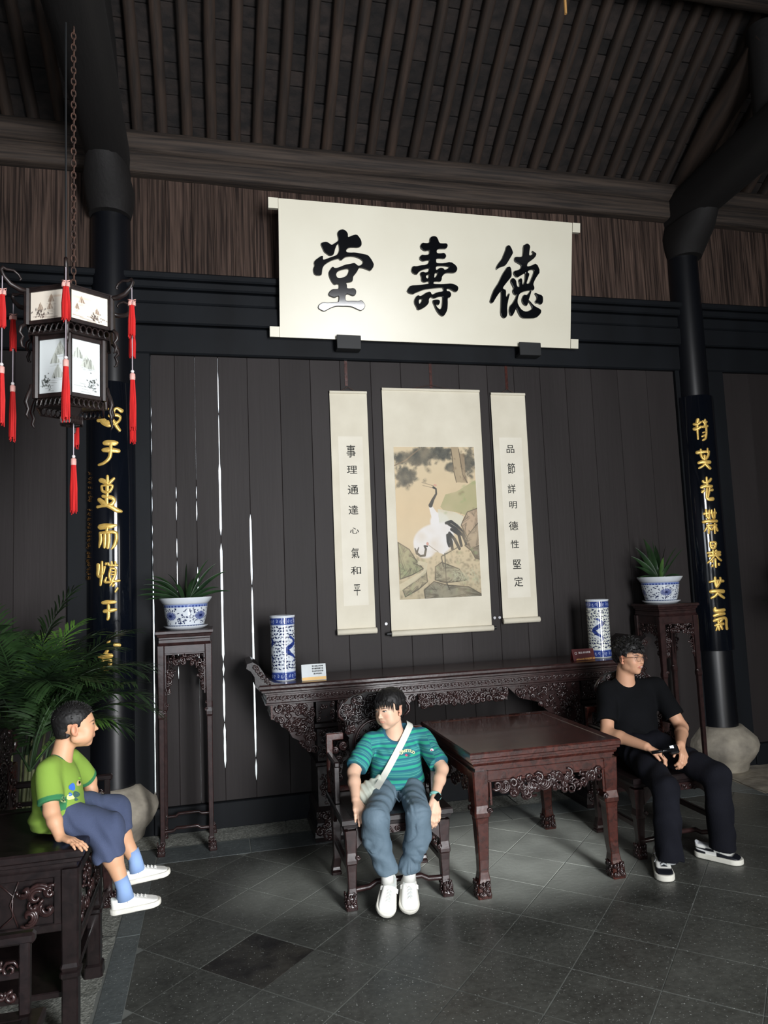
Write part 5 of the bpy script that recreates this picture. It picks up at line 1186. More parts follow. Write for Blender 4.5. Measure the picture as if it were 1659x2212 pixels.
def fret(R_, z0, z1):
    mb = MB()
    for k in range(6):
        a, b = HA[k], HA[(k+1) % 6]; p0 = np.array([LX+R_*math.cos(a), LY+R_*math.sin(a), 0]); p1 = np.array([LX+R_*math.cos(b), LY+R_*math.sin(b), 0])
        for q in range(7):
            c = p0+(p1-p0)*(q+.5)/7; e = (p1-p0)/7*.5
            pts = [c+e*math.cos(u)*.9+np.array([0, 0, (z0+z1)/2+(z1-z0)*.42*math.sin(u)]) for u in np.linspace(0, 2*math.pi, 11)]; mb.tube(pts, .0035, 4)
        mb.tube([p0+[0, 0, z0], p1+[0, 0, z0]], .004, 4)
    return mb
fret(.222, 3.118, 3.165).build('fretwork_carving', 'lantern_wood', lan); fret(.182, 2.745, 2.79).build('fretwork_carving', 'lantern_wood', lan); fret(.06, 2.68, 2.72).build('fretwork_carving', 'lantern_wood', lan)
MB().loft([hexring(.232, 3.355), hexring(.232, 3.363), hexring(.03, 3.375)]).build('lid', 'lantern_wood', lan)
MB().loft([hexring(.19, 3.115), hexring(.225, 3.13)]).build('shelf', 'lantern_wood', lan)
MB().loft([hexring(.18, 2.79), hexring(.06, 2.765), hexring(.02, 2.70)]).build('base', 'lantern_wood', lan)
def lcurl(pts, r, name='bracket'): MB().tube(pts, r, 7).build(name, 'lantern_wood', lan, smooth=True)
TS_ = []
for k, a in enumerate(HA):
    d = np.array([math.cos(a), math.sin(a), 0]); o = np.array([LX, LY, 0])
    f = lambda r, z: tuple(o+d*r+np.array([0, 0, z]))
    lcurl([f(.215, 3.345), f(.27, 3.345), f(.315, 3.36), f(.345, 3.39), f(.36, 3.42), f(.352, 3.435), f(.335, 3.43), f(.30, 3.435), f(.275, 3.42), f(.262, 3.40), f(.27, 3.39)], [.013, .014, .013, .010, .009, .010, .008, .007, .006, .006, .004])
    lcurl([f(.238, 3.17), f(.262, 3.15), f(.268, 3.12), f(.25, 3.10), f(.262, 3.075), f(.256, 3.05), f(.243, 3.045)], [.010, .011, .009, .008, .009, .007, .004], 'drop')
    lcurl([f(.21, 2.86), f(.214, 2.83), f(.225, 2.80), f(.235, 2.765), f(.222, 2.73), f(.232, 2.70), f(.220, 2.68)], [.006, .009, .011, .011, .009, .008, .004], 'drop')
    TS_.append(f(.353, 3.405))
TS_.append((LX+.01, LY, 2.70))
def tassel(p, upper=True, l1=.085, l2=.47):
    x, y, z = p
    t = MB().tube([(x, y, z+.02), (x, y, z-l1), (x, y, z-l2)], .0028, 5).build('tassel_cord', 'silver_cord', lan)
    R = rnd(int(abs(x*1000+y*77)))
    def skirt(zt, ln, r, n=22):
        mb = MB()
        for q in range(n):
            a = 6.283*q/n; rr = r*(.55+.45*R.random()); l = ln*R.uniform(.9, 1.03); mb.tube([(x+rr*.6*math.cos(a), y+rr*.6*math.sin(a), zt), (x+rr*math.cos(a), y+rr*math.sin(a), zt-l*.5), (x+rr*1.05*math.cos(a)+R.uniform(-.002, .002), y+rr*1.05*math.sin(a), zt-l)], [.0035, .0036, .0022], 4)
        mb.tube([(x, y, zt), (x, y, zt-ln*.93)], [r*.6, r*.75], 8)
        return mb
    if upper:
        for da in (-1, 1):
            MB().tube([(x, y, z-l1), (x+da*.02, y, z-l1+.006), (x+da*.016, y, z-l1-.012), (x, y, z-l1-.004)], .0035, 5).build('tassel_bow', 'tassel_pink', t, smooth=True)
        for o_ in (-.010, .010):
            MB().lathe([(.004, -.004), (.009, -.012), (.010, -.03)], (x+o_, y-.004, z-l1), 8).build('tassel_head', 'tassel_pink', t)
        sk = skirt(z-l1-.028, .175, .018); sk.build('tassel_fringe', 'tassel_red', t, kind='stuff')
    zz = z-l2; MB().ell((x, y, zz), (.0095, .0095, .0095), 10, 8).build('bead', 'pearl', t, smooth=True)
    MB().lathe([(.008, -.008), (.014, -.014), (.0145, -.034), (.0135, -.046)], (x, y, zz), 12).build('tassel_collar', 'tassel_pink', t, auto=50)
    skirt(zz-.044, .27 if upper else .26, .016).build('tassel_fringe', 'tassel_red', t, kind='stuff')
for p in TS_[:6]: tassel(p)
tassel(TS_[6], False, .05, .19)
mb = MB(); z = 3.37
for k in range(46):
    if z > 4.95: break
    a = (k % 2)*math.pi/2+.4; c, s_ = math.cos(a), math.sin(a); u = [(LX+.012*math.cos(q)*c+.01, LY+.012*math.cos(q)*s_, z+.02+.0215*math.sin(q)) for q in np.linspace(0, 2*math.pi, 11)]; mb.tube(u, .0042, 5); z += .034
mb.build('chain', 'rust_chain', lan, smooth=True)
MB().tube([(LX-.028, LY, 3.37), (LX-.03, LY, 4.96)], .0055, 6).build('power_cord', 'iron_black', lan)

# ---- feather palms
def frond(base, az, ln, rise, droop, R, nl=26, ll=.26, w=.017):
    d = np.array([math.cos(az), math.sin(az), 0]); side = np.array([-d[1], d[0], 0]); p = np.array(base, float); el = rise; P = []; T = []
    n = 22
    for i in range(n+1):
        tt = d*math.cos(el)+np.array([0, 0, math.sin(el)]); P.append(p.copy()); T.append(tt); p = p+tt*ln/n; el -= droop/n*(.3+1.5*i/n)
    mb = MB(); mb.tube(P, [.006*(1-.75*i/n)+.0012 for i in range(n+1)], 5)
    for s in (-1, 1):
        for k in range(nl):
            t = .26+.74*(k+R.uniform(0, .5))/nl; i = min(n-1, int(t*n)); b = P[i]+(P[i+1]-P[i])*(t*n-i); tt = T[i]; up_ = np.cross(side, tt); up_ = up_ if up_[2] > 0 else -up_
            L = ll*(.55+.45*math.sin(math.pi*(.15+.8*(t-.26)/.74)))*R.uniform(.85, 1.1); f = .45+.35*t
            dr = tt*f+side*s*(1-f*.35)+up_*R.uniform(.05, .3); dr /= np.linalg.norm(dr); wv = np.cross(dr, up_); wv /= np.linalg.norm(wv)+1e-9
            q = b; V = []; ww = w*R.uniform(.8, 1.15)
            for m_, (fr_, wd) in enumerate(((0, .25), (.3, 1.), (.65, .8), (1, .04))):
                q = b+dr*L*fr_+np.array([0, 0, -.30*L*fr_**2]); V += [q-wv*ww*wd/2, q+wv*ww*wd/2]
            mb.add(V, [(0, 1, 3, 2), (2, 3, 5, 4), (4, 5, 7, 6)])
    return mb
def palm(label, x, y, fr, stems, seed, group=None):
    t = thing('areca_palm', label, 'plant', (x, y, 0)); R = rnd(seed)
    MB().lathe([(.001, 0), (.15, 0), (.20, .30), (.215, .30), (.215, .33), (.19, .33), (.18, .28), (.001, .28)], (x, y, 0), 28).build('pot', 'pot_black', t, auto=50)
    for sx, sy, h, m in stems:
        MB().tube([(x+sx*.3, y+sy*.3, .27), (x+sx*.7, y+sy*.7, h*.5), (x+sx, y+sy, h)], [.014, .011, .008], 7).build('stem', 'palm_stem', t, smooth=True)
    for sx, sy, h, az, ln, ri, dr, m in fr:
        f_ = frond((x+sx, y+sy, h), math.radians(az), ln, math.radians(ri), math.radians(dr), R)
        f_.v = [(q[0], q[1] if q[1] < 5.34 else 5.34+.12*math.tanh((q[1]-5.34)/.3), q[2]) for q in f_.v]; f_.build('frond', m, t)
R = rnd(31); st = []; fr = []
for k in range(13):
    a = R.uniform(0, 6.28); r = R.uniform(.05, .26); h = R.uniform(.65, 1.05); st.append((r*math.cos(a), r*math.sin(a), h, 0))
    for q in range(3):
        fr.append((r*math.cos(a), r*math.sin(a), h, math.degrees(a)+R.uniform(-80, 80), R.uniform(.6, .95), R.uniform(48, 84), R.uniform(50, 110), 'palm_leaf' if R.random() < .86 else 'palm_leaf_bright'))
for az, ln, ri, dr, m in ((4, .85, 46, 62, 'palm_leaf'), (-12, .8, 30, 50, 'palm_leaf'), (20, .75, 62, 66, 'palm_leaf'), (-30, .7, 55, 80, 'palm_leaf'), (-4, .62, 14, 46, 'palm_leaf'), (-60, .7, 60, 90, 'palm_leaf'), (-20, .72, 72, 34, 'palm_leaf_bright'), (30, .9, 80, 30, 'palm_leaf'), (150, .9, 78, 34, 'palm_leaf'), (200, .9, 66, 50, 'palm_leaf'), (-100, .8, 74, 50, 'palm_leaf')):
    fr.append((.05, -.05, .98, az, ln, ri, dr, m))
palm('bushy feather palm behind the small boy at the left edge', -1.22, 4.95, fr, st, 3)
R = rnd(32); st = []; fr = []
for k in range(6):
    a = R.uniform(0, 6.28); r = R.uniform(.04, .2); h = R.uniform(.95, 1.3); st.append((r*math.cos(a), r*math.sin(a), h, 0))
    for q in range(3): fr.append((r*math.cos(a), r*math.sin(a), h, R.uniform(90, 270), R.uniform(.7, 1.0), R.uniform(50, 84), R.uniform(50, 100), 'palm_leaf'))
palm('dim feather palm at the right edge beyond the right column', 5.22, 4.98, fr, st, 4)
# ================================================================== PEOPLE: smooth bodies grown from a skeleton (blended distance field)
def smin(a, b, k):
    if k <= 0: return np.minimum(a, b)
    h = np.clip(.5+.5*(b-a)/k, 0, 1); return b*(1-h)+a*h-k*h*(1-h)
def smax(a, b, k): return -smin(-a, -b, k)
def V3(*a): return np.array(a, np.float32)
def cap(P, a, b, ra, rb):      # round cone (tapered capsule)
    a, b = np.array(a, np.float32), np.array(b, np.float32); d = b-a; L = float(d@d)+1e-9; q = P-a; t = np.clip(q@d/L, 0, 1)
    return np.linalg.norm(q-t[:, None]*d, axis=1)-(ra+(rb-ra)*t)
def ell_(P, c, r, M=None):
    q = P-np.array(c, np.float32)
    if M is not None: q = q@np.array(M, np.float32)
    r = np.array(r, np.float32); k0 = np.linalg.norm(q/r, axis=1); k1 = np.linalg.norm(q/(r*r), axis=1)+1e-9
    return k0*(k0-1)/k1
def vnoise(P, s, seed=0):      # cheap smooth value noise, vectorised
    Q = P*s+seed*17.3; i = np.floor(Q).astype(np.int64); f = Q-i; f = f*f*(3-2*f); out = 0
    def h(a, b, c):
        n = (a*73856093) ^ (b*19349663) ^ (c*83492791); n = (n ^ (n >> 13))*1274126177; return ((n & 0xffff)/65535.).astype(np.float32)
    for dx in (0, 1):
        for dy in (0, 1):
            for dz in (0, 1):
                w = (f[:, 0] if dx else 1-f[:, 0])*(f[:, 1] if dy else 1-f[:, 1])*(f[:, 2] if dz else 1-f[:, 2]); out = out+w*h(i[:, 0]+dx, i[:, 1]+dy, i[:, 2]+dz)
    return (out*2-1).astype(np.float32)
def surface(fn, lo, hi, h, pad=2.2):
    """surface nets of fn(P)=0 inside the box lo..hi with cell h; evaluated only near the surface"""
    lo = np.array(lo, float); n = np.maximum(4, np.ceil((np.array(hi)-lo)/h).astype(int)); K = 4; n = ((n+K-1)//K)*K
    cn = n//K; g = [lo[i]+(np.arange(cn[i])+.5)*K*h for i in range(3)]
    G = np.stack(np.meshgrid(*g, indexing='ij'), -1).reshape(-1, 3).astype(np.float32); D = fn(G).reshape(cn)
    F = np.repeat(np.repeat(np.repeat(D, K, 0), K, 1), K, 2).astype(np.float32)
    act = np.abs(D) < K*h*.87*pad*.62+.004; idx = np.argwhere(act)
    off = np.stack(np.meshgrid(*(np.arange(K),)*3, indexing='ij'), -1).reshape(-1, 3)
    I = (idx[:, None, :]*K+off[None]).reshape(-1, 3)
    for s in range(0, len(I), 400000):
        J = I[s:s+400000]; F[J[:, 0], J[:, 1], J[:, 2]] = fn((lo+J*h).astype(np.float32))
    ins = F < 0; c8 = np.zeros(tuple(n-1), np.int8)
    for dx in (0, 1):
        for dy in (0, 1):
            for dz in (0, 1): c8 += ins[dx:n[0]-1+dx, dy:n[1]-1+dy, dz:n[2]-1+dz]
    cells = np.argwhere((c8 > 0) & (c8 < 8)); idm = np.full(tuple(n-1), -1, np.int32); idm[tuple(cells.T)] = np.arange(len(cells))
    acc = np.zeros((len(cells), 3)); cnt = np.zeros(len(cells)); cor = [(a, b, c) for a in (0, 1) for b in (0, 1) for c in (0, 1)]
    val = {c: F[cells[:, 0]+c[0], cells[:, 1]+c[1], cells[:, 2]+c[2]] for c in cor}
    for a in cor:
        for ax in range(3):
            if a[ax] == 0:
                b = tuple(a[i]+(1 if i == ax else 0) for i in range(3)); m = (val[a] < 0) != (val[b] < 0); t = np.where(m, val[a]/(val[a]-val[b]+1e-12), 0)
                p = np.repeat(np.array(a, float)[None], len(cells), 0); p[:, ax] += t; acc[m] += p[m]; cnt[m] += 1
    V = lo+(cells+acc/np.maximum(cnt, 1)[:, None])*h; Q = []
    for ax in range(3):
        sl0 = [slice(1, m-1) for m in n]; sl1 = [slice(1, m-1) for m in n]; sl0[ax] = slice(0, n[ax]-1); sl1[ax] = slice(1, n[ax])
        A, B = ins[tuple(sl0)], ins[tuple(sl1)]; E_ = np.argwhere(A != B)
        if not len(E_): continue
        e = E_+np.array([0 if i == ax else 1 for i in range(3)]); fl = A[tuple(E_.T)]; u, v = [(1, 2), (2, 0), (0, 1)][ax]
        def cid(du, dv):
            q = e.copy(); q[:, u] += du; q[:, v] += dv; return idm[tuple(q.T)]
        q = np.stack([cid(-1, -1), cid(0, -1), cid(0, 0), cid(-1, 0)], -1); q[~fl] = q[~fl][:, ::-1]; Q.append(q)
    Q = np.concatenate(Q); Q = Q[(Q >= 0).all(1)]
    return V, Q
def skin_obj(name, fn, lo, hi, h, m, parent, colfn=None, label=None):
    V, Q = surface(fn, lo, hi, h); me = bpy.data.meshes.new(name); me.vertices.add(len(V)); me.vertices.foreach_set('co', V.astype(np.float32).ravel())
    me.loops.add(len(Q)*4); me.loops.foreach_set('vertex_index', Q.astype(np.int32).ravel()); me.polygons.add(len(Q)); me.polygons.foreach_set('loop_start', np.arange(len(Q), dtype=np.int32)*4)
    me.update(calc_edges=True)
    if colfn is not None:
        c = np.ones((len(V), 4), np.float32); c[:, :3] = colfn(V.astype(np.float32)); a = me.color_attributes.new('col', 'FLOAT_COLOR', 'POINT'); a.data.foreach_set('color', c.ravel())
    o = link(name, me, m, parent, True, True)
    if label: o['label'] = label
    return o
def nrm(v): v = np.array(v, float); return v/np.linalg.norm(v)
def basis(fwd, up):            # columns: right, forward, up
    f = nrm(fwd); r = nrm(np.cross(f, up)); u = np.cross(r, f); return np.stack([r, f, u], 1)
def rotax(v, ax, a):
    v, ax = np.array(v, float), nrm(ax); return v*math.cos(a)+np.cross(ax, v)*math.sin(a)+ax*(ax@v)*(1-math.cos(a))

class Head:
    """local units: 1 = chin to crown; x right, y forward, z up; origin between the ears at eye level"""
    def __init__(s, pos, fwd, up, size, child=1., jaw=1., smile=0.):
        s.p = np.array(pos, np.float32); s.B = basis(fwd, up).astype(np.float32); s.s = size; s.child = child; s.jaw = jaw; s.smile = smile
    def loc(s, P): return (P-s.p)@s.B/s.s
    def w(s, *q): return s.p+s.B@(np.array(q, np.float32)*s.s)
    def dist(s, P):
        q = s.loc(P); c = s.child; j = s.jaw
        d = ell_(q, (0, -.07, .14), (.335, .415, .35))
        d = smin(d, ell_(q, (0, .12, -.05), (.285, .275, .36)), .08)
        d = smin(d, ell_(q, (0, .10, -.27), (.225*j, .235, .20)), .10)
        d = smin(d, ell_(q, (0, .245, -.415), (.075, .07, .06)), .09)
        for x in (-1, 1):
            d = smin(d, ell_(q, (x*.15, .22, -.13), (.115+.02*(c-1), .12, .12)), .07)       # cheek
            if c > 1: d = smin(d, ell_(q, (x*.16, .18, -.25), (.12, .13, .12)), .08)
            d = smin(d, ell_(q, (x*.215*j, .0, -.25), (.07, .12, .10)), .08)               # jaw angle
            d = smax(d, -ell_(q, (x*.135, .435, .005), (.088, .058, .043)), .05)             # socket
        d = smin(d, cap(q, (-.13, .335, .075), (.13, .335, .075), .030, .030), .06)         # brow
        d = smin(d, cap(q, (0, .355, .01), (0, .425, -.125), .022, .034), .035)             # nose
        d = smin(d, ell_(q, (0, .432, -.135), (.040, .036, .032)), .02)
        for x in (-1, 1):
            d = smin(d, ell_(q, (x*.042, .395, -.145), (.027, .032, .024)), .018); d = smax(d, -ell_(q, (x*.021, .415, -.168), (.011, .016, .010)), .008)
        d = smin(d, ell_(q, (0, .33, -.235), (.10, .055, .05)), .05)                        # mouth mound
        zc = -.262; cw = .092+.02*s.smile
        d = smin(d, ell_(q, (0, .378, zc+.013), (cw*.8, .020, .013)), .012); d = smin(d, ell_(q, (0, .372, zc-.018), (cw*.7, .022, .016)), .014)
        for x in (-1, 1): d = smax(d, -cap(q, (0, .405, zc-.001), (x*cw, .345, zc+.010+.018*s.smile), .0055+.006*(s.smile > .8), .0045), .008)
        for x in (-1, 1):   # ear: disc with hollow
            a = x*.42; M = np.array([[math.cos(a), math.sin(a), 0], [-math.sin(a), math.cos(a), 0], [0, 0, 1]])
            e = ell_(q, (x*.345, -.045, -.045), (.028, .082, .132), M); e = smin(e, ell_(q, (x*.325, -.01, -.15), (.022, .04, .045)), .02)
            e = smax(e, -ell_(q, (x*.372, -.045, -.035), (.026, .048, .088), M), .012); e = smin(e, ell_(q, (x*.335, .015, -.06), (.02, .02, .03)), .015)
            d = smin(d, e, .018)
        return d*s.s
    def color(s, P, base, lip, blush):
        q = s.loc(P); n = len(P); c = np.repeat(np.array(lin(base), np.float32)[None], n, 0)
        def mixc(m, col): nonlocal c; m = np.clip(m, 0, 1)[:, None]; c = c*(1-m)+np.array(lin(col), np.float32)*m
        near = np.linalg.norm(q, axis=1) < .75
        fr = (q[:, 1] > .15) & near
        mixc((1-np.linalg.norm((q-np.array([.17, .26, -.12], np.float32))/np.array([.11, .2, .09], np.float32), axis=1))*1.3*blush*fr, (226, 132, 112)); mixc((1-np.linalg.norm((q-np.array([-.17, .26, -.12], np.float32))/np.array([.11, .2, .09], np.float32), axis=1))*1.3*blush*fr, (226, 132, 112))
        lp = 1.35-np.linalg.norm((q-np.array([0, .375, -.264], np.float32))/np.array([.085+.015*s.smile, .08, .028+.008*s.smile], np.float32), axis=1); mixc(np.clip(lp*3, 0, 1)*fr*.8, lip)
        for x in (-1, 1):
            e = (q[:, 1] > .2) & near; bx = (q[:, 0]*x-.135)/.075; bz = (q[:, 2]-(.088-.02*bx*bx))/.014; mixc(np.clip(1.5-np.sqrt(bx**2+bz**2), 0, 1)*1.2*e*.85, (44, 34, 30))   # eyebrow
            ex = (q[:, 0]*x-.135)/.062; ez = (q[:, 2]-.014)/.014; mixc(np.clip(1.25-np.sqrt(ex**2+ez**2), 0, 1)*e*.35, (150, 100, 84))
            er = (np.abs(q[:, 0]*x-.36) < .05) & near & (np.abs(q[:, 1]+.045) < .1) & (np.abs(q[:, 2]+.03) < .15); mixc(er*.28, (214, 116, 96))
        mixc(np.clip((-.06-np.abs(q[:, 2]+.17))*-1-.04, 0, 0), base)
        return c
    def front(s, x, z):
        """local y of the face surface at (x, z)"""
        y = np.linspace(.55, .15, 161); Q = np.stack([np.full(161, x), y, np.full(161, z)], 1).astype(np.float32); P = (s.p+(Q*s.s)@s.B.T).astype(np.float32); d = s.dist(P); return float(y[np.argmax(d < 0)])
    def parts(s, parent, gaze=0., open_=1.):
        for x in (-1, 1):
            hw = .064; ex = x*.135; ys = s.front(ex, .004); yo = s.front(ex+x*.06, .004); yi = s.front(ex-x*.06, .004)
            sl = (yo-yi)/.12*x       # slope of the surface across the eye
            yy = lambda u: ys-.004+sl*x*u*.7 if False else (yi+(yo-yi)*(u*x+.06)/.12)*.5+ys*.5
            rings = []; n = 12
            top = [(u, (.019*open_)*(1-(u/hw)**2)**.7+.004*(u*x/hw)) for u in np.linspace(-hw, hw, n)]; bot = [(u, -(.014*open_)*(1-(u/hw)**2)**.9+.004*(u*x/hw)) for u in np.linspace(-hw, hw, n)]
            F_ = [s.w(ex+u, yy(u)+.004+.006*(1-(u/hw)**2), .004+z) for u, z in top]; G_ = [s.w(ex+u, yy(u)+.004+.006*(1-(u/hw)**2), .004+z) for u, z in bot]; Mi = [s.w(ex+u, yy(u)+.010+.008*(1-(u/hw)**2), .004+(a+b)/2) for (u, a), (_, b) in zip(top, bot)]
            V = F_+Mi+G_; f = [(k, k+1, n+k+1, n+k) for k in range(n-1)]+[(n+k, n+k+1, 2*n+k+1, 2*n+k) for k in range(n-1)]
            back = [p-s.B@np.array([0, .03*s.s, 0]) for p in V]; m = len(V); V2 = V+back; f2 = f+[tuple(q+m for q in reversed(k)) for k in f]+[(k+1, k, k+m, k+1+m) for k in range(n-1)]+[(2*n+k, 2*n+k+1, 2*n+k+1+m, 2*n+k+m) for k in range(n-1)]
            o = MB().add(V2, f2).build('eyeball', 'eye_white', parent, smooth=True)
            gx = ex+gaze*.022; c = s.w(gx, yy(gx-ex)+.012, .006); M = Matrix(s.B.tolist())
            MB().ell(c, (.021*s.s, .010*s.s, min(.021, .0185*open_+.003)*s.s), 14, 8, M).build('iris', 'eye_iris', o, smooth=True)
            MB().tube([s.w(ex+u, yy(u)+.012+.006*(1-(u/hw)**2), .0055+z) for u, z in top], [s.s*.0062*(1-.5*abs(u)/hw) for u, z in top], 6).build('lash', 'hair_black', o, smooth=True)
            MB().tube([s.w(ex+u, yy(u)+.006+.004*(1-(u/hw)**2), .019+z*1.25) for u, z in top], s.s*.008, 6).build('upper_eyelid', s.lidm, o, smooth=True)
def hand_prims(wr, d, nrm_, thumb, size, curl, spread=.12, tcurl=.5, tang=.75, curls=None):
    """wr wrist point, d finger direction, nrm_ palm normal (the side the fingers curl to), thumb = lateral direction; returns capsules"""
    d = nrm(d); n = nrm(np.array(nrm_, float)-d*(np.array(nrm_, float)@d)); t = nrm(np.cross(d, n)); t = t if t@np.array(thumb, float) > 0 else -t
    S_ = size; P = []; wr = np.array(wr, float)
    base = wr+d*.09*S_
    for u in (-.30, -.1, .12, .32): P.append((wr+t*u*.10*S_+d*.03*S_, base+d*.36*S_+t*u*.42*S_, .10*S_, .085*S_))
    ln = ((.25, .15, .12), (.28, .18, .13), (.26, .17, .13), (.20, .12, .11)); off = (.155, .052, -.052, -.150); fw = (.0, .02, .01, -.03)
    for i in range(4):
        q = wr+d*(.50+fw[i])*S_+t*off[i]*S_; dd = nrm(d+t*spread*(1.5-i)/1.5*.8); ax = np.cross(dd, n); c = curls[i] if curls else curl; r = (.058, .060, .056, .050)[i]*S_
        P.append((q-dd*.10*S_, q, r*1.15, r*1.08))
        for k, L in enumerate(ln[i]):
            dd = rotax(dd, ax, c*(.75, 1.1, .8)[k]); e = q+dd*L*S_; P.append((q, e, r*(1.04, .95, .86)[k], r*(.95, .86, .74)[k])); q = e
    q = wr+d*.12*S_+t*.13*S_+n*.02*S_; dd = nrm(d*math.cos(tang)+t*math.sin(tang)+n*.25); ax = nrm(np.cross(dd, n*.5-t*.6+d*.25))
    for k, L in enumerate((.22, .17, .13)):
        e = q+dd*L*S_; P.append((q, e, (.085, .066, .058)[k]*S_, (.068, .058, .046)[k]*S_)); q = e; dd = rotax(dd, ax, tcurl*.5)
    return P
def limb(d, P, pts, rad, k):
    for i in range(len(pts)-1): d = smin(d, cap(P, pts[i], pts[i+1], rad[i], rad[i+1]), k)
    return d
def union_caps(P, caps, k=.006):
    d = None
    for a, b, ra, rb in caps: e = cap(P, a, b, ra, rb); d = e if d is None else smin(d, e, k)
    return d
def hair_tufts(head, spec, R, name, parent, m='hair_black'):
    """tapered locks: (x,y,z direction on the scalp), tangent direction, length, width in head units"""
    mb = MB()
    for (p, dr, ln, w, bend) in spec:
        p = np.array(p, float); dr = nrm(dr); P = [p]; q = p.copy()
        for i in range(4): q = q+dr*ln/4; dr = nrm(dr+np.array(bend)*.25); P.append(q)
        mb.tube([head.w(*a) for a in P], [w*head.s*f for f in (.9, 1, .8, .5, .12)], 5, (1, .45))
    return mb.build(name, m, parent, smooth=True, kind='stuff')
mat('eye_white', lin((226, 222, 216)), .25); mat('eye_iris', lin((30, 20, 16)), .1, lin((22, 15, 12)))
mat('hair_black', lin((14, 12, 12)), .6, lin((12, 11, 12)), (160, 160, 20))
mat('lid_a', lin((206, 160, 134)), .55); mat('lid_b', lin((188, 142, 114)), .55)
mat('skin', (1, 1, 1), .52, attr='col', sss=.12, bump=.05, bscale=(300, 300, 300))
mat('cloth_attr', (1, 1, 1), .9, attr='col', bump=.25, bscale=(700, 700, 700))
mat('trouser_teal', lin((104, 124, 138)), .75, lin((88, 108, 122)), (5, 5, 5), (.3, .7), .2, (60, 60, 60))
mat('trouser_navy', lin((70, 80, 108)), .9, lin((60, 70, 97)), (9, 9, 9), (.3, .7), .25, (300, 300, 300))
mat('cloth_black', lin((17, 18, 21)), .9, lin((13, 14, 16)), (9, 9, 9), (.3, .7), .25, (400, 400, 400), spec=.1)
mat('trouser_black', lin((24, 25, 32)), .9, lin((18, 19, 25)), (6, 6, 6), (.3, .7), .2, (100, 100, 100), spec=.12)
mat('white_leather', lin((240, 240, 234)), .45, lin((230, 230, 224))); mat('sole_white', lin((232, 230, 218)), .6); mat('shoe_black', lin((22, 24, 32)), .35); mat('shoe_grey', lin((190, 194, 196)), .6)
mat('sock_blue', lin((142, 172, 218)), .9); mat('strap_white', lin((236, 238, 228)), .75); mat('bag_canvas', lin((206, 212, 198)), .8, lin((184, 190, 178)), (12, 12, 12), (.3, .7), .3, (40, 40, 40))
mat('watch_band', lin((140, 206, 196)), .5); mat('watch_glass', lin((14, 16, 18)), .08); mat('print_cream', lin((250, 240, 190)), .6); mat('print_pink', lin((214, 60, 110)), .6); mat('print_teal', lin((26, 90, 96)), .6); mat('print_blue', lin((60, 110, 200)), .6)
mat('green_rib', lin((44, 108, 66)), .85); mat('rib_teal', lin((52, 122, 142)), .85); mat('teeth', lin((238, 232, 220)), .3); mat('glasses_metal', lin((120, 90, 84)), .25, metal=.8)
mat('device_black', lin((16, 17, 20)), .25); mat('device_white', lin((236, 240, 242)), .3); mat('nail', lin((226, 176, 160)), .35)
mat('screen_lit', (.8, .85, .9), .3, emit=((.85, .92, 1.), 1.1))
mg = bpy.data.materials.new('lens_glass'); mg.use_nodes = True; b_ = mg.node_tree.nodes['Principled BSDF']; b_.inputs['Base Color'].default_value = (1, 1, 1, 1); b_.inputs['Roughness'].default_value = .02; b_.inputs['Transmission Weight'].default_value = 1; b_.inputs['IOR'].default_value = 1.02; b_.inputs['Alpha'].default_value = .25; MATS['lens_glass'] = mg

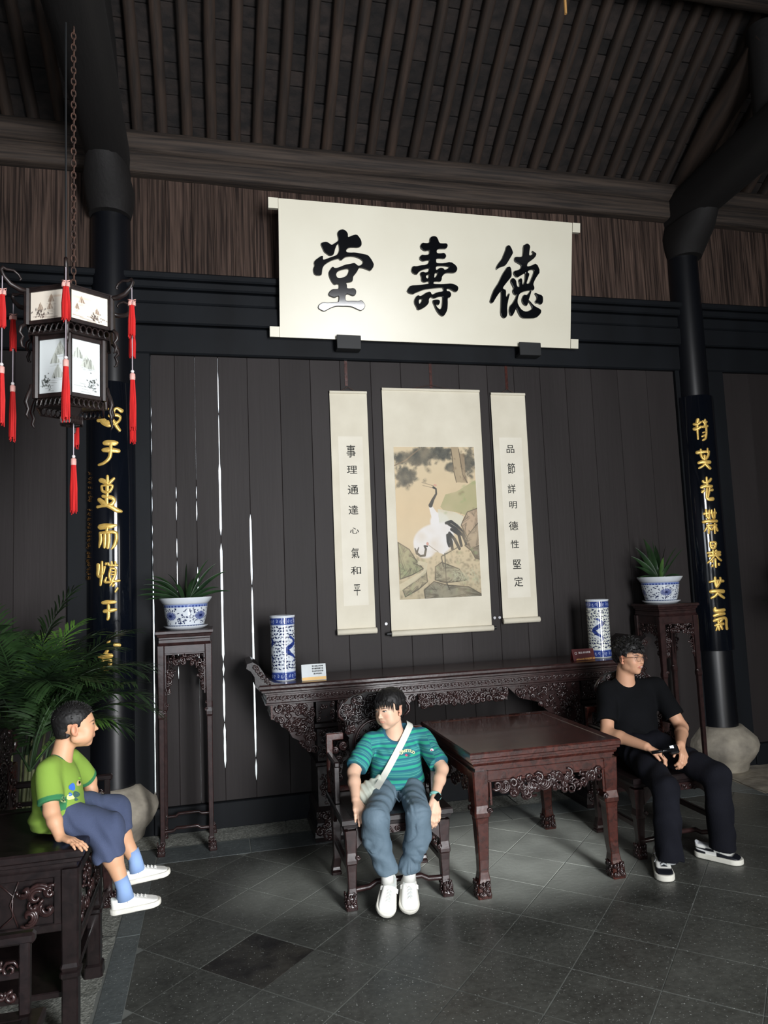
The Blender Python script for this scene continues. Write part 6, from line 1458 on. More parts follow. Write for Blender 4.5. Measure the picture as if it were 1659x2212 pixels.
def shoe(parent, heel, toe, up, w, kind, name='shoe', label=None):
    """heel and toe points on the ground line of the sole; local y from heel to toe"""
    heel, toe = np.array(heel, float), np.array(toe, float); f = nrm(toe-heel); L = np.linalg.norm(toe-heel); r = nrm(np.cross(f, up)); u = np.cross(r, f); Bm = np.stack([r, f, u], 1).astype(np.float32); o = heel.astype(np.float32)
    def loc(P): return (P-o)@Bm
    def W(x, y, z): return o+Bm@np.array([x, y, z], np.float32)
    def outline(q, g=0.):
        t = np.clip(q[:, 1]/L, 0, 1); hw = w*(.36+.16*np.sin(np.clip((t-.12)/.8, 0, 1)*math.pi*.62)**2*1.05-.04*np.exp(-((t-.42)/.12)**2)); rr = w*.40
        a = ell_(np.stack([q[:, 0], np.clip(q[:, 1], None, 1), q[:, 2]*0], 1), (0, w*.38, 0), (w*.38, w*.38, 1e3)); b = cap(np.stack([q[:, 0], q[:, 1], q[:, 2]*0], 1), (0, w*.38, 0), (w*.04, L-w*.48, 0), w*.37, w*.48)
        return b-g
    th = .030*L/.27
    def sole(P): q = loc(P); return smax(outline(q, .003), np.abs(q[:, 2]-th*.5)-th*.5, .005)
    def upper(P):
        q = loc(P); y = q[:, 1]/L
        top = np.where(y < .42, .30*L+.06*L*np.clip((.1-y)/.1, 0, 1), .30*L-(y-.42)*.33*L)
        top = np.where(y > .80, np.minimum(top, .175*L-(y-.80)**2*2.6*L), top)
        body = smax(outline(q, -.004), q[:, 2]-top*.98, .03*L); body = smax(body, -(q[:, 2]-th*.7), .004)
        side = np.abs(q[:, 0])-(w*.50-np.clip(q[:, 2]-th, 0, 1)*.42); return smax(body, side, .02)
    t = thing_part = None
    def col(P):
        r_ = np.random.default_rng(1); acc = 0
        for _ in range(8): acc = acc+upcol(loc(P)+r_.uniform(-.0016, .0016, 3).astype(np.float32))
        return acc/8
    def upcol(q):
        n = len(q); y = q[:, 1]/L; z = (q[:, 2]-th)/L; c = np.repeat(np.array(lin((238, 238, 232)), np.float32)[None], n, 0); K = np.array(lin((20, 22, 30)), np.float32)
        if kind == 'skate':   # black overlays on white leather
            m = (y > .74) & (z < .060-(np.clip(y-.78, 0, 1))*.05) | (y > .93); m |= (y > .5) & (y < .76) & (z < (.055+(.76-y)*.12)) & (np.abs(y-.62) < .16)
            m |= (y < .27) & (z < .115) & (z > .0); m |= (np.abs(q[:, 0]) < w*.17) & (y > .42) & (y < .76); m |= (y > .27) & (y < .45) & (z > .075) & (z < .13)
            c[m] = K; sw = (np.abs(z-(.075-.10*(y-.12))) < .014) & (y > .05) & (y < .45); c[sw] = np.array(lin((232, 232, 230)), np.float32)
            c[(z > .17) & (y < .4)] = np.array(lin((214, 216, 220)), np.float32)
        else:
            c[(np.abs(q[:, 0]) < w*.13) & (y > .42) & (y < .72)] = np.array(lin((206, 210, 208)), np.float32)
            c[(z > .17) & (y < .4)] = np.array(lin((196, 202, 198)), np.float32)
        return c
    lo = np.minimum(heel, toe)-.16*L/.27; hi = np.maximum(heel, toe)+.16*L/.27
    lo, hi = lo-.02, hi+.02
    s_ = skin_obj(name, upper, lo, hi, .0042 if kind != 'skate' else .0028, 'shoe_leather', parent, col)
    skin_obj('sole', sole, lo, hi, .0045, 'sole_white', s_)
    lm = 'white_leather' if kind != 'skate' else 'shoe_grey'
    top = lambda y: .30*L-(y-.42)*.33*L
    mb = MB()
    for k in range(4):
        y = .46+.075*k; z = top(y)*.97+.003
        mb.tube([W(-w*.17, y*L, z-.008), W(0, (y+.02)*L, z+.002), W(w*.17, (y+.045)*L, z-.008)], .0036*L/.27, 5); mb.tube([W(w*.17, y*L, z-.008), W(0, (y+.02)*L, z+.003), W(-w*.17, (y+.045)*L, z-.008)], .0036*L/.27, 5)
    if kind == 'skate':
        for sx in (-1, 1): mb.tube([W(0, .44*L, .31*L), W(sx*.02, .46*L, .345*L), W(sx*.04, .47*L, .31*L), W(sx*.02, .45*L, .30*L)], .0034, 5); mb.tube([W(0, .44*L, .31*L), W(sx*.03, .52*L, .26*L), W(sx*.045, .58*L, .19*L)], .003, 5)
    if kind == 'strap': mb.loft([[W(-w*.44, .36*L, .21*L), W(-w*.44, .45*L, .17*L), W(-w*.42, .45*L, .17*L), W(-w*.42, .36*L, .21*L)], [W(-w*.2, .38*L, .31*L), W(-w*.2, .48*L, .278*L), W(-w*.2, .48*L, .27*L), W(-w*.2, .38*L, .30*L)], [W(w*.2, .38*L, .31*L), W(w*.2, .48*L, .278*L), W(w*.2, .48*L, .27*L), W(w*.2, .38*L, .30*L)], [W(w*.44, .36*L, .21*L), W(w*.44, .45*L, .17*L), W(w*.42, .45*L, .17*L), W(w*.42, .36*L, .21*L)]])
    mb.build('laces', lm, s_, auto=60)
    return s_
mat('shoe_leather', (1, 1, 1), .42, attr='col')
def striped():
    m = bpy.data.materials.new('striped_cloth'); m.use_nodes = True; N = m.node_tree.nodes; L = m.node_tree.links; b = N['Principled BSDF']; b.inputs['Roughness'].default_value = .9
    a = N.new('ShaderNodeAttribute'); a.attribute_name = 'col'; sp = N.new('ShaderNodeSeparateColor'); L.new(a.outputs['Color'], sp.inputs[0])
    d = N.new('ShaderNodeMath'); d.operation = 'DIVIDE'; d.inputs[1].default_value = .060; L.new(sp.outputs[0], d.inputs[0]); f = N.new('ShaderNodeMath'); f.operation = 'FRACT'; L.new(d.outputs[0], f.inputs[0])
    r = N.new('ShaderNodeValToRGB'); r.color_ramp.interpolation = 'CONSTANT'; G, B, C_, D = (46, 166, 138), (40, 106, 128), (52, 136, 138), (98, 186, 168)
    st = [(0, G), (.24, B), (.40, C_), (.50, D), (.53, C_), (.68, D), (.71, C_), (.84, B)]
    while len(r.color_ramp.elements) < len(st): r.color_ramp.elements.new(.5)
    for e, (p, c) in zip(r.color_ramp.elements, st): e.position = p
    for e, (p, c) in zip(r.color_ramp.elements, st): e.color = (*lin(c), 1)
    L.new(f.outputs[0], r.inputs[0])
    m1 = N.new('ShaderNodeMix'); m1.data_type = 'RGBA'; g = N.new('ShaderNodeMath'); g.operation = 'GREATER_THAN'; g.inputs[1].default_value = .25; L.new(sp.outputs[1], g.inputs[0]); L.new(g.outputs[0], m1.inputs[0]); L.new(r.outputs[0], m1.inputs[6]); m1.inputs[7].default_value = (*lin((36, 112, 120)), 1)
    m2 = N.new('ShaderNodeMix'); m2.data_type = 'RGBA'; g2 = N.new('ShaderNodeMath'); g2.operation = 'GREATER_THAN'; g2.inputs[1].default_value = .5; L.new(sp.outputs[2], g2.inputs[0]); L.new(g2.outputs[0], m2.inputs[0]); L.new(m1.outputs[2], m2.inputs[6]); m2.inputs[7].default_value = (*lin((42, 100, 124)), 1)
    L.new(m2.outputs[2], b.inputs['Base Color']); MATS['striped_cloth'] = m
striped()

# ------------------------------------------------------------------ the boy in the striped shirt
def boy_teal():
    t = thing('person', 'boy in a teal striped shirt sitting in the middle armchair, head turned left', 'person', (.99, 4.2, 0))
    H = Head((1.036, 4.375, 1.008), (-.80, -.60, -.06), (-.10, .03, 1), .232, 1.25, 1.05, .15); H.lidm = 'lid_a'
    shL, shR = V3(.915, 4.43, .812), V3(1.262, 4.43, .805)          # left and right of the picture
    elL, wrL = V3(*onY(764, 1668, 4.30)), V3(*onY(768, 1728, 4.135)); elR, wrR = V3(*onY(955, 1661, 4.22)), V3(*onY(939, 1724, 4.045))
    handL = hand_prims(wrL, (.03, -.62, -.30), (.0, .30, -.95), (1, 0, 0), .155, .42, .12, .3, .45)
    handR = hand_prims(wrR, (-.05, -.26, -.80), (-.15, .85, -.35), (-1, -.2, 0), .155, .38, .06, .4, .4)
    def body(P):
        d = H.dist(P); neck = cap(P, (1.066, 4.425, .935), (1.082, 4.45, .80), .050, .062); d = smin(d, neck, .03)
        d = smin(d, ell_(P, (1.09, 4.46, .70), (.14, .085, .16)), .04); d = smin(d, ell_(P, (1.07, 4.39, .62), (.13, .08, .10)), .05)
        for s, e, w_ in ((shL, elL, wrL), (shR, elR, wrR)):
            d = limb(d, P, [s, e], [.048, .036], .03); m = e*.62+w_*.38; d = limb(d, P, [e, m, w_], [.036, .0345, .024], .02)
        for hp in (handL, handR): d = smin(d, union_caps(P, hp, .007), .012)
        for x0, x1 in ((1.01, .87), (1.12, 1.04)): d = limb(d, P, [V3(x0, 4.30, .555), V3(.848 if x0 < 1.05 else 1.085, 3.99, .50), V3(.898 if x0 < 1.05 else 1.024, 4.0, .17)], [.045, .038, .028], .01)
        return d
    skincol = lambda P: H.color(P, (232, 190, 162), (212, 146, 126), .5)
    b = skin_obj('body', body, (.68, 3.90, .10), (1.48, 4.62, 1.16), .0036, 'skin', t, skincol)
    H.parts(b, .45, 1.)
    # shirt
    def shirt(P):
        d = ell_(P, (1.085, 4.45, .745), (.158, .100, .125)); d = smin(d, ell_(P, (1.072, 4.40, .655), (.158, .112, .13)), .06); d = smin(d, ell_(P, (1.06, 4.33, .585), (.170, .128, .060)), .06)
        d = smin(d, cap(P, (.945, 4.445, .818), (1.235, 4.445, .812), .050, .050), .04); d = smin(d, cap(P, (1.03, 4.45, .845), (1.145, 4.45, .845), .052, .052), .03)
        for s, e in ((shL, elL), (shR, elR)):
            m = s+(e-s)*.86; dd = nrm(e-s).astype(np.float32); c = cap(P, s, m+dd*.03, .056, .066); c = smax(c, (P-m)@dd, .006); d = smin(d, c, .022)
        th = np.arctan2(P[:, 0]-1.06, -(P[:, 1]-4.45))
        d = d+.0045*vnoise(P*np.array([1, 1, .45], np.float32), 16, 3)+.0035*np.sin(P[:, 2]*62+P[:, 0]*30+2*vnoise(P, 7, 5))*np.clip((.66-P[:, 2])/.12, 0, 1)+.0035*np.sin((P[:, 0]*1.6+P[:, 2])*70)*np.clip(1-np.abs(P[:, 2]-.76)/.07, 0, 1)
        d = smax(d, .558-P[:, 2]-.14*(P[:, 0]-1.04)+.25*(P[:, 1]-4.3), .006)
        nk = ell_(P, (1.083, 4.385, .895), (.079, .095, .088)); return smax(d, -nk, .006)
    def scol(P):
        c = np.zeros((len(P), 3), np.float32); v = P[:, 2]+.018*(P[:, 0]-1.06)-.25*(P[:, 0]-1.06)**2+.006*vnoise(P, 9, 2)
        sl = np.zeros(len(P), bool)
        for s, e in ((shL, elL), (shR, elR)):
            dd = nrm(e-s).astype(np.float32); u = (P-s)@dd; side = np.sign(e[0]-s[0]); m = (u > .018) & (((P[:, 0]-s[0])*side) > .004) & (P[:, 2] > .60); v = np.where(m, 1.0-u*1.0, v); sl |= m
        c[:, 0] = v
        low = (P[:, 2]+.14*(P[:, 0]-1.04)-.25*(P[:, 1]-4.3) < .578) & ~sl & (P[:, 2] > .3); c[low, 1] = .5
        nk = ell_(P, (1.083, 4.385, .895), (.079, .095, .088)); c[:, 2] = np.clip((.0145-nk)/.003, 0, 1)*(P[:, 2] > .77)
        return c
    sh = skin_obj('striped_shirt', shirt, (.74, 4.06, .46), (1.46, 4.60, .92), .0036, 'striped_cloth', t, scol)
    # chest lettering and badge
    def onshirt(px, py): 
        d = ray(px, py); o = np.array([0, 0, CAMH]); ts = np.linspace(4.0/d[1], 4.6/d[1], 900); P = (o+ts[:, None]*d).astype(np.float32); v = shirt(P); k = np.argmax(v < 0); return o+d*ts[k]
    word = 'GRATITUD'
    for i, chh in enumerate(word):
        u = (i-3.5)/3.5; px = 880+u*13.2; py = 1621.5+4.2*u*u-(0 if i else -1.0); p = onshirt(px, py); d = nrm(ray(px, py))
        q = p-d*.009; me = text_mesh(chh, .0225 if i else .026, .0009); Bm = basis(-np.array([d[0], d[1], 0]), (0, 0, 1)); rot = Matrix.Rotation(u*.38, 4, 'Z')
        M = Matrix([[-Bm[0, 0], 0, Bm[0, 1], q[0]], [-Bm[1, 0], 0, Bm[1, 1], q[1]], [0, 1, 0, q[2]], [0, 0, 0, 1]]); me.transform(M @ Matrix.Rotation(-u*.38, 4, 'Z')); link('letter', me, 'print_cream', sh)
    def badge(px, py, rx, rz, m, name, n=4, off=.003):
        p = onshirt(px, py); d = nrm(ray(px, py)); q = p-d*off; r = nrm(np.cross(d, (0, 0, 1))); u = np.cross(r, d)
        MB().loft([[tuple(q+r*rx*math.cos(a)+u*rz*math.sin(a)-d*l) for a in np.linspace(0, 2*math.pi, n, endpoint=False)] for l in (0, .001)]).build(name, m, sh)
    badge(881, 1632, .019, .010, 'print_teal', 'badge'); badge(877.5, 1631.5, .011, .0075, 'print_pink', 'badge', 4, .0045)
    badge(933, 1620.5, .011, .010, 'print_white', 'sleeve_patch', 10); badge(932.5, 1621, .0055, .0055, 'print_pink', 'sleeve_patch', 3, .0045); badge(934.5, 1618.5, .003, .003, 'print_blue', 'sleeve_patch', 6, .005)
    # trousers
    hipL, hipR = V3(.985, 4.30, .555), V3(1.130, 4.30, .550); knL, knR = V3(.842, 3.985, .500), V3(1.080, 3.975, .495); anL, anR = V3(.898, 4.0, .185), V3(1.024, 4.0, .180)
    def pants(P):
        d = ell_(P, (1.06, 4.34, .545), (.155, .125, .066)); z = P[:, 2]
        for h_, k_, a_, s in ((hipL, knL, anL, -1), (hipR, knR, anR, 1)):
            d = limb(d, P, [h_, k_], [.078, .069], .025); m = k_*.5+a_*.5+V3(s*.012, .005, 0); e = limb(np.full(len(P), 9., np.float32), P, [k_, m, a_+V3(0, 0, .03)], [.067, .066, .060], .02)
            e = smax(e, a_[2]+.015-z, .006) if s < 0 else smax(e, a_[2]+.0-z, .012); hi_ = smin(d, e, .03); lo_ = np.minimum(d, e); w_ = np.clip((z-.36)/.08, 0, 1); d = hi_*w_+lo_*(1-w_)
            d = smin(d, ell_(P, k_+V3(s*.045, .03, -.10), (.036, .055, .070)), .03)         # cargo pocket
        w = vnoise(P, 9, 8); d = d+.006*vnoise(P*np.array([1, 1, .6], np.float32), 13, 4)+.0035*np.sin(z*75+P[:, 0]*45+4*w)*np.clip((.40-z)/.1, 0, 1)+.003*np.sin(P[:, 1]*80+P[:, 0]*40+3*w)*np.clip((z-.5)/.05, 0, 1)
        cr = np.exp(-((P[:, 0]-1.02)/.03)**2)*np.clip((z-.50)/.05, 0, 1)*.004*np.sin(P[:, 0]*260); d = d+cr
        k = .0032*np.sin(np.arctan2(P[:, 0]-1.024, P[:, 1]-3.96)*9)*np.clip((.27-z)/.06, 0, 1)*(P[:, 0] > .96); d = d+k*.8
        rg = 1-np.abs(vnoise(P*np.array([1, 1, .55], np.float32)+.12*vnoise(P, 5, 3)[:, None], 15, 44)); return d+.0055*(np.clip(rg-.70, 0, 1)/.30)*np.clip((.60-z)/.1, 0, 1)*np.clip((z-.20)/.06, 0, 1)
    tr = skin_obj('trousers', pants, (.70, 3.84, .13), (1.30, 4.56, .68), .0042, 'trouser_teal', t)
    MB().tube([onY(846, 1716, 4.17), onY(856, 1724, 4.16), onY(862, 1732, 4.15)], [.004, .005, .003], 6).build('drawstring', 'trouser_teal', tr, smooth=True); MB().tube([onY(878, 1717, 4.17), onY(868, 1724, 4.16), onY(862, 1733, 4.15)], [.004, .005, .003], 6).build('drawstring', 'trouser_teal', tr, smooth=True)
    # socks and shoes: toes down, heels raised
    for a_ in (anL, anR): MB().tube([a_+V3(0, 0, .03), a_+V3(0, .0, -.04)], [.034, .036], 14).build('sock', 'white_leather', t, smooth=True)
    shoe(t, (.925, 4.085, .125), (.858, 3.905, .006), (.12, -.62, .8), .112, 'strap'); shoe(t, (1.036, 4.085, .120), (.995, 3.90, .006), (-.06, -.62, .8), .112, 'strap')
    # hair: cap with a straight fringe
    R = rnd(4)
    def hair(P):
        q = H.loc(P); d = ell_(q, (0, -.085, .175), (.385, .455, .375)); d = smin(d, ell_(q, (0, -.26, -.05), (.29, .24, .25)), .08); zt = .135+.05*np.abs(q[:, 0])
        zl = np.where(q[:, 1] > .10, .165+.03*np.sin(q[:, 0]*40), np.where(q[:, 1] > -.02, .165-(.10-q[:, 1])*2.6, -.26+.0*q[:, 1]))
        zl = np.where((q[:, 1] <= -.02) & (q[:, 1] > -.16), .10*(np.abs(q[:, 0]) > .1)-.02, zl); zl = np.where((q[:, 1] > .02) & (q[:, 1] < .11) & (np.abs(q[:, 0]) > .2), -.06, zl)
        d = smax(d, (zl-q[:, 2])*.8, .015); d = d+.010*vnoise(q*np.array([1, 1, .2], np.float32), 26, 6)+.006*vnoise(q, 12, 9); return d*H.s
    hr = skin_obj('hair', hair, H.p-.16, H.p+.17, .0036, 'hair_black', t)
    sp = []
    for i in range(96):
        a = R.uniform(-1.25, 1.25); x = .33*math.sin(a); y = .04+.345*math.cos(a); sp.append(((x, y, .24+R.uniform(-.04, .05)), (x*.12+.10, .12, -1), R.uniform(.13, .21)*(1 if abs(a) < .8 else 1.3), R.uniform(.013, .022), (0, -.25, 0)))
    for i in range(70):
        a = R.uniform(1.2, 5.1); x = .37*math.sin(a); y = -.09+.42*math.cos(a); zb = .1 if abs(x) > .28 else .0
        sp.append(((x, y, zb+.12), (x*.1, -.05, -1), R.uniform(.18, .30) if abs(x) < .3 else .12, R.uniform(.016, .024), (0, 0, 0)))
    hair_tufts(H, sp, R, 'fringe', hr)
    # watch on the wrist at the right of the picture
    wd = nrm(wrR-elR); wc = wrR-wd*.012; r1 = nrm(np.cross(wd, (0, -1, .2))); r2 = np.cross(r1, wd)
    wa = MB().tube([wc+(r1*math.cos(a)+r2*math.sin(a))*.029 for a in np.linspace(0, 2*math.pi, 25)], .0032, 6, (3.2, 1)).build('watch', 'watch_band', t, smooth=True)
    f = nrm(np.array([.25, -1, .15])); c = wc+f*.031; Bm = basis(f, wd); M = Matrix([[Bm[0, 0], Bm[0, 1], Bm[0, 2], c[0]], [Bm[1, 0], Bm[1, 1], Bm[1, 2], c[1]], [Bm[2, 0], Bm[2, 1], Bm[2, 2], c[2]], [0, 0, 0, 1]])
    MB().box((-.017, -.005, -.020), (.017, .006, .020), .004, M).build('watch_face', 'watch_glass', wa)
    # crossbody bag (worn: a thing of its own)
    bag = thing('crossbody_bag', 'pale grey-green canvas crossbody bag with a white strap on the seated boy', 'bag', (.89, 4.28, .52))
    def bagf(P):
        d = ell_(P, (.845, 4.205, .552), (.068, .055, .080)); d = smin(d, ell_(P, (.812, 4.215, .525), (.05, .045, .048)), .03); d = smin(d, cap(P, (.868, 4.195, .625), (.915, 4.19, .655), .018, .012), .03)
        return d+.007*vnoise(P, 24, 3)+.004*np.sin((P[:, 0]+P[:, 2]*.5)*150+3*vnoise(P, 12, 1))
    skin_obj('pouch', bagf, (.72, 4.10, .40), (1.0, 4.33, .72), .004, 'bag_canvas', bag)
    pts = []
    path = [(886, 1567), (880, 1582), (872, 1598), (863, 1615), (855, 1630), (846, 1647), (838, 1662), (829, 1678), (820, 1692), (813, 1703)]
    L = []
    for px, py in path:
        d = nrm(ray(px, py)); o = np.array([0, 0, CAMH]); m_ = onshirt(px-3, py)-d*.012; tt = (m_-o)@d; a = o+nrm(ray(px-6.4, py-2.9))*tt; b = o+nrm(ray(px+6.4, py+2.9))*tt
        L.append((a, b))
    for _ in range(3): L = [L[0]]+[tuple((L[i-1][k]+2*L[i][k]+L[i+1][k])/4 for k in (0, 1)) for i in range(1, len(L)-1)]+[L[-1]]
    d = nrm(ray(850, 1640)); a, b = L[0]; L = [(a+np.array([.01, .05, .012]), b+np.array([.01, .05, .008]))]+L
    MB().loft([[a, b, b-d*.003, a-d*.003] for a, b in L]).build('strap', 'strap_white', bag, auto=60)
boy_teal()

# ------------------------------------------------------------------ the man in black
def man_black():
    t = thing('person', 'young man with glasses in black shirt and trousers, sitting in the right armchair', 'person', (2.95, 4.3, 0))
    K_ = .957; O_ = np.array([0, 0, CAMH*(1-K_)], np.float32)
    V3 = lambda *q: np.array(q, np.float32)*K_+O_     # the whole figure sits a little nearer than first measured
    H = Head(V3(2.925, 4.725, 1.165), (.36, -.93, .02), (.03, .0, 1), .232, 1., .98, 1.0); H.lidm = 'lid_b'
    N3 = lambda *q: np.array(q, np.float32)
    shL, shR = N3(2.768, 4.80, .925), N3(3.165, 4.78, .928); elL, wrL = N3(2.668, 4.66, .665), N3(2.775, 4.36, .625); elR, wrR = N3(3.235, 4.62, .66), N3(3.035, 4.36, .615)
    handL = hand_prims(wrL, (.72, -.50, -.42), (.25, -.25, -.95), (.3, -.6, .2), .178, .62, .05, .5, .45)
    handR = hand_prims(wrR, (-.25, -.62, -.62), (-.5, .25, -.8), (-1, 0, .3), .178, .60, .05, .6, .6)
    def body(P):
        P = (P-O_)/K_
        d = H.dist(P*K_+O_)/K_; d = smin(d, cap(P, (2.912, 4.77, 1.075), (2.915, 4.80, .93), .060, .072), .03); d = smin(d, ell_(P, (2.95, 4.80, .78), (.15, .10, .2)), .04)
        for s, e, w_ in ((shL, elL, wrL), (shR, elR, wrR)):
            d = limb(d, P, [s, e], [.058, .044], .03); m = e*.66+w_*.34; d = limb(d, P, [e, m, w_], [.043, .042, .029], .02)
        for hp in (handL, handR): d = smin(d, union_caps(P, hp, .007), .012)
        return d*K_
    b = skin_obj('body', body, (2.40, 3.94, .42), (3.26, 4.80, 1.38), .0040, 'skin', t, lambda P: H.color(P, (204, 156, 126), (182, 112, 96), .2))
    H.parts(b, .2, .6)
    MB().tube([H.w(x, .402-.9*x*x*3, -.262+.9*x*x) for x in np.linspace(-.055, .055, 7)], [.006*H.s, .011*H.s, .012*H.s, .012*H.s, .012*H.s, .011*H.s, .006*H.s], 6, (1.15, .6)).build('teeth', 'teeth', b, smooth=True)
    def shirt(P):
        P = (P-O_)/K_
        d = ell_(P, (2.945, 4.80, .83), (.20, .125, .16)); d = smin(d, ell_(P, (2.945, 4.76, .66), (.178, .130, .19)), .07); d = smin(d, cap(P, (2.80, 4.80, .935), (3.13, 4.79, .935), .060, .060), .04); d = smin(d, cap(P, (2.87, 4.80, .965), (2.97, 4.80, .965), .055, .055), .03)
        for s, e in ((shL, elL), (shR, elR)):
            m = s+(e-s)*.74; dd = nrm(e-s).astype(np.float32); c = cap(P, s, m+dd*.03, .070, .076); c = smax(c, (P-m)@dd, .006); d = smin(d, c, .03)
        d = d+.006*vnoise(P*np.array([1, 1, .5], np.float32), 12, 13)+.004*np.sin((P[:, 2]*1.2+P[:, 0])*55+3*vnoise(P, 6, 5))*np.clip((.74-P[:, 2])/.12, 0, 1); d = smax(d, .50-P[:, 2], .01)
        return smax(d, -ell_(P, (2.912, 4.755, 1.025), (.074, .085, .078)), .006)*K_
    skin_obj('black_shirt', shirt, (2.42, 4.30, .46), (3.26, 4.84, 1.12), .0045, 'cloth_black', t)
    hipL, hipR = V3(2.87, 4.70, .56), V3(3.02, 4.68, .56); knL, knR = V3(2.755, 4.15, .415), V3(3.145, 4.17, .445); anL, anR = np.array((2.60, 3.93, .12), np.float32), np.array((3.005, 3.97, .13), np.float32)
    def pants(P):
        d = ell_(P, V3(2.945, 4.71, .56), (.175, .14, .083)); z = P[:, 2]
        for h_, k_, a_ in ((hipL, knL, anL), (hipR, knR, anR)):
            d = limb(d, P, [h_, k_], [.105, .082], .03); m = k_*.5+a_*.5; e = limb(np.full(len(P), 9., np.float32), P, [k_, m, a_+N3(0, 0, -.12)], [.078, .076, .078], .02); e = smax(e, a_[2]-.045-z, .005); d = smin(d, e, .025)
        w = vnoise(P, 6, 8); return d+.008*vnoise(P*np.array([1, 1, .5], np.float32), 10, 14)+.0045*np.sin(P[:, 0]*70+P[:, 1]*50+z*20+5*w)*np.clip((.5-z)/.3, 0, 1)+.004*np.sin(P[:, 1]*60+4*w)*np.clip((z-.5)/.06, 0, 1)
    skin_obj('black_trousers', pants, (2.44, 3.80, .04), (3.26, 4.74, .74), .005, 'trouser_black', t)
    for a_ in (anL, anR): MB().tube([a_+N3(0, 0, .0), a_+N3(0, .0, -.06)], [.035, .038], 14).build('sock', 'shoe_grey', t, smooth=True)
    shoe(t, onZ(1432, 1868, .0)+np.array([.01, .06, 0]), onZ(1441, 1906, .0), (0, 0, 1), .112, 'skate'); shoe(t, onZ(1508, 1850, .0)+np.array([.0, .03, 0]), onZ(1619, 1874, .0)+np.array([0, .05, 0]), (0, 0, 1), .112, 'skate')
    R = rnd(14)
    def hair(P):
        q = H.loc(P); d = ell_(q, (0, -.07, .20), (.41, .47, .40)); d = smin(d, ell_(q, (0, -.24, -.02), (.32, .25, .22)), .08)
        zl = np.where(q[:, 1] > .14, .155+.02*np.sin(q[:, 0]*30), np.where(q[:, 1] > .02, .02, -.15)); zl = np.where((np.abs(q[:, 0]) > .22) & (q[:, 1] < .04) & (q[:, 1] > -.13), .09, zl)
        d = smax(d, (zl-q[:, 2])*.8, .02); return (d+.03*vnoise(q, 9, 2)+.018*vnoise(q, 22, 4))*H.s
    hr = skin_obj('hair', hair, H.p-.17, H.p+.19, .0042, 'hair_black', t); sp = []
    for i in range(230):
        a = R.uniform(0, 6.28); e = R.uniform(.15, 1.45); x = .41*math.cos(a)*math.cos(e); y = -.07+.47*math.sin(a)*math.cos(e); z = .20+.40*math.sin(e)
        if y > .12 and z < .2: continue
        sp.append(((x, y, z-.01), (x+R.uniform(-.6, .6), y+R.uniform(-.3, .8), (z-.2)*.9+R.uniform(-.5, .3)), R.uniform(.08, .15), R.uniform(.016, .026), (0, 0, -.5)))
    for i in range(60):
        a = R.uniform(-1.1, 1.1); sp.append(((.35*math.sin(a), .03+.37*math.cos(a), .27), (R.uniform(-.4, .4), .35, -1), R.uniform(.12, .19), R.uniform(.014, .022), (0, -.3, 0)))
    hair_tufts(H, sp, R, 'locks', hr)
    # glasses
    gl = None
    for x in (-1, 1):
        c = (x*.145, .445, -.012); pts = [H.w(c[0]+.098*math.copysign(abs(math.cos(a))**.8, math.cos(a)), c[1]-.05*abs(c[0]+.098*math.cos(a))**2*6, c[2]+.080*math.copysign(abs(math.sin(a))**.85, math.sin(a))) for a in np.linspace(0, 2*math.pi, 25)]
        o = MB().tube(pts, .0011, 6).build('glasses' if gl is None else 'rim', 'glasses_metal', t if gl is None else gl, smooth=True); gl = gl or o
        MB().add([H.w(*c)]+pts[:-1], [(0, 1+i, 1+(i+1) % 24) for i in range(24)]).build('lens', 'lens_glass', gl, smooth=True)
        MB().tube([H.w(x*.243, .415, .03), H.w(x*.31, .33, .03), H.w(x*.345, .05, .0), H.w(x*.35, -.05, -.02)], [.0015, .0018, .002, .002], 6).build('temple', 'rosewood' , gl, smooth=True)
    MB().tube([H.w(-.05, .445, .02), H.w(0, .452, .035), H.w(.05, .445, .02)], .0011, 6).build('bridge', 'glasses_metal', gl, smooth=True)
    # small camera on a grip, held in both hands
    g = thing('pocket_camera', 'small black handheld camera with lit screen held by the man in black', 'camera', tuple(onY(1452, 1620, 4.07)))
    c = onY(1455, 1619, 4.08); ax = nrm(np.array([.35, -.5, .45]))
    Bm = basis((-.3, -.75, .55), (0, .4, 1)); M = Matrix([[Bm[i, 0], Bm[i, 1], Bm[i, 2], c[i]] for i in range(3)]+[[0, 0, 0, 1]])
    MB().box((-.030, -.020, -.028), (.030, .014, .028), .008, M).build('housing', 'device_black', g)
    MB().box((-.002, .014, .004), (.021, .0155, .020), 0, M).build('screen', 'screen_lit', g)
    MB().tube([c+np.array([-.01, 0, 0]), onY(1432, 1622, 4.09), onY(1408, 1626, 4.11)], [.014, .010, .011], 10).build('grip', 'device_black', g, smooth=True)
    MB().tube([onY(1432, 1620, 4.08), onY(1431, 1630, 4.05), onY(1433, 1636, 4.05)], [.002, .003, .002], 6).build('lever', 'device_black', g, smooth=True)
    pz = onY(1476, 1630, 4.33); q = [onY(1478, 1623, 4.16), onY(1488, 1630, 4.15), onY(1481, 1635, 4.12), onY(1472, 1632, 4.12)]
    n = np.array([0, .0, .0016]); tag(MB().loft([[p for p in q], [p+n for p in q]]).build('paper_slip', 'device_white'), 'white slip of paper under the hand of the man in black', 'paper')
man_black()

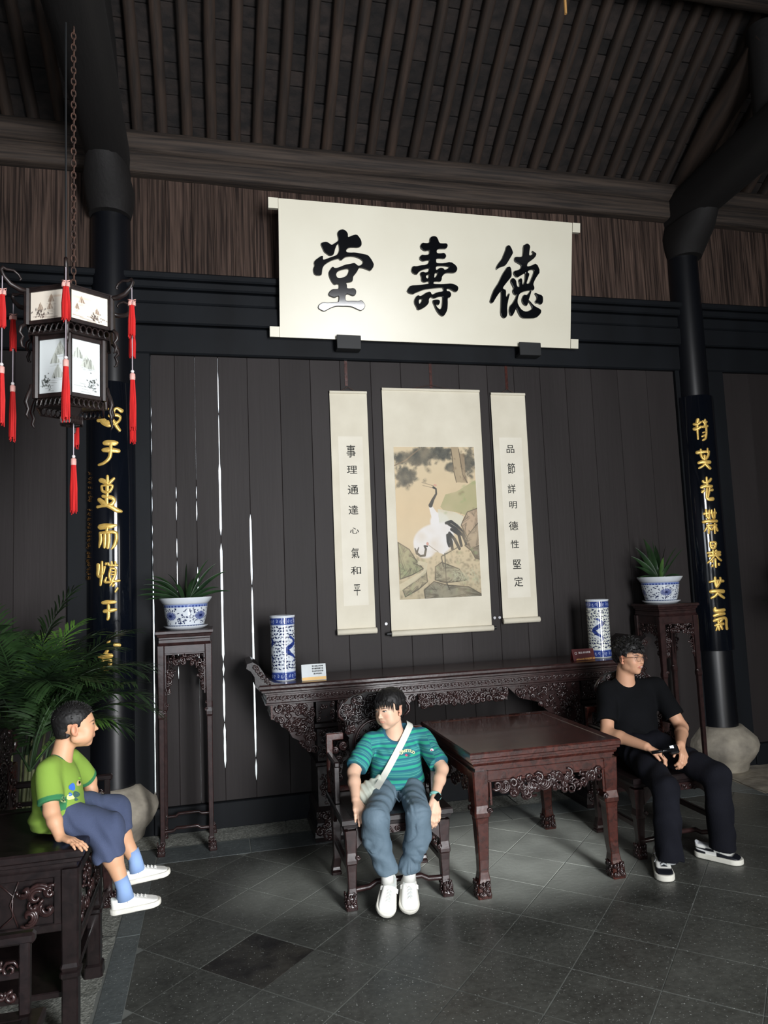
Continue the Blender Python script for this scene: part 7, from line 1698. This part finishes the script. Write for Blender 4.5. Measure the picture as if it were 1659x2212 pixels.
# ------------------------------------------------------------------ the small boy in green
def boy_green():
    t = thing('person', 'small boy in a light green shirt sitting on the tea table in profile', 'person', (-.6, 3.46, .78))
    H = Head((-.602, 3.47, 1.213), (.975, .20, .02), (-.06, .0, 1), .196, 1.35, 1.06, .0); H.lidm = 'lid_b'
    shN, shF = V3(-.698, 3.375, 1.055), V3(-.645, 3.56, 1.05)          # near and far shoulder
    elN, wrN = V3(-.668, 3.30, .905), V3(-.625, 3.245, .815)
    elF, wrF = V3(-.58, 3.68, .92), V3(-.56, 3.66, .80)
    handN = hand_prims(wrN, (.80, -.42, -.20), (.1, -.2, -1), (.3, .9, .2), .118, .20, .34, .2, .8)
    handF = hand_prims(wrF, (.9, .1, -.1), (0, 0, -1), (0, -1, 0), .115, .2)
    def body(P):
        d = H.dist(P); d = smin(d, cap(P, (-.650, 3.475, 1.14), (-.668, 3.47, 1.05), .042, .048), .025); d = smin(d, ell_(P, (-.68, 3.47, .92), (.075, .10, .14)), .04)
        for s, e, w_ in ((shN, elN, wrN), (shF, elF, wrF)):
            d = limb(d, P, [s, e], [.037, .031], .02); m = e*.6+w_*.4; d = limb(d, P, [e, m, w_], [.031, .029, .020], .012)
        for hp in (handN, handF): d = smin(d, union_caps(P, hp, .005), .010)
        for k_, a_ in ((V3(-.46, 3.40, .745), V3(-.398, 3.385, .535)), (V3(-.45, 3.56, .77), V3(-.368, 3.555, .585))):
            m = k_*.6+a_*.4; d = limb(d, P, [V3(-.62, k_[1]+.03, .82), k_], [.055, .045], .03); d = limb(d, P, [k_, m+V3(-.008, 0, 0), a_], [.043, .040, .026], .02)
        return d
    b = skin_obj('body', body, (-.82, 3.14, .49), (-.30, 3.80, 1.35), .0034, 'skin', t, lambda P: H.color(P, (206, 158, 124), (188, 124, 104), .3))
    H.parts(b, .3, .6)
    def shirt(P):
        d = ell_(P, (-.682, 3.47, .985), (.098, .120, .095)); d = smin(d, ell_(P, (-.672, 3.465, .88), (.105, .120, .12)), .05); d = smin(d, ell_(P, (-.680, 3.455, .83), (.104, .118, .055)), .04); d = smin(d, cap(P, (-.690, 3.405, 1.065), (-.662, 3.535, 1.06), .040, .040), .03)
        for s, e in ((shN, elN), (shF, elF)):
            m = s+(e-s)*.82; dd = nrm(e-s).astype(np.float32); c = cap(P, s, m+dd*.03, .047, .052); c = smax(c, (P-m)@dd, .005); d = smin(d, c, .02)
        d = d+.0045*vnoise(P*np.array([1, 1, .5], np.float32), 18, 23)+.003*np.sin((P[:, 2]*1.5-P[:, 0])*80+3*vnoise(P, 8, 5))*np.clip((.93-P[:, 2])/.1, 0, 1); d = smax(d, .792-P[:, 2], .01)
        return smax(d, -ell_(P, (-.636, 3.47, 1.138), (.060, .062, .060)), .005)
    def scol(P):
        c = np.repeat(np.array(lin((128, 160, 62)), np.float32)[None], len(P), 0); G = np.array(lin((48, 118, 74)), np.float32)
        nk = ell_(P, (-.636, 3.47, 1.138), (.060, .062, .060)); m_ = (np.clip((.0155-nk)/.003, 0, 1)*(P[:, 2] > 1.02))[:, None]; c = c*(1-m_)+G*m_
        for s, e in ((shN, elN), (shF, elF)):
            dd = nrm(e-s).astype(np.float32); L = np.linalg.norm(e-s)*.82; u = (P-s)@dd; rad = np.linalg.norm((P-s)-u[:, None]*dd, axis=1); m_ = (np.clip((u-(L-.022))/.003, 0, 1)*(rad < .075)*(u < L+.03))[:, None]; c = c*(1-m_)+G*m_
        def dot(px, py, r, col, sx=1.):
            d0 = ray(px, py); q = P-np.array([0, 0, CAMH], np.float32); cx = q@RT/(q@FW)*FX+829.5; cy_ = 1106-q@UP/(q@FW)*FX; c[(((cx-px)/sx)**2+(cy_-py)**2 < r*r) & (P[:, 0] > -.70)] = np.array(lin(col), np.float32)
        return c
    sh = skin_obj('green_shirt', shirt, (-.84, 3.18, .76), (-.46, 3.76, 1.14), .0036, 'cloth_attr', t, scol)
    # the printed patches on the front: plain blots of colour
    def onshirt(px, py):
        d = ray(px, py); o = np.array([0, 0, CAMH]); ts = np.linspace(3.2/d[1], 3.75/d[1], 700); P = (o+ts[:, None]*d).astype(np.float32); v = shirt(P); k = np.argmax(v < 0); return o+d*ts[k] if (v < 0).any() else None
    for px, py, rx, rz, m in ((156, 1700, 7, 8, 'print_blue'), (170, 1692, 5, 6, 'print_shirt_tan'), (152, 1722, 9, 6, 'print_shirt_pale'), (138, 1727, 7, 7, 'print_shirt_pale'), (165, 1716, 7, 7, 'print_shirt_dark'), (152, 1716, 4, 4, 'print_blue'), (139, 1727, 2.5, 4, 'device_black'), (172, 1690, 2, 3, 'device_black'), (165, 1727, 4, 3, 'print_shirt_dark'), (172, 1681, 3, 2, 'print_shirt_lime')):
        c = onshirt(px, py)
        if c is None: continue
        pts = []
        for a in np.linspace(0, 2*math.pi, 17)[:-1]:
            k_ = 1+.12*math.sin(3*a+px); q = onshirt(px+rx*k_*math.cos(a), py+rz*k_*math.sin(a)); q = c if q is None or abs(q[1]-c[1]) > .05 else q; pts.append(q-nrm(ray(px, py))*.003)
        d = nrm(ray(px, py)); l = .0004 if m != 'device_black' else .0016
        MB().loft([pts, [p-d*(.0008+l) for p in pts]]).build('print_patch', m, sh)
    def shorts(P):
        d = ell_(P, (-.672, 3.465, .838), (.095, .118, .058)); z = P[:, 2]
        for h_, k_, a_ in ((V3(-.63, 3.41, .845), V3(-.468, 3.40, .775), V3(-.452, 3.385, .665)), (V3(-.62, 3.54, .85), V3(-.462, 3.56, .80), V3(-.435, 3.56, .70))):
            d = limb(d, P, [h_, k_], [.072, .070], .03); e = cap(P, k_, a_+V3(0, 0, -.03), .068, .066); ax = nrm(np.array([-.28, 0, 1.])).astype(np.float32); e = smax(e, -((P-a_)@ax), .012); d = smin(d, e, .03)
        w = vnoise(P, 9, 28); d = d+.005*vnoise(P, 15, 24)+.003*np.sin(P[:, 0]*90+z*60+4*w)
        return d
    so = skin_obj('blue_shorts', shorts, (-.80, 3.28, .60), (-.32, 3.66, .93), .0038, 'trouser_navy', t)
    # raise the sitting surface contact: the seat of the shorts rests on the table top
    for a_, k_ in ((V3(-.398, 3.385, .535), 0), (V3(-.368, 3.555, .585), 1)):
        MB().tube([a_+V3(-.013, 0, .04), a_+V3(.0, 0, .0), a_+V3(.008, 0, -.05)], [.0295, .030, .036], 14).build('sock', 'sock_blue', t, smooth=True)
        shoe(t, a_+V3(-.055, 0, -.105), a_+V3(.150, .02, -.092 if not k_ else -.085), (0, 0, 1), .082, 'strap')
    R = rnd(24)
    def hair(P):
        q = H.loc(P); d = ell_(q, (0, -.08, .165), (.365, .435, .360)); d = smin(d, ell_(q, (0, -.27, -.06), (.27, .20, .24)), .08)
        ln = np.where(q[:, 1] > -.02, .02+(q[:, 1]+.02)*.72, -.24); ln = np.where((np.abs(q[:, 0]) > .2) & (q[:, 1] < .02) & (q[:, 1] > -.18), .08, ln); ln = np.where((np.abs(q[:, 0]) > .2) & (q[:, 1] >= .02) & (q[:, 1] < .09), -.03, ln)
        d = smax(d, (ln-q[:, 2])*.8, .02); return (d+.007*vnoise(q, 30, 2)+.004*vnoise(q, 60, 4))*H.s
    hr = skin_obj('hair', hair, H.p-.14, H.p+.15, .0034, 'hair_black', t); sp = []
    for i in range(240):
        a = R.uniform(0, 6.28); e = R.uniform(.1, 1.5); x = .36*math.cos(a)*math.cos(e); y = -.08+.43*math.sin(a)*math.cos(e); z = .165+.355*math.sin(e)
        if y > .15 and z < .24: continue
        sp.append(((x, y, z), (x+R.uniform(-.2, .2), y+.25, (z-.1)*.8), R.uniform(.03, .06), .011, (0, 0, -.3)))
    hair_tufts(H, sp, R, 'locks', hr)
mat('print_shirt_tan', lin((214, 186, 140)), .7); mat('print_shirt_pale', lin((206, 218, 150)), .7); mat('print_shirt_dark', lin((60, 96, 92)), .7); mat('print_shirt_lime', lin((150, 210, 70)), .7)
boy_green()

# carvings, fringes and other relief too small to pick apart stay joined
for o in bpy.data.objects:
    if o.type == 'MESH' and (o.name.startswith(('carving', 'openwork', 'cloud_carving', 'fretwork', 'laces', 'joint_light_stop', 'backing'))): o['kind'] = 'stuff'
